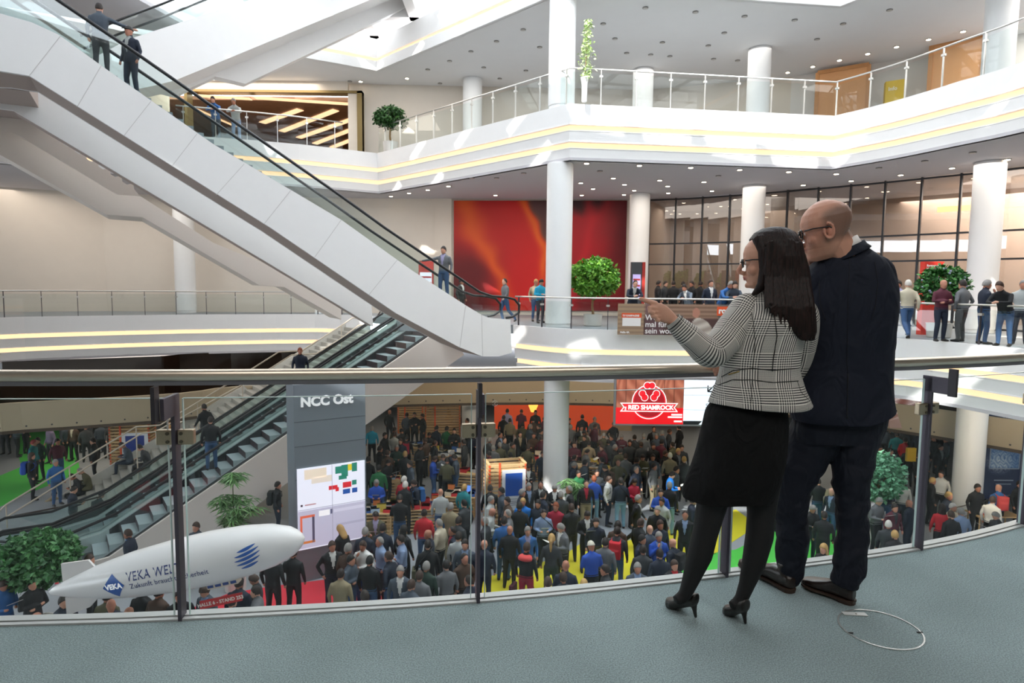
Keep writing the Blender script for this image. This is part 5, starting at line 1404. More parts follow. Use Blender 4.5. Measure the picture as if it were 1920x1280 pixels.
def sub(mb, n_=3):
    me = bpy.data.meshes.new('x'); me.from_pydata([tuple(v) for v in mb.v], [], mb.f); bm = bmesh.new(); bm.from_mesh(me); bmesh.ops.triangulate(bm, faces=bm.faces)
    bmesh.ops.subdivide_edges(bm, edges=[e for e in bm.edges if e.calc_length() > .05], cuts=n_, use_grid_fill=True); o_ = MB(); bm.verts.index_update()
    o_.add([v.co.copy() for v in bm.verts], [[v.index for v in f.verts] for f in bm.faces]); bm.free(); bpy.data.meshes.remove(me); return o_
def fitx(mb, w_):
    k = w_ / max(v.x for v in mb.v)
    for v in mb.v: v.x *= k
    return mb
M_blue = mat('emblem_blue', '#1d58ab', .4); M_bluetxt = mat('letter_blue', '#2c3f7c', .4)
dm = MB(); dm.add([(0, -.25, 0), (.24, 0, 0), (0, .25, 0), (-.24, 0, 0)], [(0, 1, 2, 3)])
em = wrap(sub(dm, 5), .303, -.03).build('emblem', M_blue, hull)
x = wrap(text_mb('VEKA', .15, .001, .006), .303, -.075); x.v = [v + nn * .006 for v in x.v]; x.build('lettering', mat('white_letters', '#eef0f2', .4), em)
wrap(fitx(text_mb('VEKA WELT', .25, .001, .002, 'LEFT', space=1.06), 1.13), .36, .03).build('lettering', M_bluetxt, hull)
wrap(fitx(text_mb('Zukunft braucht Sicherheit', .15, .001, 0, 'LEFT', space=1.05), 1.63), .366, -.13).build('lettering', M_bluetxt, hull)
for k in range(5):
    st = MB(); v0 = -.17 + k * .085; w0 = math.sqrt(max(.0, .05 - (v0) ** 2)) + .03; r_ = []
    for q in range(13):
        x_ = -w0 + 2 * w0 * q / 12; y_ = v0 + .22 * x_ + .5 * x_ * x_ - .02; hh = .028 * (1 - abs(2 * q / 12 - 1) ** 2) + .004; r_.append(((x_, y_ - hh, 0), (x_, y_ + hh, 0)))
    for q in range(12): st.add([r_[q][0], r_[q + 1][0], r_[q + 1][1], r_[q][1]], [(0, 1, 2, 3)])
    wrap(st, .815, .02).build('globe_stripe', M_blue, hull)
q0 = PY(374, 1127, Yb - .2); q1 = PY(454, 1110, Yb - .2); q2 = PY(372, 1143, Yb - .2)
uu = (q1 - q0).normalized(); vv = Vector((0, 0, 1)); hB = .175
t = thing('hanging_sign', 'narrow red sign with white hall and stand number below the airship', 'sign', (q0 + q1) / 2)
MB().prism([q0 - vv * hB, q1 - vv * hB, q1, q0], (0, .015, 0)).build('board', mat('sign_red', '#c32a2c', .5), t)
x = text_mb('HALLE 6 - STAND 253', .098, .002, .003, space=1.02); place(x, (q0 + q1) / 2 - vv * (hB * .70) + Vector((0, -.006, 0)), uu, vv - uu * vv.dot(uu)); x.build('lettering', mat('cream_letters', '#f3e3da', .5), t)
for q in (q0, q1): MB().cyl(q + Vector((0, .007, -.02)), q + Vector((0, .2, .5)), .004, 5).build('cord', M_black, t)
# ---- hanging video screen
Ys = 22.3; c0 = PY(1156, 711, Ys); c1 = PY(1346, 714, Ys); c2 = PY(1156, 794, Ys); split = PY(1283, 712, Ys).x; H_ = c0.z - c2.z
t = thing('video_screen', 'wide hanging screen, red shamrock picture on its left half, wayfinding arrow on its right', 'screen', (c0.x, Ys, c2.z))
MB().box((c0.x - .06, Ys, c2.z - .06), (c1.x + .06, Ys + .18, c0.z + .06)).build('casing', mat('casing_grey', '#9a9a9c', .4, .3), t)
for dx in (.6, 3.0): MB().cyl((c0.x + dx, Ys + .1, c0.z + .05), (c0.x + dx, Ys + .1, -1.88), .03, 8).build('hanger', M_dark, t)
def wood(u_, v_):
    g = .5 + .5 * math.sin(60 * u_ + 4 * math.sin(5 * v_ + 9 * u_)); pl = abs((u_ * 7) % 1 - .5) > .46
    c = lerp((.52, .27, .20), (.72, .46, .36), g * .6 + .2 * math.sin(13 * v_)); c = lerp(c, (.30, .14, .10), .8 if pl else 0)
    return (.86, .06, .10) if v_ > .62 + .02 * math.sin(9 * u_) else c
M_vid = vcol_mat('video_picture', .4, .45)
pic = painted('picture', (c0.x, Ys - .012, c0.z), (split, Ys - .012, c0.z), (c0.x, Ys - .012, c2.z), 90, 50, wood, M_vid, t)
def disc(cx, cz, r0, r1, y, m, name, par, n_=40, a0=0, a1=360, sx=1.0):
    mb = MB(); r_ = []
    for k in range(n_ + 1):
        a_ = R(a0 + (a1 - a0) * k / n_); r_.append([(cx + sx * r * math.cos(a_), y, cz + r * math.sin(a_)) for r in (r0, r1)])
    for k in range(n_): mb.add([r_[k][0], r_[k + 1][0], r_[k + 1][1], r_[k][1]], [(0, 1, 2, 3)])
    return mb.build(name, m, par)
M_vr = mat('video_red', '#d81f2c', .4, emit='#e0202c', es=.5); M_vw = mat('video_white', '#f2eeee', .4, emit='#ffffff', es=.55); M_vd = mat('video_darkred', '#a3131f', .4, emit='#a3131f', es=.4)
cx = c0.x + (split - c0.x) * .49; cz = c2.z + H_ * .50; RR = H_ * .37
disc(cx, cz, 0, RR, Ys - .016, M_vd, 'badge', pic); disc(cx, cz, RR * .93, RR, Ys - .018, M_vr, 'badge_ring', pic); disc(cx, cz, RR, RR * 1.05, Ys - .018, M_vw, 'badge_ring', pic)
for a_ in (90, 210, 330):
    lx = cx + .15 * H_ * math.cos(R(a_)); lz = cz + .22 * H_ + .15 * H_ * math.sin(R(a_))
    for s_ in (-1, 1):
        ex = lx + .05 * H_ * math.cos(R(a_ + 90 * s_)); ez = lz + .05 * H_ * math.sin(R(a_ + 90 * s_))
        disc(ex, ez, 0, .085 * H_, Ys - .020, M_vw, 'shamrock_leaf', pic, 20); disc(ex, ez, 0, .072 * H_, Ys - .022, M_vr, 'shamrock_leaf', pic, 20)
rz_ = c2.z + H_ * .38; rw = (split - c0.x) * .43
MB().add([(cx - rw, Ys - .024, rz_ - .10 * H_), (cx + rw, Ys - .024, rz_ - .10 * H_), (cx + rw - .12, Ys - .024, rz_), (cx + rw, Ys - .024, rz_ + .10 * H_), (cx - rw, Ys - .024, rz_ + .10 * H_), (cx - rw + .12, Ys - .024, rz_)], [(0, 1, 2, 3, 4, 5)]).build('ribbon_edge', M_vw, pic)
MB().add([(cx - rw + .06, Ys - .026, rz_ - .08 * H_), (cx + rw - .06, Ys - .026, rz_ - .08 * H_), (cx + rw - .16, Ys - .026, rz_), (cx + rw - .06, Ys - .026, rz_ + .08 * H_), (cx - rw + .06, Ys - .026, rz_ + .08 * H_), (cx - rw + .16, Ys - .026, rz_)], [(0, 1, 2, 3, 4, 5)]).build('ribbon', M_vr, pic)
x = text_mb('RED SHAMROCK', .215, .002, .008, space=.98); place(x, (cx + .06, Ys - .03, rz_ - .073), (1, 0, 0), (0, 0, 1)); x.build('lettering', M_vw, pic)
x = text_mb('THE', .075, .002, .003); place(x, (cx - rw + .22, Ys - .03, rz_ - .05), (0, 0, 1), (-1, 0, 0)); x.build('lettering', M_vw, pic)
for q, w_ in ((.20, .38), (.145, .5), (.05, .28)): MB().box((split - .04 - w_, Ys - .018, c2.z + H_ * q), (split - .04, Ys - .016, c2.z + H_ * (q + .035))).build('caption_line', M_vw, pic)
rp = MB().box((split, Ys - .014, c2.z), (c1.x, Ys - .001, c0.z)).build('wayfinding_panel', mat('video_pale', '#dfe6ee', .4, emit='#e6eef8', es=.55), t)
M_vk = mat('video_black', '#23262c', .4)
ax_ = PY(1334, 727, Ys); 
for p_, q_ in (((.16, .16), (-.12, -.12)), ((-.13, -.13), (.09, -.13)), ((-.13, -.13), (-.13, .09))):
    MB().bar((ax_.x + p_[0], Ys - .02, ax_.z + p_[1]), (ax_.x + q_[0], Ys - .02, ax_.z + q_[1]), .01, .045, 0, (0, 0, 1)).build('arrow_stroke', M_vk, rp)
x = text_mb('5', .22, .002, .002); place(x, (PY(1325, 764, Ys).x, Ys - .02, PY(1325, 764, Ys).z), (1, 0, 0), (0, 0, 1)); x.build('lettering', mat('video_grey', '#8d949c', .4), rp)
for f in (.33, .66): MB().box((split, Ys - .018, c2.z + H_ * f), (c1.x, Ys - .016, c2.z + H_ * f + .012)).build('tile_seam', mat('seam_pale', '#b7bec8', .5), rp)
MB().add([(split, Ys - .02, c2.z), (split + .55, Ys - .02, c2.z), (split + .68, Ys - .02, c2.z + .13), (split, Ys - .02, c2.z + .13)], [(0, 1, 2, 3)]).build('caption_band', M_vk, rp)
# ---- photo banner on the far railing
Yr = 22.12; b0 = PY(1159, 569, Yr); b1 = PY(1410, 571, Yr); b2 = PY(1159, 627, Yr); bw_ = b1.x - b0.x; bh = b0.z - b2.z
t = thing('banner', 'brown photo banner with white German lettering and orange tag on the far railing', 'banner', (b0.x, Yr, b2.z))
def bpic(u_, v_):
    s_ = .5 + .5 * math.sin(v_ * 46); c = lerp((.48, .36, .29), (.62, .50, .42), s_ * (1 - smooth(.4, .5, v_))); c = lerp(c, (.30, .20, .19), smooth(.42, .5, v_))
    if u_ < .2: c = lerp((.56, .46, .38), (.66, .55, .44), s_)
    if .2 < u_ < .34: c = lerp(c, (.42, .30, .32), .7)
    d = ((u_ - .585) / .028) ** 2 + ((v_ - .28) / .16) ** 2
    if d < 1: c = (.72, .50, .42)
    d = ((u_ - .63 - .1 * (v_ - .7)) / .07) ** 2 + ((v_ - .78) / .34) ** 2
    if d < 1: c = lerp((.62, .56, .52), (.80, .76, .72), .5 + .5 * math.sin(30 * u_ + 20 * v_))
    if u_ > .75: c = lerp((.36, .34, .34), (.46, .42, .40), s_)
    return c
pn = painted('panel', (b0.x, Yr, b0.z), (b1.x, Yr, b0.z), (b0.x, Yr, b2.z), 110, 40, bpic, vcol_mat('banner_print', .6), t, .03)
M_or = mat('tag_orange', '#e2592b', .5); M_wl = mat('banner_letter', '#efe9e6', .5)
def brect(u0, v0, u1, v1, m, name, tilt=0.0): MB().add([(b0.x + bw_ * u0, Yr - .008, b0.z - bh * (v0 + tilt)), (b0.x + bw_ * u1, Yr - .008, b0.z - bh * (v0 - tilt)), (b0.x + bw_ * u1, Yr - .008, b0.z - bh * (v1 - tilt)), (b0.x + bw_ * u0, Yr - .008, b0.z - bh * (v1 + tilt))], [(0, 3, 2, 1)]).build(name, m, pn)
brect(.028, .30, .178, .45, M_or, 'tag'); brect(.035, .45, .172, .72, M_wl, 'tag')
def btext(s_, u0, v0, size, m, bold=.004): x = text_mb(s_, size, .002, bold, 'LEFT'); place(x, (b0.x + bw_ * u0, Yr - .014, b0.z - bh * v0), (1, 0, 0), (0, 0, 1)); x.build('lettering', m, pn)
btext('TV KAMPAGNE', .035, .41, .085, M_wl); btext('Wer', .205, .52, .27, M_wl); btext('mal für sie', .205, .74, .27, M_wl); btext('sein wollen', .205, .95, .27, M_wl)
brect(.74, .06, .88, .36, M_or, 'tag'); btext('rom', .752, .28, .27, M_wl, .012)
btext('Halle 4A', .02, .95, .09, M_wl)
# ---- information pillars
def pillar(px0, px1, ytop, d, z, mc, sc2, lab, w=.25):
    a_ = ray(px0, 550); b_ = ray(px1, 550); x0 = a_.x / a_.y * d; x1 = b_.x / b_.y * d; zt_ = PY(px0, ytop, d).z
    t = thing('info_pillar', lab, 'information pillar', ((x0 + x1) / 2, d, z))
    MB().box((x0, d, z), (x1, d + w, zt_)).build('body', mc, t)
    MB().box((x0 + .06, d - .015, z + (zt_ - z) * .42), (x1 - .06, d, z + (zt_ - z) * .80)).build('screen', sc2, t)
    for k in range(3): MB().box((x0 + .08, d - .02, z + (zt_ - z) * (.5 + .1 * k)), (x1 - .08, d - .015, z + (zt_ - z) * (.53 + .1 * k))).build('text_row', mat('row_red', '#c0393a', .5), t)
    return x0, x1, zt_
M_pd = mat('pillar_dark', '#4d4f54', .5); M_scr = mat('lilac_screen', '#a79ac8', .4, emit='#a79ac8', es=.5)
x0, x1, z1 = pillar(1183, 1203, 491, 26.8, 0, M_pd, M_scr, 'dark grey information pillar with a red side and lilac screen left of the glass wall')
MB().box((x1, 26.75, 0), (x1 + .12, 27.1, z1)).build('side', mat('pillar_red', '#b8352b', .5), [o for o in bpy.data.objects if o.name.startswith('info_pillar')][-1])
pillar(785, 812, 489, 30.0, 0, mat('pillar_red2', '#c2463f', .5), mat('white_screen', '#dcd8e0', .4, emit='#e0dce8', es=.4), 'red information pillar with a pale screen beside the foot of the long escalator')
x0, x1, z1 = pillar(1731, 1767, 490, 21.5, 0, mat('pillar_red3', '#d8392c', .5), mat('steel_screen', '#7d8894', .4), 'bright red sign pillar behind the flowering bush')
x = text_mb('Restaurant\nHaupteingang', .10, .002, .004, 'LEFT'); place(x, (x0 + .05, 21.48, z1 - .17), (1, 0, 0), (0, 0, 1)); x.build('lettering', M_wl, [o for o in bpy.data.objects if o.name.startswith('info_pillar')][-1])
# ---- trees and plants
def leaves(mb, pts_, size, rn, droop=.3, mats=3):
    for c_ in pts_:
        d = Vector((rn.gauss(0, 1), rn.gauss(0, 1), rn.gauss(0, .6) - droop)).normalized(); s_ = d.cross(Vector((rn.gauss(0, 1), rn.gauss(0, 1), rn.gauss(0, 1)))).normalized(); l = size * rn.uniform(.7, 1.25); w_ = l * .30
        nrm = d.cross(s_); mb.add([c_, c_ + d * l * .5 + s_ * w_ + nrm * w_ * .25, c_ + d * l, c_ + d * l * .5 - s_ * w_ + nrm * w_ * .25], [(0, 1, 2, 3)], rn.randrange(mats))
def crown(c_, rx, ry, rz_, n_, size, rn, hollow=.55):
    P_ = []
    cl = [(Vector((rn.gauss(0, 1), rn.gauss(0, 1), rn.gauss(0, 1))).normalized(), rn.uniform(.16, .30)) for _ in range(70)]
    while len(P_) < n_:
        dv, r_ = rn.choice(cl); v = dv * rn.uniform(.72, .9) + Vector((rn.gauss(0, 1), rn.gauss(0, 1), rn.gauss(0, 1))) * r_ * .55
        if hollow < v.length < 1.06: P_.append(Vector((c_[0] + v.x * rx, c_[1] + v.y * ry, c_[2] + v.z * rz_)))
    mb = MB(); leaves(mb, P_, size, rn); return mb
def leafmats(k, cols): return [mat('leaf_%s_%d' % (k, i), c, .45, noise=.15, nscale=30) for i, c in enumerate(cols)]
BR = mat('bark', '#9a7a55', .8, noise=.2, nscale=30)
def tree(px, py, d, rwpx, rhpx, zb, cols, k, lab, n_=3200, size=.13, pot='round', trunk=True):
    rn = random.Random(int(px)); c_ = PY(px, py, d); sc3 = d / F; rx = rwpx * sc3; rz_ = rhpx * sc3
    t = thing('potted_tree', lab, 'tree', (c_.x, d, zb))
    crown(c_, rx, rx, rz_, n_, size, rn).build('foliage', leafmats(k, cols), t)
    if trunk:
        mb = MB(); mb.tube([(c_.x + .02, d, zb + .35), (c_.x - .03, d, (zb + c_.z - rz_) / 2 + .2), (c_.x + .01, d, c_.z - rz_ * .3)], [.055, .045, .04], 10)
        for q in range(7):
            a_ = q * 2.4; mb.tube([(c_.x, d, c_.z - rz_ * .6), (c_.x + rx * .35 * math.cos(a_), d + rx * .35 * math.sin(a_), c_.z - rz_ * .1), (c_.x + rx * .65 * math.cos(a_), d + rx * .65 * math.sin(a_), c_.z + rz_ * .3)], [.03, .02, .008], 6)
        mb.build('trunk', BR, t, True)
    mb = MB(); nn_ = 28; mb.rings([[(c_.x + r * math.cos(2 * math.pi * q / nn_), d + r * math.sin(2 * math.pi * q / nn_), z) for q in range(nn_)] for z, r in ((zb + .003, .30), (zb + .03, .33), (zb + .42, .36), (zb + .46, .37), (zb + .46, .34), (zb + .38, .33))]); mb.build('planter', mat('planter_pale', '#d8d4ce', .5, noise=.05), t, True, auto=40)
tree(1113, 519, 24.6, 46, 37, 0, ['#5f9a2c', '#4a8424', '#86bb45'], 'bright', 'bright green round leafy tree in a pale pot in front of the red mural', 5200, .17)
tree(732, 221, 31.6, 30, 20, Z3, ['#2c5523', '#1f431b', '#3d6a2e'], 'deep', 'small dark green ball tree on the top gallery beside the timber hall', 2600, .16)
tree(66, 1046, 14.6, 72, 50, G0, ['#3f7a3f', '#2f6333', '#5b925a'], 'mid', 'big green leafy treetop at the lower left beside the airship tail', 5200, .16)
tree(1648, 892, 20.6, 42, 46, G0, ['#6fae86', '#58976f', '#87c09c'], 'pale', 'pale green tree on the ground floor right of the legs of the man', 3600, .17)
tree(1766, 535, 20.3, 42, 36, 0, ['#2f6a2c', '#235423', '#4c8a41'], 'bush', 'green flowering bush behind the person in maroon on the right gallery', 3600, .14, trunk=False)
mb = MB(); rn = random.Random(3); cc_ = PY(1766, 535, 20.3)
for k in range(26):
    v = Vector((rn.gauss(0, 1), -abs(rn.gauss(0, 1)), rn.gauss(0, 1))).normalized(); mb.sphere(cc_ + Vector((v.x * .68, v.y * .68, v.z * .55)), .035, nu=8, nv=5)
o = mb.build('blossom', mat('blossom_lilac', '#b9b6e0', .6), [o for o in bpy.data.objects if o.name.startswith('potted_tree')][-1]); o['kind'] = 'stuff'
# tall climber in a vase on the top gallery
c_ = PY(1098, 188, 21.9); t = thing('potted_plant', 'tall slender plant in a tall white vase beside the sunlit column on the top gallery', 'plant', (c_.x, 22.6, Z3))
zt1 = PY(1102, 30, 22.6).z; zv = PY(1098, 140, 22.6).z; cxp = PY(1098, 150, 22.6).x; rn = random.Random(9)
mb = MB(); mb.rings([[(cxp + r * math.cos(2 * math.pi * q / 20), 22.9 + r * math.sin(2 * math.pi * q / 20), z) for q in range(20)] for z, r in ((Z3 + .003, .09), (Z3 + .6, .1), (zv - .02, .14), (zv, .145), (zv, .12))]); mb.build('vase', mat('white_vase', '#f2f2f0', .3), t, True, auto=40)
P_ = [];
while len(P_) < 520:
    z = rn.uniform(zv - .1, zt1); w_ = .07 + .13 * abs(math.sin((z - zv) * 2.3)) * (1.1 - (z - zv) / (zt1 - zv)); P_.append(Vector((cxp + .06 + rn.gauss(0, w_ * .7), 22.9 + rn.gauss(0, w_ * .7), z)))
mb = MB(); leaves(mb, P_, .12, rn); mb.build('foliage', leafmats('lime', ['#b9cf8f', '#a5bf78', '#ccd9ab']), t)
MB().cyl((cxp, 22.9, zv - .2), (cxp + .08, 22.9, zt1 - .1), .012, 6).build('stem', BR, t)
# bamboo-like umbrella plants
def umbrella_plant(spots, d, zb, lab, rn_seed, cols, size):
    rn = random.Random(rn_seed); x0 = PY(spots[0][0], spots[0][1], d).x; t = thing('umbrella_plant', lab, 'plant', (x0, d, zb)); mb = MB(); st = MB()
    for (px, py, rr) in spots:
        c_ = PY(px, py, d); r = rr * d / F
        for q in range(26):
            b_ = c_ + Vector((rn.gauss(0, r * .45), rn.gauss(0, r * .45), rn.gauss(0, r * .3)))
            for k in range(9):
                a_ = 2 * math.pi * k / 9 + rn.random(); dv = Vector((math.cos(a_), math.sin(a_), -.25)).normalized(); s_ = Vector((-math.sin(a_), math.cos(a_), 0)); l = size * rn.uniform(.8, 1.2); mb.add([b_, b_ + dv * l * .5 + s_ * l * .07, b_ + dv * l - Vector((0, 0, l * .15)), b_ + dv * l * .5 - s_ * l * .07], [(0, 1, 2, 3)], rn.randrange(3))
        st.tube([(x0 + rn.uniform(-.1, .1), d, zb + .3), (c_.x, d, c_.z)], [.02, .012], 6)
    mb.build('foliage', leafmats('umb', cols), t); st.build('stem', mat('green_stem', '#5b6b3a', .6), t)
    MB().cyl((x0, d, zb + .003), (x0, d, zb + .42), .28, 20).build('planter', mat('planter_pale', '#d8d4ce', .5), t)
umbrella_plant([(436, 893, 14), (425, 938, 26), (450, 950, 30), (440, 968, 26)], 17.2, G0, 'airy palm-like plant in front of the escalator side, above the airship', 4, ['#6c9a5a', '#557f48', '#86ad70'], .30)
umbrella_plant([(1068, 903, 14), (1086, 912, 14), (1075, 925, 12)], 22.6, G0, 'bushy green plant at the foot of the ground floor column', 5, ['#4c8447', '#3a6e3a', '#659a5a'], .28)
# ---- pallet stalls
M_pal = mat('pallet_wood', '#c9a878', .75, noise=.15, nscale=14); M_tape = mat('orange_tape', '#e5582c', .6)
def stall(c_, w_, dp, h, rz_, lab, poster=None, zb=G0, pc='#1d4fa8'):
    t = thing('pallet_stall', lab, 'stall', (c_[0], c_[1], zb)); cr, sr = math.cos(rz_), math.sin(rz_); ux = Vector((cr, sr, 0)); uy = Vector((-sr, cr, 0)); o_ = Vector((c_[0], c_[1], zb))
    mb = MB(); tp = MB(); z = .06; k = 0
    while z < h:
        for s_ in (-1, 1):
            mb.obox(o_ + uy * s_ * dp / 2 + Vector((0, 0, z)), ux * w_ / 2, uy * .05, (0, 0, .035)); mb.obox(o_ + ux * s_ * w_ / 2 + Vector((0, 0, z + .05)), ux * .05, uy * dp / 2, (0, 0, .022))
            for e in (-1, 1): tp.obox(o_ + uy * s_ * (dp / 2 + .0) + ux * e * (w_ / 2 - .01) + Vector((0, 0, z)), ux * .03, uy * .053, (0, 0, .037))
        z += .135; k += 1
    mb.build('planks', M_pal, t); tp.build('tape_ends', M_tape, t)
    MB().obox(o_ - uy * (dp / 2 + .06) - ux * w_ * .22 + Vector((0, 0, h / 2)), ux * .035, uy * .006, (0, 0, h / 2)).build('tape_band', M_tape, t)
    if poster:
        pw_, ph = poster; pc_ = o_ - uy * (dp / 2 + .10) + ux * w_ * .16 + Vector((0, 0, h * .58))
        b_ = MB().obox(pc_, ux * pw_ / 2, uy * .02, (0, 0, ph / 2)).build('poster', mat('poster_white', '#dfe0e4', .5), t)
        MB().obox(pc_ - uy * .023 + Vector((0, 0, ph * .14)), ux * pw_ * .36, uy * .002, (0, 0, ph * .28)).build('picture', mat('poster_' + pc[1:], pc, .5), b_)
        for q in range(4): MB().obox(pc_ - uy * .023 - Vector((0, 0, ph * (.22 + .05 * q))) - ux * pw_ * (.02 * q), ux * pw_ * (.34 - .05 * (q % 2)), uy * .002, (0, 0, ph * .008)).build('text_row', mat('row_grey', '#8c8f99', .5), b_)
    return t
q = PZ(940, 990, G0); stall((q.x + .1, q.y + .5), 1.3, .8, 2.35, R(14), 'pale pallet wood stall with orange tape and a blue square poster by the column', (.85, 1.45))
q = PZ(232, 905, G0); stall((q.x + .3, q.y + .3), 1.5, .8, 2.5, R(12), 'pallet wood stall with orange tape and a white poster beyond the stairs', (1.0, 1.5), pc='#2a3f8f')
q = PZ(830, 835, G0); stall((q.x, q.y), 1.8, .8, 2.45, R(6), 'dim tall pallet wood stall with an orange band deep in the hall', None)
q = PZ(760, 825, G0); stall((q.x, q.y + 2), 1.4, .8, 2.45, R(4), 'dim pallet wood stall near the escalator side deep in the hall', None)
q = PZ(250, 850, G0); stall((q.x + 1.6, q.y + 3), 2.4, .8, 2.4, R(8), 'dark pallet stall in the rear behind the white column at the left', None)
# ---- pallet tables with books
BK = [('red', '#d5343c'), ('white', '#efefec'), ('pale blue', '#b5cde6'), ('cream', '#ece2c8'), ('blue', '#4a74c4'), ('orange', '#ea8a4a'), ('white', '#efefec'), ('pale grey', '#c4c8cc'), ('yellow', '#e6cc5c')]
bkm = MB().box((-.5, -.5, 0), (.5, .5, .9)).add([(-.49, -.46, .9), (.49, -.46, .9), (.49, .46, .9), (-.49, .46, .9)], [(0, 1, 2, 3)])
bk0 = None; BC = {}
def table(px, py, w_, dp, h, rz_, lab, nb_, seed):
    global bk0
    c_ = PZ(px, py, G0 + h); o_ = Vector((c_.x, c_.y, G0)); cr, sr = math.cos(rz_), math.sin(rz_); ux = Vector((cr, sr, 0)); uy = Vector((-sr, cr, 0)); rn = random.Random(seed)
    t = thing('pallet_table', lab, 'table', o_); mb = MB(); z = .04
    while z < h - .05:
        for s_ in (-1, 1): mb.obox(o_ + uy * s_ * dp * .42 + Vector((0, 0, z)), ux * w_ * .46, uy * .06, (0, 0, .022)); mb.obox(o_ + ux * s_ * w_ * .42 + Vector((0, 0, z + .055)), ux * .06, uy * dp * .44, (0, 0, .03))
        z += .115
    mb.build('pallet_base', M_pal, t); MB().obox(o_ + Vector((0, 0, h - .02)), ux * w_ / 2, uy * dp / 2, (0, 0, .02)).build('tabletop', M_pal, t)
    for k in range(nb_):
        nm, hx = rn.choice(BK)
        if bk0 is None:
            o = bkm.build('book', mat('book_red', BK[0][1], .5)); o.data.materials[0] = mat('book_red', BK[0][1], .5); bk0 = o
        else: o = bk0.copy(); COL.objects.link(o)
        o.material_slots[0].link = 'OBJECT'; o.material_slots[0].material = mat('book_' + nm.replace(' ', '_'), hx, .5)
        gx = (k % 5 - 2) / 5 * w_ * .92 + rn.uniform(-.03, .03); gy = (k // 5 - (nb_ // 5 - 1) / 2) / max(1, nb_ // 5) * dp * .85
        hh = rn.choice([.05, .08, .12, .16, .3]); sz = rn.uniform(.22, .31)
        o.location = o_ + ux * gx + uy * gy + Vector((0, 0, h)); o.rotation_euler = (0, 0, rz_ + rn.uniform(-.3, .3)); o.scale = (sz, sz * (.35 if hh > .2 else 1.25), hh)
        key = (nm, px); BC[key] = BC.get(key, 0) + 1; o['group'] = 'books on the ' + lab.split(',')[0]
        tag(o, ('' if BC[key] == 1 else 'another ' if BC[key] == 2 else 'further ' + {3: '', 4: 'fourth ', 5: 'fifth ', 6: 'sixth ', 7: 'seventh '}.get(BC[key], '')) + nm + (' upright book' if hh > .2 else ' book') + ' on the ' + ' '.join(lab.split(',')[0].split()[:9]), 'book', o['group'])
table(778, 946, 2.0, 1.1, .85, R(8), 'big pallet table heaped with books by the red vest, on the ground floor', 20, 1)
table(703, 955, 1.2, .9, .85, R(4), 'pallet table with brochures beside the totem, on the ground floor', 10, 2)
table(728, 896, .9, .8, .9, R(0), 'small pallet table behind the striped sweater, on the ground floor', 5, 3)
table(866, 925, 1.1, .9, .85, R(-6), 'pallet table of white brochures left of the middle post', 10, 4)
table(780, 835, 1.2, 1.0, .95, R(5), 'pallet table with colourful magazines deep in the dim hall', 10, 5)
table(838, 850, 1.6, 1.0, .95, R(-10), 'pallet table of newspapers behind the royal blue jacket', 15, 6)
table(1008, 858, 1.3, 1.0, .95, R(-12), 'pallet table of newspapers left of the ground floor column', 10, 7)
table(1112, 872, 1.6, .9, .9, R(-14), 'pallet table with two open magazines right of the ground floor column', 10, 8)
table(880, 884, 1.0, .8, .9, R(-5), 'narrow pallet table touching the middle post in the photo', 5, 9)
# ---- rear of the hall
def wallpic(px0, y0, px1, y1, d, col, name, lab, cat, em=0, parts=()):
    a_ = PY(px0, y0, d); b_ = PY(px1, y1, d); t = thing(name, lab, cat, ((a_.x + b_.x) / 2, d, min(a_.z, b_.z)))
    MB().box((a_.x, d, b_.z), (b_.x, d + .12, a_.z)).build('panel', mat('pnl_' + col[1:], col, .6, emit=col if em else None, es=em), t)
    for k, (q0, r0, q1, r1, cc, nm) in enumerate(parts):
        p_ = PY(q0, r0, d); s_ = PY(q1, r1, d); MB().box((p_.x, d - .02 - .003 * k, s_.z), (s_.x, d - .001, p_.z)).build(nm, mat('pnl_' + cc[1:], cc, .6, emit=cc if em else None, es=em), t)
    return t
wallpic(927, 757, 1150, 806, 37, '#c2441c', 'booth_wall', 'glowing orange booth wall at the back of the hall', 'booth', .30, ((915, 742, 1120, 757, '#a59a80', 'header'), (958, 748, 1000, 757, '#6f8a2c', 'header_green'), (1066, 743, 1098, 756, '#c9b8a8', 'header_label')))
wallpic(918, 806, 1150, 822, 36.2, '#8a7460', 'counter', 'pale bar counter before the orange booth wall', 'counter')
wallpic(1150, 735, 1184, 826, 37.5, '#b9a27c', 'partition', 'beige partition wall left of the hanging screen', 'partition')
wallpic(1110, 740, 1150, 822, 38.5, '#a08a68', 'partition', 'darker beige partition behind the ground floor column', 'partition')
t = wallpic(1640, 722, 1668, 800, 27, '#c2ae92', 'partition', 'beige partition beside the right arm of the man', 'partition')
t = thing('pendant_lamp', 'orange glowing lampshade hanging before the orange booth', 'lamp', PY(1000, 770, 35)); a_ = PY(1000, 738, 35); b_ = PY(1000, 772, 35)
mb = MB(); mb.rings([[(a_.x + r * math.cos(2 * math.pi * q / 20), 35 + r * math.sin(2 * math.pi * q / 20), z) for q in range(20)] for z, r in ((b_.z, .12), (b_.z + .35, .26), (a_.z, .24))]); mb.build('shade', mat('lamp_orange', '#e8a24c', .5, emit='#f0a040', es=1.2), t, True)
MB().cyl((a_.x, 35, a_.z), (a_.x, 35, -4.4), .01, 6).build('cord', M_black, t)
def sticks(u_, v_):
    c = lerp((.78, .66, .66), (.55, .33, .28), .5 + .5 * math.sin(14 * u_ + 9 * v_)); 
    for k in range(7):
        if abs(v_ - .1 - .11 * k - .35 * (u_ - .5) * (-1) ** k) < .018: c = (.92, .84, .82)
    return lerp(c, (.62, .50, .46), smooth(.6, .9, v_))
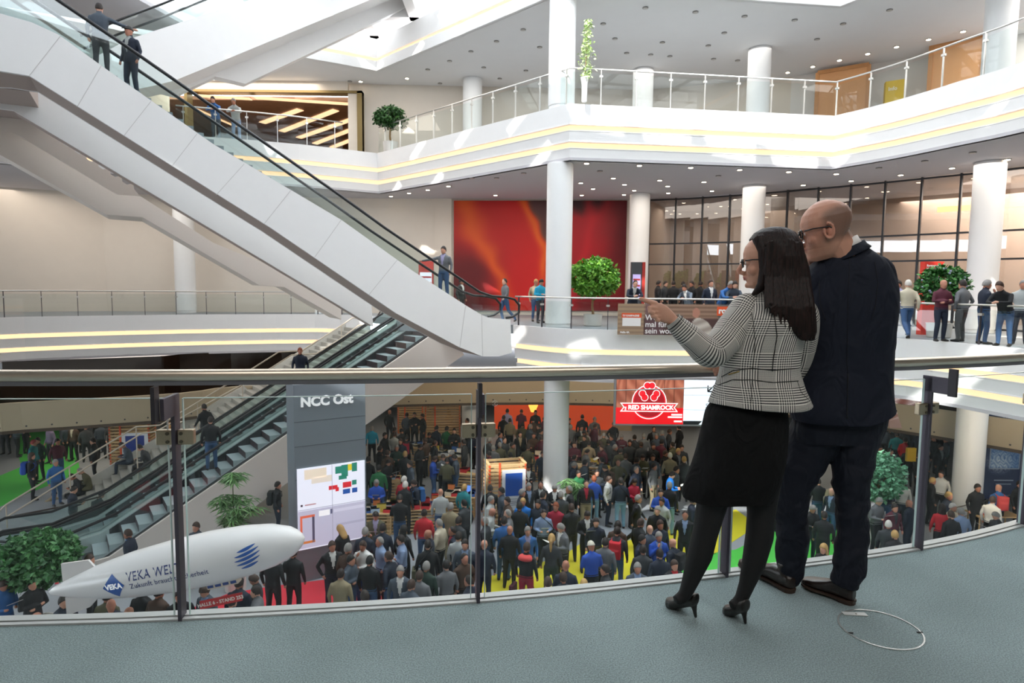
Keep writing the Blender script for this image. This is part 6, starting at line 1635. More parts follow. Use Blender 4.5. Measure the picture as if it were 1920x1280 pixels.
a_ = PY(1668, 722, 26); b_ = PY(1745, 724, 26); c_ = PY(1668, 802, 26); t = thing('display_wall', 'pink and brown picture wall of criss-cross sticks behind the right post', 'display', (a_.x, 26, c_.z))
painted('picture', a_, b_, c_, 60, 60, sticks, vcol_mat('stick_picture', .6, .12), t, .1)
# navy banner
dB = 24.5; a_ = PY(1853, 752, dB); b_ = PY(1925, 764, dB); c_ = PY(1846, 935, dB)
t = thing('hanging_banner', 'tall navy banner with pale diamond emblem and icy picture behind the thick column', 'banner', (a_.x, dB, c_.z))
def nav(u_, v_):
    c = (.09, .13, .26)
    d = ((u_ - .42) / .42) ** 2 + ((v_ - .62) / .14) ** 2
    w_ = .5 + .5 * math.sin(40 * u_ + 7 * math.sin(30 * v_)) * math.sin(50 * v_ + 6 * math.sin(20 * u_))
    if .16 < u_ < .92 and .42 < v_ < .68: c = lerp((.18, .32, .52), (.55, .65, .75), w_ * .7)
    if d < 1: c = lerp(c, (.78, .80, .80), (1 - d) * w_)
    return c
pnl = painted('panel', a_, (b_.x, dB, a_.z), (a_.x, dB, c_.z), 60, 120, nav, vcol_mat('navy_print', .6, .08), t, .03)
W_ = b_.x - a_.x; Hn = a_.z - c_.z; M_pl = mat('banner_pale', '#9aa6b8', .5)
def nrect(u0, v0, u1, v1, m, nm): MB().box((a_.x + W_ * u0, dB - .006, a_.z - Hn * v1), (a_.x + W_ * u1, dB - .002, a_.z - Hn * v0)).build(nm, m, pnl)
for q in ((.14, .41, .94, .42), (.14, .68, .94, .69), (.14, .41, .17, .69), (.91, .41, .94, .69)): nrect(*q, M_pl, 'frame_line')
nrect(.46, .29, .98, .36, mat('banner_red', '#a8273a', .5), 'red_label')
x = text_mb('HALL 7', .20, .002, .004); place(x, (a_.x + W_ * .72, dB - .012, a_.z - Hn * .345), (1, 0, 0), (0, 0, 1)); x.build('lettering', M_wl, pnl)
for k in range(3):
    r_ = .30 - .08 * k; mb = MB(); cc2 = Vector((a_.x + W_ * .5, dB - .01, a_.z - Hn * .11)); P4 = [cc2 + Vector((math.cos(R(90 * q)) * r_ * (1.15), 0, math.sin(R(90 * q)) * r_)) for q in range(5)]; mb.tube(P4, .012, 6); mb.build('emblem_line', M_pl, pnl)
nrect(.25, .205, .78, .215, M_pl, 'text_row'); nrect(.3, .80, .8, .81, M_pl, 'text_row'); nrect(.35, .84, .75, .848, M_pl, 'text_row')
wallpic(1702, 840, 1717, 865, 24.6, '#c9a416', 'yellow_board', 'small yellow board right of the pale green tree', 'sign')
# low table with pink coat at the right and its barrier
c_ = PZ(1862, 962, G0 + .8); t = thing('side_table', 'wooden table with crossed legs at the lower right', 'table', (c_.x, c_.y, G0))
MB().box((c_.x - .75, c_.y - .35, G0 + .76), (c_.x + .75, c_.y + .35, G0 + .8)).build('tabletop', M_pal, t)
for sx in (-1, 1):
    for sy in (-1, 1): MB().cyl((c_.x + sx * .66, c_.y + sy * .28, G0 + .003), (c_.x + sx * .66, c_.y + sy * .28, G0 + .76), .022, 8).build('leg', M_pal, t)
mb = MB(); mb.sphere((c_.x - .2, c_.y - .05, G0 + .90), .42, .24, .10, 18, 10)
for v in mb.v: v.z += .03 * math.sin(9 * v.x) * math.cos(13 * v.y)
tag(mb.build('coat', mat('pink_coat', '#d8305f', .7), None, True), 'bright pink coat heaped on the wooden table at the lower right', 'coat')
t = thing('barrier', 'steel barrier rail on the ground floor at the lower right', 'railing', PZ(1880, 985, G0))
q0 = PZ(1790, 1000, G0); q1 = PZ(1930, 965, G0)
for zz in (.95, .55): MB().cyl(q0 + Vector((0, 0, zz)), q1 + Vector((0, 0, zz)), .022, 8).build('rail', M_steel, t)
for f in (0, .33, .66, 1): MB().cyl(q0.lerp(q1, f) + Vector((0, 0, .003)), q0.lerp(q1, f) + Vector((0, 0, .95)), .02, 8).build('post', M_steel, t)
# ================================================================ the couple at the railing
from mathutils.bvhtree import BVHTree
def pr(px, py, Y): return PY(px, py, Y)
def ptube(mb, pts, n=14, flat=1.0):
    """tube through (px, py, depth, radius px)"""
    P_ = [pr(x, y, Y) for x, y, Y, r in pts]; rs = [r * Y / F for x, y, Y, r in pts]
    mb.tube(P_, rs, n); return P_, rs
def head_rings(c, Fd, Ud, k=1.0, fem=False):
    Ld = Ud.cross(Fd)
    tab = [(-.119, .052, -.015, .020), (-.113, .074, .0, .031), (-.102, .085, .022, .042), (-.088, .083, .040, .050), (-.078, .085, .05, .055), (-.071, .087, .055, .058), (-.066, .083, .058, .060), (-.061, .088, .06, .061), (-.050, .083, .066, .064), (-.038, .083, .074, .067), (-.015, .080, .088, .071), (0, .078, .096, .073), (.012, .087, .101, .074), (.022, .090, .104, .075), (.045, .088, .105, .075), (.07, .078, .096, .068), (.09, .060, .077, .055), (.105, .038, .052, .038), (.115, .015, .026, .018)]
    out = []
    for t, f, b, w in tab:
        if fem: w *= .94; f *= .97
        r = []
        for q in range(24):
            a = 2 * math.pi * q / 24; x = math.cos(a); y = math.sin(a)
            fx = (f if y > 0 else b) * (abs(y) ** .92) * (1 if y > 0 else -1); lx = w * math.copysign(abs(x) ** .85, x)
            r.append(c + (Fd * fx + Ld * lx + Ud * t) * k)
        out.append(r)
    return out
def head(mb, c, Fd, Ud, k=1.0, fem=False):
    Ld = Ud.cross(Fd); mb.rings(head_rings(c, Fd, Ud, k, fem)); g = lambda f, l, u: c + (Fd * f + Ld * l + Ud * u) * k
    nz = 1.05 if fem else 1.0; mb.tube([g(.080, 0, .010), g(.093 * nz, 0, -.010), g(.104 * nz, 0, -.028), g(.104 * nz, 0, -.036), g(.096, 0, -.042), g(.082, 0, -.047)], [.008 * k, .0095 * k, .0115 * k, .0115 * k, .010 * k, .008 * k], 8)
    mb.sphere(g(.078, 0, -.100), .013 * k, nu=10, nv=8)
    for s_ in (-1, 1):
        mb.sphere(g(.092, .011 * s_, -.040), .008 * k, nu=8, nv=6)                       # nostril wings
        mb.tube([g(.078, s_ * .022, -.064), g(.089, s_ * .010, -.061), g(.091, 0, -.0605)], [.003 * k, .0045 * k, .0055 * k], 6)
        mb.tube([g(.078, s_ * .022, -.066), g(.087, s_ * .010, -.071), g(.089, 0, -.072)], [.003 * k, .0048 * k, .006 * k], 6)
        mb.tube([g(.062, s_ * .052, .010), g(.080, s_ * .034, .017), g(.086, s_ * .012, .013)], [.005 * k, .007 * k, .005 * k], 6)     # brow
        mb.sphere(g(.050, s_ * .034, -.034), .029 * k, nu=10, nv=8)                       # cheek
        mb.sphere(g(.070, s_ * .032, .0), .0125 * k, nu=10, nv=8)                         # eyelid
        # ear: rim, lobe and bowl
        e = [g(-.002 + .018 * math.sin(R(a_)) * -1, s_ * (.073 + .008 * (1 if a_ < 330 else .5)), -.012 + .030 * math.cos(R(a_))) for a_ in range(0, 330, 30)]
        mb.tube(e, .0052 * k, 6); mb.sphere(g(-.006, s_ * .071, -.014), .012 * k, .012 * k, .022 * k, 8, 6); mb.sphere(g(.006, s_ * .072, -.038), .007 * k, nu=8, nv=6)
def finish_body(mb, tags, voxel, name, label, mats, base, cat='person'):
    me = remesh(mb, voxel, tags, name, 1); me.transform(Matrix.Translation(-Vector(base))); me.shade_smooth()
    for m in mats: me.materials.append(m)
    o = bpy.data.objects.new('person', me); COL.objects.link(o); o.location = base; o['label'] = label; o['category'] = cat; return o
def rpart(mb, voxel, name, mats, parent, it=3, tags=None):
    me = remesh(mb, voxel, tags, name, it); me.transform(Matrix.Translation(-wloc(parent))); me.shade_smooth()
    for m in (mats if isinstance(mats, list) else [mats]): me.materials.append(m)
    o = bpy.data.objects.new(name, me); COL.objects.link(o); o.parent = parent; return o
def pxrings(rows, n=36, pw=2.3):
    """rows: (xl, xr, y, depth, thick, twist) -> rings; the seam lies on the far side"""
    out = []
    for xl, xr, y, Y, th in rows:
        c = (pr(xl, y, Y) + pr(xr, y, Y)) / 2; hw = (pr(xr, y, Y) - pr(xl, y, Y)); hl = hw.length / 2; d = hw.normalized(); b = Vector((-d.y, d.x, 0)).normalized()
        r = []
        for q in range(n + 1):
            a = 2 * math.pi * q / n + math.pi / 2; ca, sa = math.cos(a), math.sin(a)
            r.append(c + d * hl * math.copysign(abs(ca) ** (2 / pw), ca) + b * th * math.copysign(abs(sa) ** (2 / pw), sa))
        out.append(r)
    return out
def subdiv_rows(rows, k=4):
    out = []
    for i in range(len(rows) - 1):
        r0 = rows[max(0, i - 1)]; r1 = rows[i]; r2 = rows[i + 1]; r3 = rows[min(len(rows) - 1, i + 2)]
        for q in range(k):
            t = q / k; out.append(tuple(.5 * ((2 * b) + (-a + c) * t + (2 * a - 5 * b + 4 * c - d) * t * t + (-a + 3 * b - 3 * c + d) * t ** 3) for a, b, c, d in zip(r0, r1, r2, r3)))
    out.append(rows[-1]); return out
def uv_loft(rings, mb=None, uo=0.0, vo=0.0):
    mb = mb or MB(); mb.uv = mb.uv or []; v = vo
    for i, r in enumerate(rings):
        if i: v += (sum((a - b).length for a, b in zip(r, rings[i - 1])) / len(r))
        L_ = [0.0]
        for q in range(1, len(r)): L_.append(L_[-1] + (r[q] - r[q - 1]).length)
        if i == 0: L0 = L_[-1]
        mb.uv += [(l - L_[-1] / 2 + uo + 5, v + 5) for l in L_]
    n = len(rings[0]); b = len(mb.v)
    for r in rings: mb.v += list(r)
    for i in range(len(rings) - 1):
        for q in range(n - 1): mb.f.append([b + i * n + q, b + i * n + q + 1, b + (i + 1) * n + q + 1, b + (i + 1) * n + q]); mb.m.append(0)
    return mb
def limb_rings(pts, n=28, sub_=5):
    rows = subdiv_rows(pts, sub_); P_ = [pr(x, y, Y) for x, y, Y, r in rows]; rs = [r * Y / F for x, y, Y, r in rows]; out = []; prev = None
    for i, p in enumerate(P_):
        t = (P_[min(i + 1, len(P_) - 1)] - P_[max(i - 1, 0)]).normalized()
        a = (Vector((0, 1, 0)) - t * t.y) if prev is None else prev - t * prev.dot(t)
        a.normalize(); prev = a; b = t.cross(a); out.append([p + (a * math.cos(2 * math.pi * k / n) + b * math.sin(2 * math.pi * k / n)) * rs[i] for k in range(n + 1)])
    return out
def wrinkle(rings, amp, freq, seed=0, v0=0.0):
    for i, r in enumerate(rings):
        c = sum(r[:-1], Vector()) / (len(r) - 1)
        for q in range(len(r)):
            a = 2 * math.pi * q / (len(r) - 1); w_ = math.sin(freq * i + 1.6 * math.sin(a * 2 + seed) + seed) * math.sin(a * 1 + seed * 1.3) + .5 * math.sin(freq * 1.7 * i - 2 * a + seed)
            d = (r[q] - c)
            if d.length > 1e-5: r[q] = r[q] + d.normalized() * amp * w_
    return rings
# ---- materials
def skin_mat(name, hexv):
    m = mat(name, hexv, .48, noise=.07, nscale=26, bump=.12, bscale=240); b = m.node_tree.nodes['Principled BSDF']; b.inputs['Subsurface Weight'].default_value = .12; b.inputs['Subsurface Radius'].default_value = (.01, .004, .002); return m
M_skw = skin_mat('skin_woman', '#d6a186'); M_skm = skin_mat('skin_man', '#d49b80')
def cloth_mat(name, hexv, rough=.85, bump=.25, fold=0.0, fs=6.0):
    m = mat(name, hexv, rough, noise=.08, nscale=160, bump=bump, bscale=700); nt = m.node_tree; b = nt.nodes['Principled BSDF']; b.inputs['Specular IOR Level'].default_value = .3
    tc = nt.nodes['Texture Coordinate']; mp = nt.nodes.new('ShaderNodeMapping'); mp.inputs['Scale'].default_value = (7, 7, 4.2); mp.inputs['Rotation'].default_value = (.5, .4, 0); n = nt.nodes.new('ShaderNodeTexNoise'); n.inputs['Scale'].default_value = 1.3; n.inputs['Detail'].default_value = 2; n.inputs['Distortion'].default_value = 1.2
    nt.links.new(tc.outputs['Object'], mp.inputs[0]); nt.links.new(mp.outputs[0], n.inputs['Vector']); bp = nt.nodes.new('ShaderNodeBump'); bp.inputs['Strength'].default_value = .55; bp.inputs['Distance'].default_value = .05
    old = b.inputs['Normal'].links[0].from_node; nt.links.new(n.outputs['Fac'], bp.inputs['Height']); nt.links.new(old.outputs['Normal'], bp.inputs['Normal']); nt.links.new(bp.outputs['Normal'], b.inputs['Normal'])
    return m
M_navy = cloth_mat('navy_suit', '#171c2a', .75); M_trou = cloth_mat('navy_trousers', '#141824', .7); M_blk = cloth_mat('black_skirt', '#070708', .85); M_tights = mat('black_tights', '#070607', .7, noise=.1, nscale=40)
M_leather = mat('black_leather', '#16120f', .32, noise=.15, nscale=25, bump=.1, bscale=120, coat=.2); M_leather2 = mat('dark_brown_leather', '#241a15', .33, noise=.2, nscale=18, coat=.25); M_sole = mat('shoe_sole', '#3a2a20', .6)
M_frame = mat('glasses_frame', '#0c0c0e', .25); M_lens = glass_mat('spectacle_lens', (.92, .93, .93), .08)
def plaid():
    m = bpy.data.materials.new('glen_check_wool'); m.use_nodes = True; nt = m.node_tree; N = nt.nodes; Lk = nt.links; b = N['Principled BSDF']; b.inputs['Roughness'].default_value = .85
    uv = N.new('ShaderNodeUVMap'); uv.uv_map = 'UVMap'; sp = N.new('ShaderNodeSeparateXYZ'); Lk.new(uv.outputs[0], sp.inputs[0])
    def mth(op, a, b_=None, c=None):
        x = N.new('ShaderNodeMath'); x.operation = op
        for i, q in enumerate((a, b_, c)):
            if q is None: continue
            if isinstance(q, (int, float)): x.inputs[i].default_value = q
            else: Lk.new(q, x.inputs[i])
        return x.outputs[0]
    def thread(co):
        zone = mth('GREATER_THAN', mth('FRACT', mth('DIVIDE', co, .150)), .5)
        sa = mth('GREATER_THAN', mth('FRACT', mth('DIVIDE', co, .0105)), .5); sb = mth('GREATER_THAN', mth('FRACT', mth('DIVIDE', co, .0050)), .5)
        sb2 = mth('ADD', mth('MULTIPLY', sb, .36), .32)
        return mth('ADD', mth('MULTIPLY', sa, zone), mth('MULTIPLY', sb2, mth('SUBTRACT', 1.0, zone))), zone
    wu, zu = thread(sp.outputs[0]); wv, zv = thread(sp.outputs[1])
    s_ = mth('MULTIPLY', mth('ADD', wu, wv), .5)
    mr = N.new('ShaderNodeMapRange'); mr.interpolation_type = 'SMOOTHSTEP'; mr.inputs['From Min'].default_value = .16; mr.inputs['From Max'].default_value = .84; Lk.new(s_, mr.inputs['Value'])
    mx = N.new('ShaderNodeMix'); mx.data_type = 'RGBA'; mx.inputs['A'].default_value = (.012, .012, .016, 1); mx.inputs['B'].default_value = (.80, .76, .69, 1); Lk.new(mr.outputs[0], mx.inputs['Factor']); Lk.new(mx.outputs['Result'], b.inputs['Base Color'])
    return m
M_plaid = plaid()
def on_surf(objs, px, py, off=.002):
    o_ = Vector((0, 0, CAMZ)); d = ray(px, py).normalized(); best = None
    for ob in objs:
        vs_ = [v.co + wloc(ob) for v in ob.data.vertices]; bt = BVH.get(ob.name) or BVHTree.FromPolygons(vs_, [tuple(p.vertices) for p in ob.data.polygons]); BVH[ob.name] = bt
        h_ = bt.ray_cast(o_, d)
        if h_[0] is not None and (best is None or h_[3] < best[1]): best = (h_[0] - d * off, h_[3])
    return best[0] if best else o_ + d * 2.8
BVH = {}
def surf_line(objs, pix, r, name, m, parent, n=6, off=.001):
    pix = [(a[0] + (b[0] - a[0]) * k / 6, a[1] + (b[1] - a[1]) * k / 6) for a, b in zip(pix[:-1], pix[1:]) for k in range(6)] + [pix[-1]]
    return MB().tube([on_surf(objs, x, y, off) for x, y in pix], r, n).build(name, m, parent, True)
# ============================ woman
DW = 2.78
wb = MB(); wt = []
cW = pr(1433, 489, 2.86); FW = Vector((-.93, .30, -.12)).normalized(); UW = (Vector((-.06, 0, 1)) - FW * Vector((-.06, 0, 1)).dot(FW)).normalized()
head(wb, cW, FW, UW, 1.0, True)
ptube(wb, [(1452, 580, 2.86, 26), (1447, 550, 2.86, 23), (1442, 520, 2.86, 21)])
wb.rings(pxrings([(1395, 1490, 760, 2.85, .075), (1385, 1480, 700, 2.85, .07), (1390, 1495, 640, 2.85, .08), (1405, 1500, 590, 2.85, .075), (1425, 1480, 565, 2.85, .05)], 20), cap=True)
# arms: pointing arm and the arm held in front
ptube(wb, [(1405, 583, 2.84, 17), (1338, 668, 2.72, 15)]); ptube(wb, [(1338, 668, 2.72, 15), (1300, 634, 2.71, 14), (1262, 600, 2.70, 10)])
ptube(wb, [(1500, 590, 2.95, 17), (1490, 670, 3.02, 15), (1420, 700, 3.10, 12), (1356, 690, 3.02, 9.5)])
# pointing hand
Dh = 2.70
wb.rings([ell(pr(x, y, Dh), rl * Dh / F, .0125, (pr(x + ux_, y + uy_, Dh) - pr(x, y, Dh)).normalized(), Vector((0, 1, 0)), 14) for x, y, rl, ux_, uy_ in ((1264, 601, 10, 7, -9), (1253, 594, 13.5, 6, -9), (1243, 588, 16.5, 5, -9), (1233, 582, 16, 4, -9), (1227, 579, 12, 4, -9))])
for f in (((1231, 570, Dh + .004, 6.0), (1217, 565.5, Dh + .004, 5.0), (1207, 562, Dh + .004, 4.5), (1198.5, 559, Dh + .004, 3.4)),
          ((1229, 578, Dh - .002, 6.0), (1218, 577, Dh - .012, 5.4), (1219, 585, Dh - .02, 5.0), (1227, 588, Dh - .022, 4.2)),
          ((1232, 585, Dh - .002, 5.8), (1222, 586, Dh - .012, 5.2), (1224, 593, Dh - .02, 4.8), (1232, 595, Dh - .022, 4.0)),
          ((1239, 592, Dh + .0, 5.2), (1229, 594, Dh - .010, 4.6), (1231, 600, Dh - .018, 4.2), (1238, 601, Dh - .02, 3.6)),
          ((1254, 586, Dh + .022, 7), (1241, 576, Dh + .034, 6), (1230, 573, Dh + .036, 5.2), (1222, 573, Dh + .034, 4))):
    ptube(wb, f, 9)
# other hand, fingers showing in front of the waist
ptube(wb, [(1362, 690, 3.02, 10), (1352, 689, 3.0, 12), (1345, 689, 2.99, 10)], 10)
for k, (dx, dy) in enumerate(((0, -8), (-3, -2), (-3, 4), (-1, 10))): ptube(wb, [(1349 + dx, 687 + dy, 2.985, 4.2), (1342 + dx, 688 + dy, 2.965, 4.0), (1343 + dx, 693 + dy, 2.95, 3.4)], 8)
ptube(wb, [(1358, 682, 3.0, 5), (1350, 677, 2.985, 4.4), (1345, 678, 2.97, 3.5)], 8)
# legs
LW = [(1372, 800, 2.82, 40), (1350, 880, 2.80, 36), (1330, 965, 2.78, 27), (1322, 1000, 2.77, 24), (1312, 1040, 2.765, 24), (1294, 1090, 2.76, 16), (1283, 1118, 2.755, 12)]
RW = [(1430, 800, 2.84, 40), (1432, 880, 2.82, 36), (1427, 965, 2.80, 26), (1424, 1005, 2.79, 26), (1413, 1055, 2.775, 22), (1400, 1096, 2.765, 15), (1388, 1128, 2.755, 12)]
ptube(wb, [(x, y, Y, r * .9) for x, y, Y, r in LW]); ptube(wb, [(x, y, Y, r * .9) for x, y, Y, r in RW])
woman = finish_body(wb, None, .0036, 'body', 'x', [M_skw], PZ(1340, 1150, 0))
woman['label'] = 'person with long dark hair, checked jacket and black skirt pointing over the near railing'
# tights
mb = MB(); ptube(mb, LW, 18); ptube(mb, RW, 18)
for L_ in (LW, RW):
    x, y, Y, r = L_[-1]; ptube(mb, [(x + 2, y - 6, Y, 12.5), (x - 6, y + 3, Y, 12), (x - 17, y + 8, Y - .01, 9)], 12)
rpart(mb, .006, 'tights', M_tights, woman, 3)
# pumps
def pump(toe, heel, name, lab=None):
    tx, ty, tY = toe; hx, hy, hY = heel
    T_ = PZ(tx, ty, .012); H_ = PZ(hx, hy, 0); dr = (T_ - H_); dr.z = 0; L_ = dr.length; dr.normalize(); sd = Vector((-dr.y, dr.x, 0)); mb = MB(); hh = .070
    sec = [(0, .016, .010, hh + .022), (.04, .027, .018, hh + .018), (.3, .030, .020, hh * .80 + .010), (.52, .036, .016, .040), (.74, .040, .016, .026), (.90, .031, .014, .018), (1.0, .012, .010, .013)]
    mb.rings([ell(H_ + dr * L_ * f + Vector((0, 0, z)), w_, hgt + .012, sd, Vector((0, 0, 1)), 16, 2.2) for f, w_, hgt, z in sec])
    mb.tube([H_ + dr * .02 + Vector((0, 0, hh + .005)), H_ + dr * .012 + Vector((0, 0, hh * .5)), H_ + dr * .004 + Vector((0, 0, .004))], [.019, .010, .0065], 12)
    return rpart(mb, .0038, name, M_leather, woman, 2)
pump((1250, 1128, 0), (1306, 1160, 0), 'shoe'); pump((1360, 1142, 0), (1399, 1172, 0), 'shoe')
# skirt
rows = [(1352, 1480, 742, 2.84, .10), (1330, 1472, 765, 2.83, .118), (1322, 1474, 795, 2.83, .125), (1309, 1471, 850, 2.82, .13), (1294, 1462, 895, 2.81, .125), (1285, 1452, 922, 2.81, .118), (1288, 1446, 934, 2.805, .112)]
rg = pxrings(subdiv_rows(rows, 5), 48)
for i, r in enumerate(rg):
    f = i / len(rg)
    for q in range(len(r)):
        a = 2 * math.pi * q / 48; c_ = sum(r[:-1], Vector()) / 48; d = (r[q] - c_); r[q] = r[q] + d.normalized() * (.010 * f * math.sin(5 * a + 1.0))
mb = MB(); mb.rings([r[:-1] for r in rg], cap=False); sk_ = mb.build('skirt', M_blk, woman, True); so = sk_.modifiers.new('s', 'SOLIDIFY'); so.thickness = .004
# jacket
rows = [(1330, 1519, 757, 2.83, .155), (1336, 1512, 742, 2.83, .150), (1343, 1503, 720, 2.83, .135), (1350, 1498, 699, 2.83, .120), (1352, 1497, 680, 2.83, .117), (1356, 1500, 655, 2.83, .122), (1362, 1508, 625, 2.835, .132), (1370, 1516, 600, 2.84, .135), (1380, 1520, 580, 2.845, .125), (1393, 1514, 563, 2.85, .100), (1412, 1500, 551, 2.855, .075), (1428, 1482, 541, 2.86, .055)]
rg = wrinkle(pxrings(subdiv_rows(rows, 4), 56, 2.25), .0016, .55, 1.0)
for i in range(0, 5):
    for q in range(len(rg[i])): rg[i][q] = rg[i][q] + Vector((0, 0, -.012 * math.sin(q * 2 * math.pi / 56 * 2 + .6) * (1 - i / 5)))
jk = uv_loft(rg).build('jacket', M_plaid, woman, True); so = jk.modifiers.new('s', 'SOLIDIFY'); so.thickness = .004
rs1 = wrinkle(limb_rings([(1415, 572, 2.85, 22), (1400, 580, 2.835, 30), (1385, 602, 2.81, 31), (1362, 634, 2.77, 30), (1345, 652, 2.735, 30), (1331, 660, 2.715, 29), (1313, 650, 2.705, 26), (1292, 630, 2.70, 23), (1267, 606, 2.70, 17.5), (1261, 600, 2.70, 16.5)], 32, 5), .0022, .42, 2.2)
mb = uv_loft(rs1, uo=.02); sl1 = mb.build('sleeve', M_plaid, jk, True); so = sl1.modifiers.new('s', 'SOLIDIFY'); so.thickness = .003
rs2 = wrinkle(limb_rings([(1492, 572, 2.88, 22), (1506, 590, 2.91, 27), (1505, 640, 2.97, 26), (1490, 690, 3.03, 26), (1450, 706, 3.10, 23), (1400, 702, 3.09, 19), (1364, 692, 3.03, 15)], 28, 5), .002, .5, .4)
sl2 = uv_loft(rs2).build('sleeve', M_plaid, jk, True)
M_pipe = mat('black_piping', '#08080a', .6)
surf_line([jk], [(1438, 562), (1452, 590), (1457, 630), (1450, 672), (1448, 696)], .0022, 'piping', M_pipe, jk)
surf_line([jk], [(1405, 566), (1412, 600), (1416, 640), (1411, 696)], .0012, 'seam', M_pipe, jk)
surf_line([jk], [(1353, 706), (1375, 694), (1410, 690), (1450, 694), (1495, 690)], .0020, 'piping', M_pipe, jk)
surf_line([jk], [(1346, 722), (1372, 712), (1410, 712), (1450, 717), (1497, 714)], .0020, 'piping', M_pipe, jk)
surf_line([jk], [(1410, 713), (1409, 735), (1408, 757)], .0012, 'seam', M_pipe, jk); surf_line([jk], [(1495, 714), (1502, 735), (1519, 752)], .0012, 'seam', M_pipe, jk)
surf_line([jk], [(1366, 702), (1386, 696)], .0026, 'zip', mat('gold_zip', '#b59a5a', .3, .9), jk)
MB().tube([p for p in limb_rings([(1266, 605, 2.70, 17.8), (1263, 602, 2.70, 17.8)], 28, 1)[0]], .0022, 6).build('cuff_edge', M_pipe, sl1, True)
# hair: cap plus long back panel with strands
def hair_mat(name, c0, c1):
    m = mat(name, c0, .5, noise=.0, spec=.25); nt = m.node_tree; b = nt.nodes['Principled BSDF']; tc = nt.nodes['Texture Coordinate']; mp = nt.nodes.new('ShaderNodeMapping'); mp.inputs['Scale'].default_value = (160, 160, 4)
    n = nt.nodes.new('ShaderNodeTexNoise'); n.inputs['Scale'].default_value = 1; n.inputs['Detail'].default_value = 6; nt.links.new(tc.outputs['Object'], mp.inputs[0]); nt.links.new(mp.outputs[0], n.inputs['Vector'])
    mx = nt.nodes.new('ShaderNodeMix'); mx.data_type = 'RGBA'; mx.inputs['A'].default_value = (*hexc(c0), 1); mx.inputs['B'].default_value = (*hexc(c1), 1)
    mr = nt.nodes.new('ShaderNodeMapRange'); mr.inputs['From Min'].default_value = .35; mr.inputs['From Max'].default_value = .7; nt.links.new(n.outputs['Fac'], mr.inputs['Value']); nt.links.new(mr.outputs[0], mx.inputs['Factor']); nt.links.new(mx.outputs['Result'], b.inputs['Base Color'])
    bp = nt.nodes.new('ShaderNodeBump'); bp.inputs['Strength'].default_value = .7; bp.inputs['Distance'].default_value = .004; nt.links.new(n.outputs['Fac'], bp.inputs['Height']); nt.links.new(bp.outputs['Normal'], b.inputs['Normal']); return m
M_hair = hair_mat('dark_brown_hair', '#0d0807', '#2b1915')
hm = MB()
hm.rings([r[:-1] for r in pxrings([(1446, 1460, 425, 2.87, .012), (1430, 1476, 428, 2.87, .040), (1416, 1490, 436, 2.87, .066), (1407, 1495, 448, 2.87, .086), (1411, 1500, 462, 2.865, .098), (1422, 1506, 482, 2.86, .104), (1428, 1513, 505, 2.85, .098), (1430, 1517, 530, 2.83, .088), (1434, 1522, 553, 2.79, .072), (1447, 1527, 578, 2.755, .055), (1462, 1530, 602, 2.735, .040), (1482, 1531, 622, 2.725, .028), (1502, 1526, 638, 2.72, .012)], 30)], cap=True)
# front locks beside the cheek
ptube(hm, [(1422, 446, 2.83, 12), (1431, 470, 2.80, 10), (1434, 505, 2.79, 10), (1429, 535, 2.79, 10), (1417, 548, 2.80, 6), (1410, 552, 2.80, 2)], 10)
rn = random.Random(11)
for k in range(90):
    x0 = rn.uniform(1436, 1506); x1 = x0 + rn.uniform(-4, 14) + (x0 - 1440) * .22; y1 = 572 + (x1 - 1440) * .85 + rn.uniform(-14, 16); y1 = min(y1, 646); r_ = rn.uniform(1.6, 3.2)
    Yk = 2.755; ptube(hm, [(x0, 455 + rn.uniform(-8, 30), Yk + .02, r_ * .6), (x0 + (x1 - x0) * .4, 520, Yk - .0, r_), (x0 + (x1 - x0) * .8, 575, Yk - .045, r_), (x1, y1, Yk - .055, r_ * .25)], 7)
HC = pr(1457, 483, 2.862); 
for k in range(110):
    ph = R(rn.uniform(-125, 70)); P_ = []; rr_ = []
    for q in range(9):
        th = R(6 + 84 * q / 8); g_ = 1.0 + rn.uniform(-.004, .010)
        P_.append(HC + Vector((-.012 * (1 - q / 8) + .112 * g_ * math.sin(th) ** .9 * math.cos(ph + .15 * (1 - q / 8)), .100 * g_ * math.sin(th) ** .9 * math.sin(ph), .134 * g_ * math.cos(th)))); rr_.append(.0028)
    e_ = P_[-1]; cx_ = HC + Vector((0, 0, 0))
    for dz in (.035, .075, .12): P_.append(Vector((HC.x + (e_.x - HC.x) * (1 - dz * .9) + dz * .22, HC.y + (e_.y - HC.y) * (1 - dz * 1.6), e_.z - dz))); rr_.append(.0026)
    rr_[0] = .001; rr_[-1] = .001
    if P_[-1].x > pr(1430, 483, 2.86).x: hm.tube(P_, rr_, 5)
rpart(hm, .0036, 'hair', M_hair, woman, 1)
# glasses
def glasses(c, Fd, Ud, k, parent, w_=.056, rim=.0022, hgt=.017):
    Ld = Ud.cross(Fd); g = lambda f, l, u: c + (Fd * f + Ld * l + Ud * u) * k; mb = MB(); ln = MB()
    for s_ in (-1, 1):
        P_ = []
        for q in range(25):
            a = 2 * math.pi * q / 24; P_.append(g(.093 - .10 * abs(.034 + .024 * math.cos(a)) ** 1.3, s_ * (.034 + .025 * math.copysign(abs(math.cos(a)) ** .7, math.cos(a))), .000 + hgt * math.copysign(abs(math.sin(a)) ** .7, math.sin(a))))
        mb.tube(P_, rim, 6); ln.add(P_[:-1], [tuple(range(24))])
        mb.tube([g(.081, s_ * .060, .010), g(.05, s_ * .074, .010), g(-.005, s_ * .079, .004), g(-.022, s_ * .078, -.012)], rim * .9, 6)
    mb.tube([g(.093, -.009, .004), g(.098, 0, .007), g(.093, .009, .004)], rim, 6)
    o = mb.build('glasses', M_frame, parent, True); ln.build('lens', M_lens, o); return o
glasses(cW, FW, UW, 1.0, woman, rim=.0034)
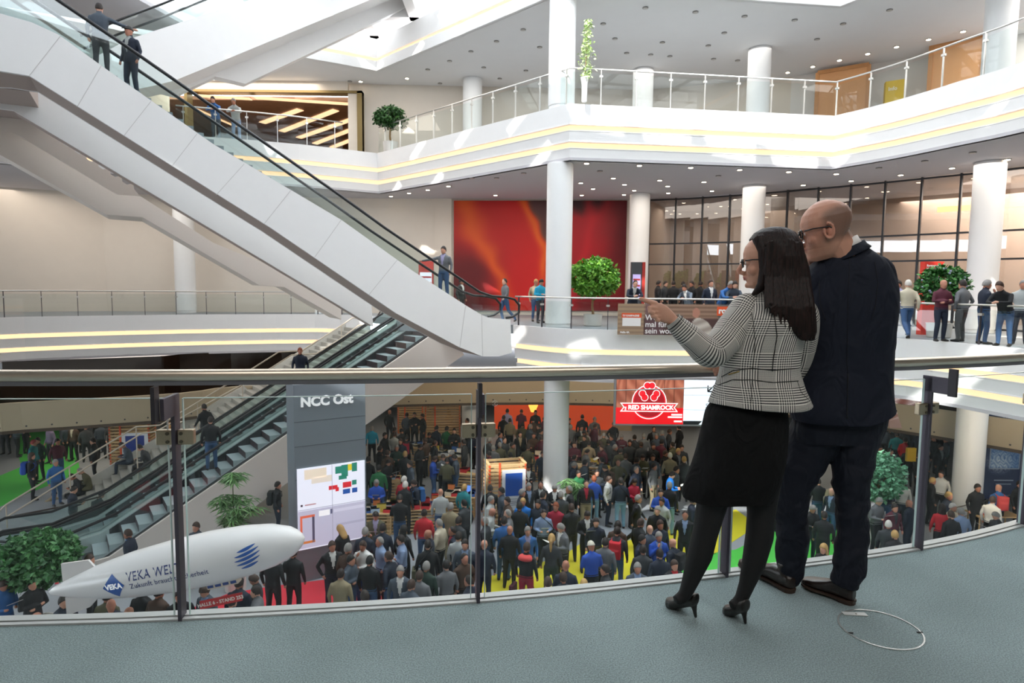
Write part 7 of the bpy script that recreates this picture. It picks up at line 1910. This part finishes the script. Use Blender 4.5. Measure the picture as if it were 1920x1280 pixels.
for s_ in (-1, 1):
    Ld = UW.cross(FW); e = cW + FW * .0735 + Ld * s_ * .031; MB().sphere(e, .0105, nu=12, nv=8).build('eye', mat('eye_white', '#e8e4de', .2), woman, True)
Ld = UW.cross(FW); MB().tube([cW + FW * .0915 + Ld * .016 * s_ + UW * (-.0665 + .002 * abs(s_)) - FW * .006 * abs(s_) for s_ in (-1, 0, 1)], [.001, .0028, .001], 6).build('lips', mat('lip_rose', '#a8544f', .4), woman, True)
MB().rings([ell(pr(1223, 586, Dh - .016) + Vector((dx, 0, 0)), .0068, .0068, Vector((0, 1, 0)), Vector((.3, 0, 1)).normalized(), 12) for dx in (-.001, .002)], cap=False).build('ring', mat('gold', '#d0b060', .2, 1), woman)
# ============================ man
mbm = MB(); DM = 3.02
cM = pr(1547, 430, 2.98); FM = Vector((-.90, .30, -.24)).normalized(); UM = (Vector((-.22, .07, 1)) - FM * Vector((-.26, .08, 1)).dot(FM)).normalized(); KM = 1.14
head(mbm, cM, FM, UM, KM)
ptube(mbm, [(1592, 505, 3.0, 33), (1576, 472, 2.99, 30.5), (1563, 447, 2.985, 30), (1556, 432, 2.985, 26)])
mbm.rings([r[:-1] for r in pxrings([(1520, 1640, 780, 3.05, .09), (1520, 1640, 700, 3.05, .09), (1525, 1650, 600, 3.05, .10), (1540, 1650, 520, 3.04, .09), (1565, 1625, 490, 3.02, .06)], 20)])
ptube(mbm, [(1540, 520, 3.06, 20), (1522, 600, 3.12, 18), (1516, 670, 3.16, 17)]); ptube(mbm, [(1516, 670, 3.16, 17), (1520, 590, 3.24, 15), (1526, 522, 3.16, 11)])
# hand held up at the chin
mbm.rings([ell(pr(x, y, Y), rx * Y / F, .012, Vector((.9, -.4, 0)).normalized(), Vector((.4, .9, 0)), 12) for x, y, Y, rx in ((1526, 522, 3.16, 11), (1527, 508, 3.13, 14), (1527, 496, 3.10, 15), (1527, 488, 3.08, 12))])
for k, x in enumerate((1519, 1523, 1528, 1533)): ptube(mbm, [(x, 492, 3.085, 5), (x - 1, 480 - k % 2, 3.07, 4.6), (x + 1, 472 + k, 3.05, 4.2), (x + 4, 471 + k * 2, 3.04, 3.4)], 8)
ptube(mbm, [(1536, 505, 3.12, 6), (1541, 494, 3.09, 5.2), (1541, 485, 3.07, 4)], 8)
ptube(mbm, [(1645, 515, 3.0, 22), (1650, 600, 2.98, 19), (1640, 680, 3.02, 17), (1620, 720, 3.2, 13), (1600, 700, 3.3, 10)])
LM = [(1535, 800, 3.06, 42), (1490, 905, 3.06, 29), (1483, 1000, 3.07, 26), (1478, 1078, 3.08, 17)]
RM = [(1607, 800, 3.02, 42), (1594, 905, 2.98, 29), (1596, 1000, 2.955, 26), (1584, 1095, 2.94, 17)]
ptube(mbm, [(x, y, Y, r * .72) for x, y, Y, r in LM]); ptube(mbm, [(x, y, Y, r * .72) for x, y, Y, r in RM])
man = finish_body(mbm, None, .0040, 'body', 'bald person with glasses in dark navy suit at the near railing, hand at chin', [M_skm], PZ(1540, 1120, 0))
LdM = UM.cross(FM)
def paint_skin(o, c, Fd, Ud, k, base, red, stub_=None, lips=None):
    Ld = Ud.cross(Fd); ca = o.data.color_attributes.new('Col', 'FLOAT_COLOR', 'POINT'); o0 = o.location; B_ = hexc(base); Rd = hexc(red)
    for i, v in enumerate(o.data.vertices):
        d = (v.co + o0 - c) / k; f, l, u_ = d.dot(Fd), abs(d.dot(Ld)), d.dot(Ud); col = B_
        if d.length < .22:
            g = lambda cf, cl, cu, r_: math.exp(-(((f - cf) ** 2 + (l - cl) ** 2 + (u_ - cu) ** 2) / r_ ** 2))
            col = lerp(col, Rd, min(1, .5 * g(.105, 0, -.035, .020) + .25 * g(.06, .05, -.03, .035) + .4 * g(-.002, .08, -.012, .03)))
            if lips: col = lerp(col, hexc(lips), min(1, 1.5 * math.exp(-((f - .088) ** 2 + (l * .45) ** 2 + ((u_ + .067) * 1.6) ** 2) / .010 ** 2)))
            if stub_ and u_ > -.07:
                side = smooth(.028, -.012, f - .25 * (l - .05)) if False else (1 - smooth(-.010, .035, f)); top = 1 - smooth(.060, .100, u_ + .35 * max(0, f + .05))
                col = lerp(col, hexc(stub_), .78 * side * top * smooth(-.07, -.03, u_) * (0 if (l > .076 and f > -.03) else 1))
                col = lerp(col, hexc(stub_), .18 * smooth(.0, .05, f) * (1 - smooth(-.07, -.045, u_)))
        ca.data[i].color = (*col, 1)
def skin_v(name):
    m = skin_mat(name, '#d49b80'); nt = m.node_tree; b = nt.nodes['Principled BSDF']; a = nt.nodes.new('ShaderNodeVertexColor'); a.layer_name = 'Col'; nt.links.new(a.outputs[0], b.inputs['Base Color']); return m
woman.data.materials[0] = skin_v('skin_woman_v'); man.data.materials[0] = skin_v('skin_man_v')
paint_skin(woman, cW, FW, UW, 1.0, '#d3a088', '#c67f6c', None, '#a84c4a'); paint_skin(man, cM, FM, UM, KM, '#d09a82', '#c4705e', '#5f4a3e', '#b5685c')
# trousers
def limb_ell(pts, n=24, sub_=5, flat=.95):
    return [r[:-1] for r in wrinkle(wrinkle(limb_rings(pts, n, sub_), .0045, .9, pts[0][0] % 7), .003, 1.9, 2.0)]
tm = MB()
tm.rings([r[:-1] for r in pxrings([(1508, 1652, 735, 3.04, .13), (1494, 1660, 775, 3.04, .145), (1487, 1655, 800, 3.04, .145), (1486, 1645, 825, 3.04, .13)], 24)])
for pts in ([(1540, 790, 3.06, 50), (1520, 835, 3.06, 46), (1497, 880, 3.06, 40), (1484, 925, 3.06, 33), (1484, 965, 3.065, 30), (1485, 1010, 3.07, 29.5), (1482, 1060, 3.075, 26), (1477, 1092, 3.08, 20)],
            [(1600, 790, 3.02, 50), (1602, 830, 3.01, 43), (1597, 880, 2.99, 36), (1597, 925, 2.975, 31.5), (1598, 965, 2.965, 29), (1598, 1010, 2.955, 29), (1592, 1060, 2.945, 30), (1583, 1098, 2.94, 24)]):
    tm.rings(limb_ell(pts))
tr = rpart(tm, .0058, 'trousers', M_trou, man, 2)
# jacket
rows = [(1488, 1667, 786, 3.03, .165), (1487, 1668, 765, 3.03, .165), (1494, 1667, 720, 3.03, .155), (1500, 1667, 680, 3.03, .150), (1505, 1668, 640, 3.03, .155), (1510, 1672, 590, 3.03, .165), (1515, 1675, 545, 3.03, .160), (1521, 1670, 515, 3.03, .145), (1533, 1655, 490, 3.02, .115), (1550, 1632, 472, 3.01, .085), (1562, 1612, 457, 3.005, .068)]
rg = pxrings(subdiv_rows(rows, 4), 48, 2.4); wrinkle(rg, .0022, .35, 3.0)
for i in range(6):
    for q in range(len(rg[i])):
        v = rg[i][q]; rg[i][q] = v + Vector((0, 0, .055 * max(0, (v.x - pr(1600, 780, 3.03).x)) / .17 * (1 - i / 6)))
mj = MB(); mj.rings([r[:-1] for r in rg], cap=False); mjk = mj.build('jacket', M_navy, man, True); so = mjk.modifiers.new('s', 'SOLIDIFY'); so.thickness = .005
s1 = wrinkle(limb_rings([(1560, 500, 3.02, 22), (1544, 515, 3.02, 30), (1530, 545, 3.05, 33), (1522, 600, 3.09, 31), (1516, 650, 3.14, 29), (1512, 680, 3.18, 28), (1516, 640, 3.26, 24), (1522, 580, 3.25, 20), (1526, 530, 3.19, 17)], 26, 5), .003, .5, 1.0)
mb = MB(); mb.rings([r[:-1] for r in s1], cap=False); mb.build('sleeve', M_navy, mjk, True)
s2 = wrinkle(limb_rings([(1632, 492, 3.01, 22), (1646, 510, 3.0, 27), (1655, 550, 2.985, 27), (1654, 610, 2.98, 25), (1648, 660, 3.0, 24), (1632, 700, 3.1, 22), (1612, 705, 3.2, 19), (1600, 700, 3.28, 16)], 26, 5), .003, .5, 2.0)
mb = MB(); mb.rings([r[:-1] for r in s2], cap=False); mb.build('sleeve', M_navy, mjk, True)
M_seam = mat('dark_seam', '#070a12', .7)
surf_line([mjk], [(1594, 470), (1590, 560), (1588, 680), (1590, 700)], .0011, 'seam', M_seam, mjk)
surf_line([mjk], [(1541, 498), (1536, 530), (1538, 570), (1548, 600)], .0016, 'seam', M_seam, mjk)
surf_line([mjk], [(1640, 490), (1646, 530), (1642, 570), (1634, 600)], .0016, 'seam', M_seam, mjk)
surf_line([mjk], [(1590, 700), (1589, 740), (1588, 784)], .0028, 'vent', M_seam, mjk)
# lapel collar band and shirt collar
def collar(rows, th, name, m, parent):
    rg_ = pxrings(rows, 32, 2.1); mb = MB(); mb.rings([r[:-1] for r in rg_], cap=False); o = mb.build(name, m, parent, True); so = o.modifiers.new('s', 'SOLIDIFY'); so.thickness = th; return o
def tilt_collar(c, rx, ry, h_, nx, name, m, parent, th=.004, grow=.0):
    n_ = Vector(nx).normalized(); a_ = Vector((1, 0, 0)) - n_ * n_.x; a_.normalize(); b_ = n_.cross(a_); mb = MB()
    mb.rings([ell(c + n_ * z, rx + g_, ry + g_, a_, b_, 32, 2.0) for z, g_ in ((0, grow), (h_ * .5, grow * .3), (h_, 0))], cap=False); o = mb.build(name, m, parent, True); so = o.modifiers.new('s', 'SOLIDIFY'); so.thickness = th; return o
tilt_collar(pr(1583, 470, 3.0), .076, .078, .044, (-.42, .12, .9), 'shirt_collar', mat('white_shirt', '#e6e2de', .7), man, .004, .006)
tilt_collar(pr(1589, 480, 3.0), .092, .086, .040, (-.42, .10, .9), 'collar', M_navy, mjk, .006, .016)
glasses(cM, FM, UM, KM * 1.02, man, rim=.0036)
for s_ in (-1, 1): e = cM + (FM * .0735 + LdM * s_ * .031) * KM; MB().sphere(e, .011, nu=12, nv=8).build('eye', mat('eye_white', '#e8e4de', .2), man, True)
# shoes
def oxford(toe, heel, name, w_=.050):
    T_ = PZ(*toe, .01); H_ = PZ(*heel, .0); dr = T_ - H_; dr.z = 0; L_ = dr.length; dr.normalize(); sd = Vector((-dr.y, dr.x, 0)); up_ = Vector((0, 0, 1)); mb = MB()
    sec = [(0, .020, .028, .050), (.04, .032, .034, .052), (.18, .036, .042, .060), (.34, .038, .042, .060), (.5, .043, .032, .048), (.68, .050, .025, .040), (.85, .044, .020, .034), (.95, .030, .016, .030), (1.0, .012, .010, .027)]
    mb.rings([ell(H_ + dr * L_ * f + up_ * z, a_, b_, sd, up_, 18, 2.5) for f, a_, b_, z in sec]); mb.tube([H_ + dr * .045 + up_ * .06, H_ + dr * .055 + up_ * .13], [.034, .032], 14)
    sh = rpart(mb, .0045, name, M_leather2, man, 2); sm = MB()
    sm.rings([[(H_ + dr * L_ * f + sd * s_ * a_ * 1.06) + up_ * z for f, a_ in ((-.01, .018), (.05, .033), (.2, .037), (.36, .036), (.5, .042), (.68, .051), (.85, .046), (.95, .032), (1.01, .008)) for s_ in (1,)] + [(H_ + dr * L_ * f - sd * a_ * 1.06) + up_ * z for f, a_ in ((1.01, .008), (.95, .032), (.85, .046), (.68, .051), (.5, .042), (.36, .036), (.2, .037), (.05, .033), (-.01, .018))] for z in (.012, .022)])
    sm.build('sole', M_sole, sh); hb = MB(); hb.rings([ell(H_ + dr * .038 + up_ * z, .034, .042, sd, dr, 18, 2.6) for z in (.001, .02)]); hb.build('heel', M_sole, sh)
    for k in range(4): MB().tube([H_ + dr * L_ * (.50 + .055 * k) + sd * s_ * .02 + up_ * (.079 - .010 * k - abs(s_) * .006) for s_ in (-1, 0, 1)], .0022, 5).build('lace', M_black, sh)
    return sh
oxford((1504, 1092), (1601, 1134), 'shoe'); oxford((1388, 1056), (1486, 1112), 'shoe')
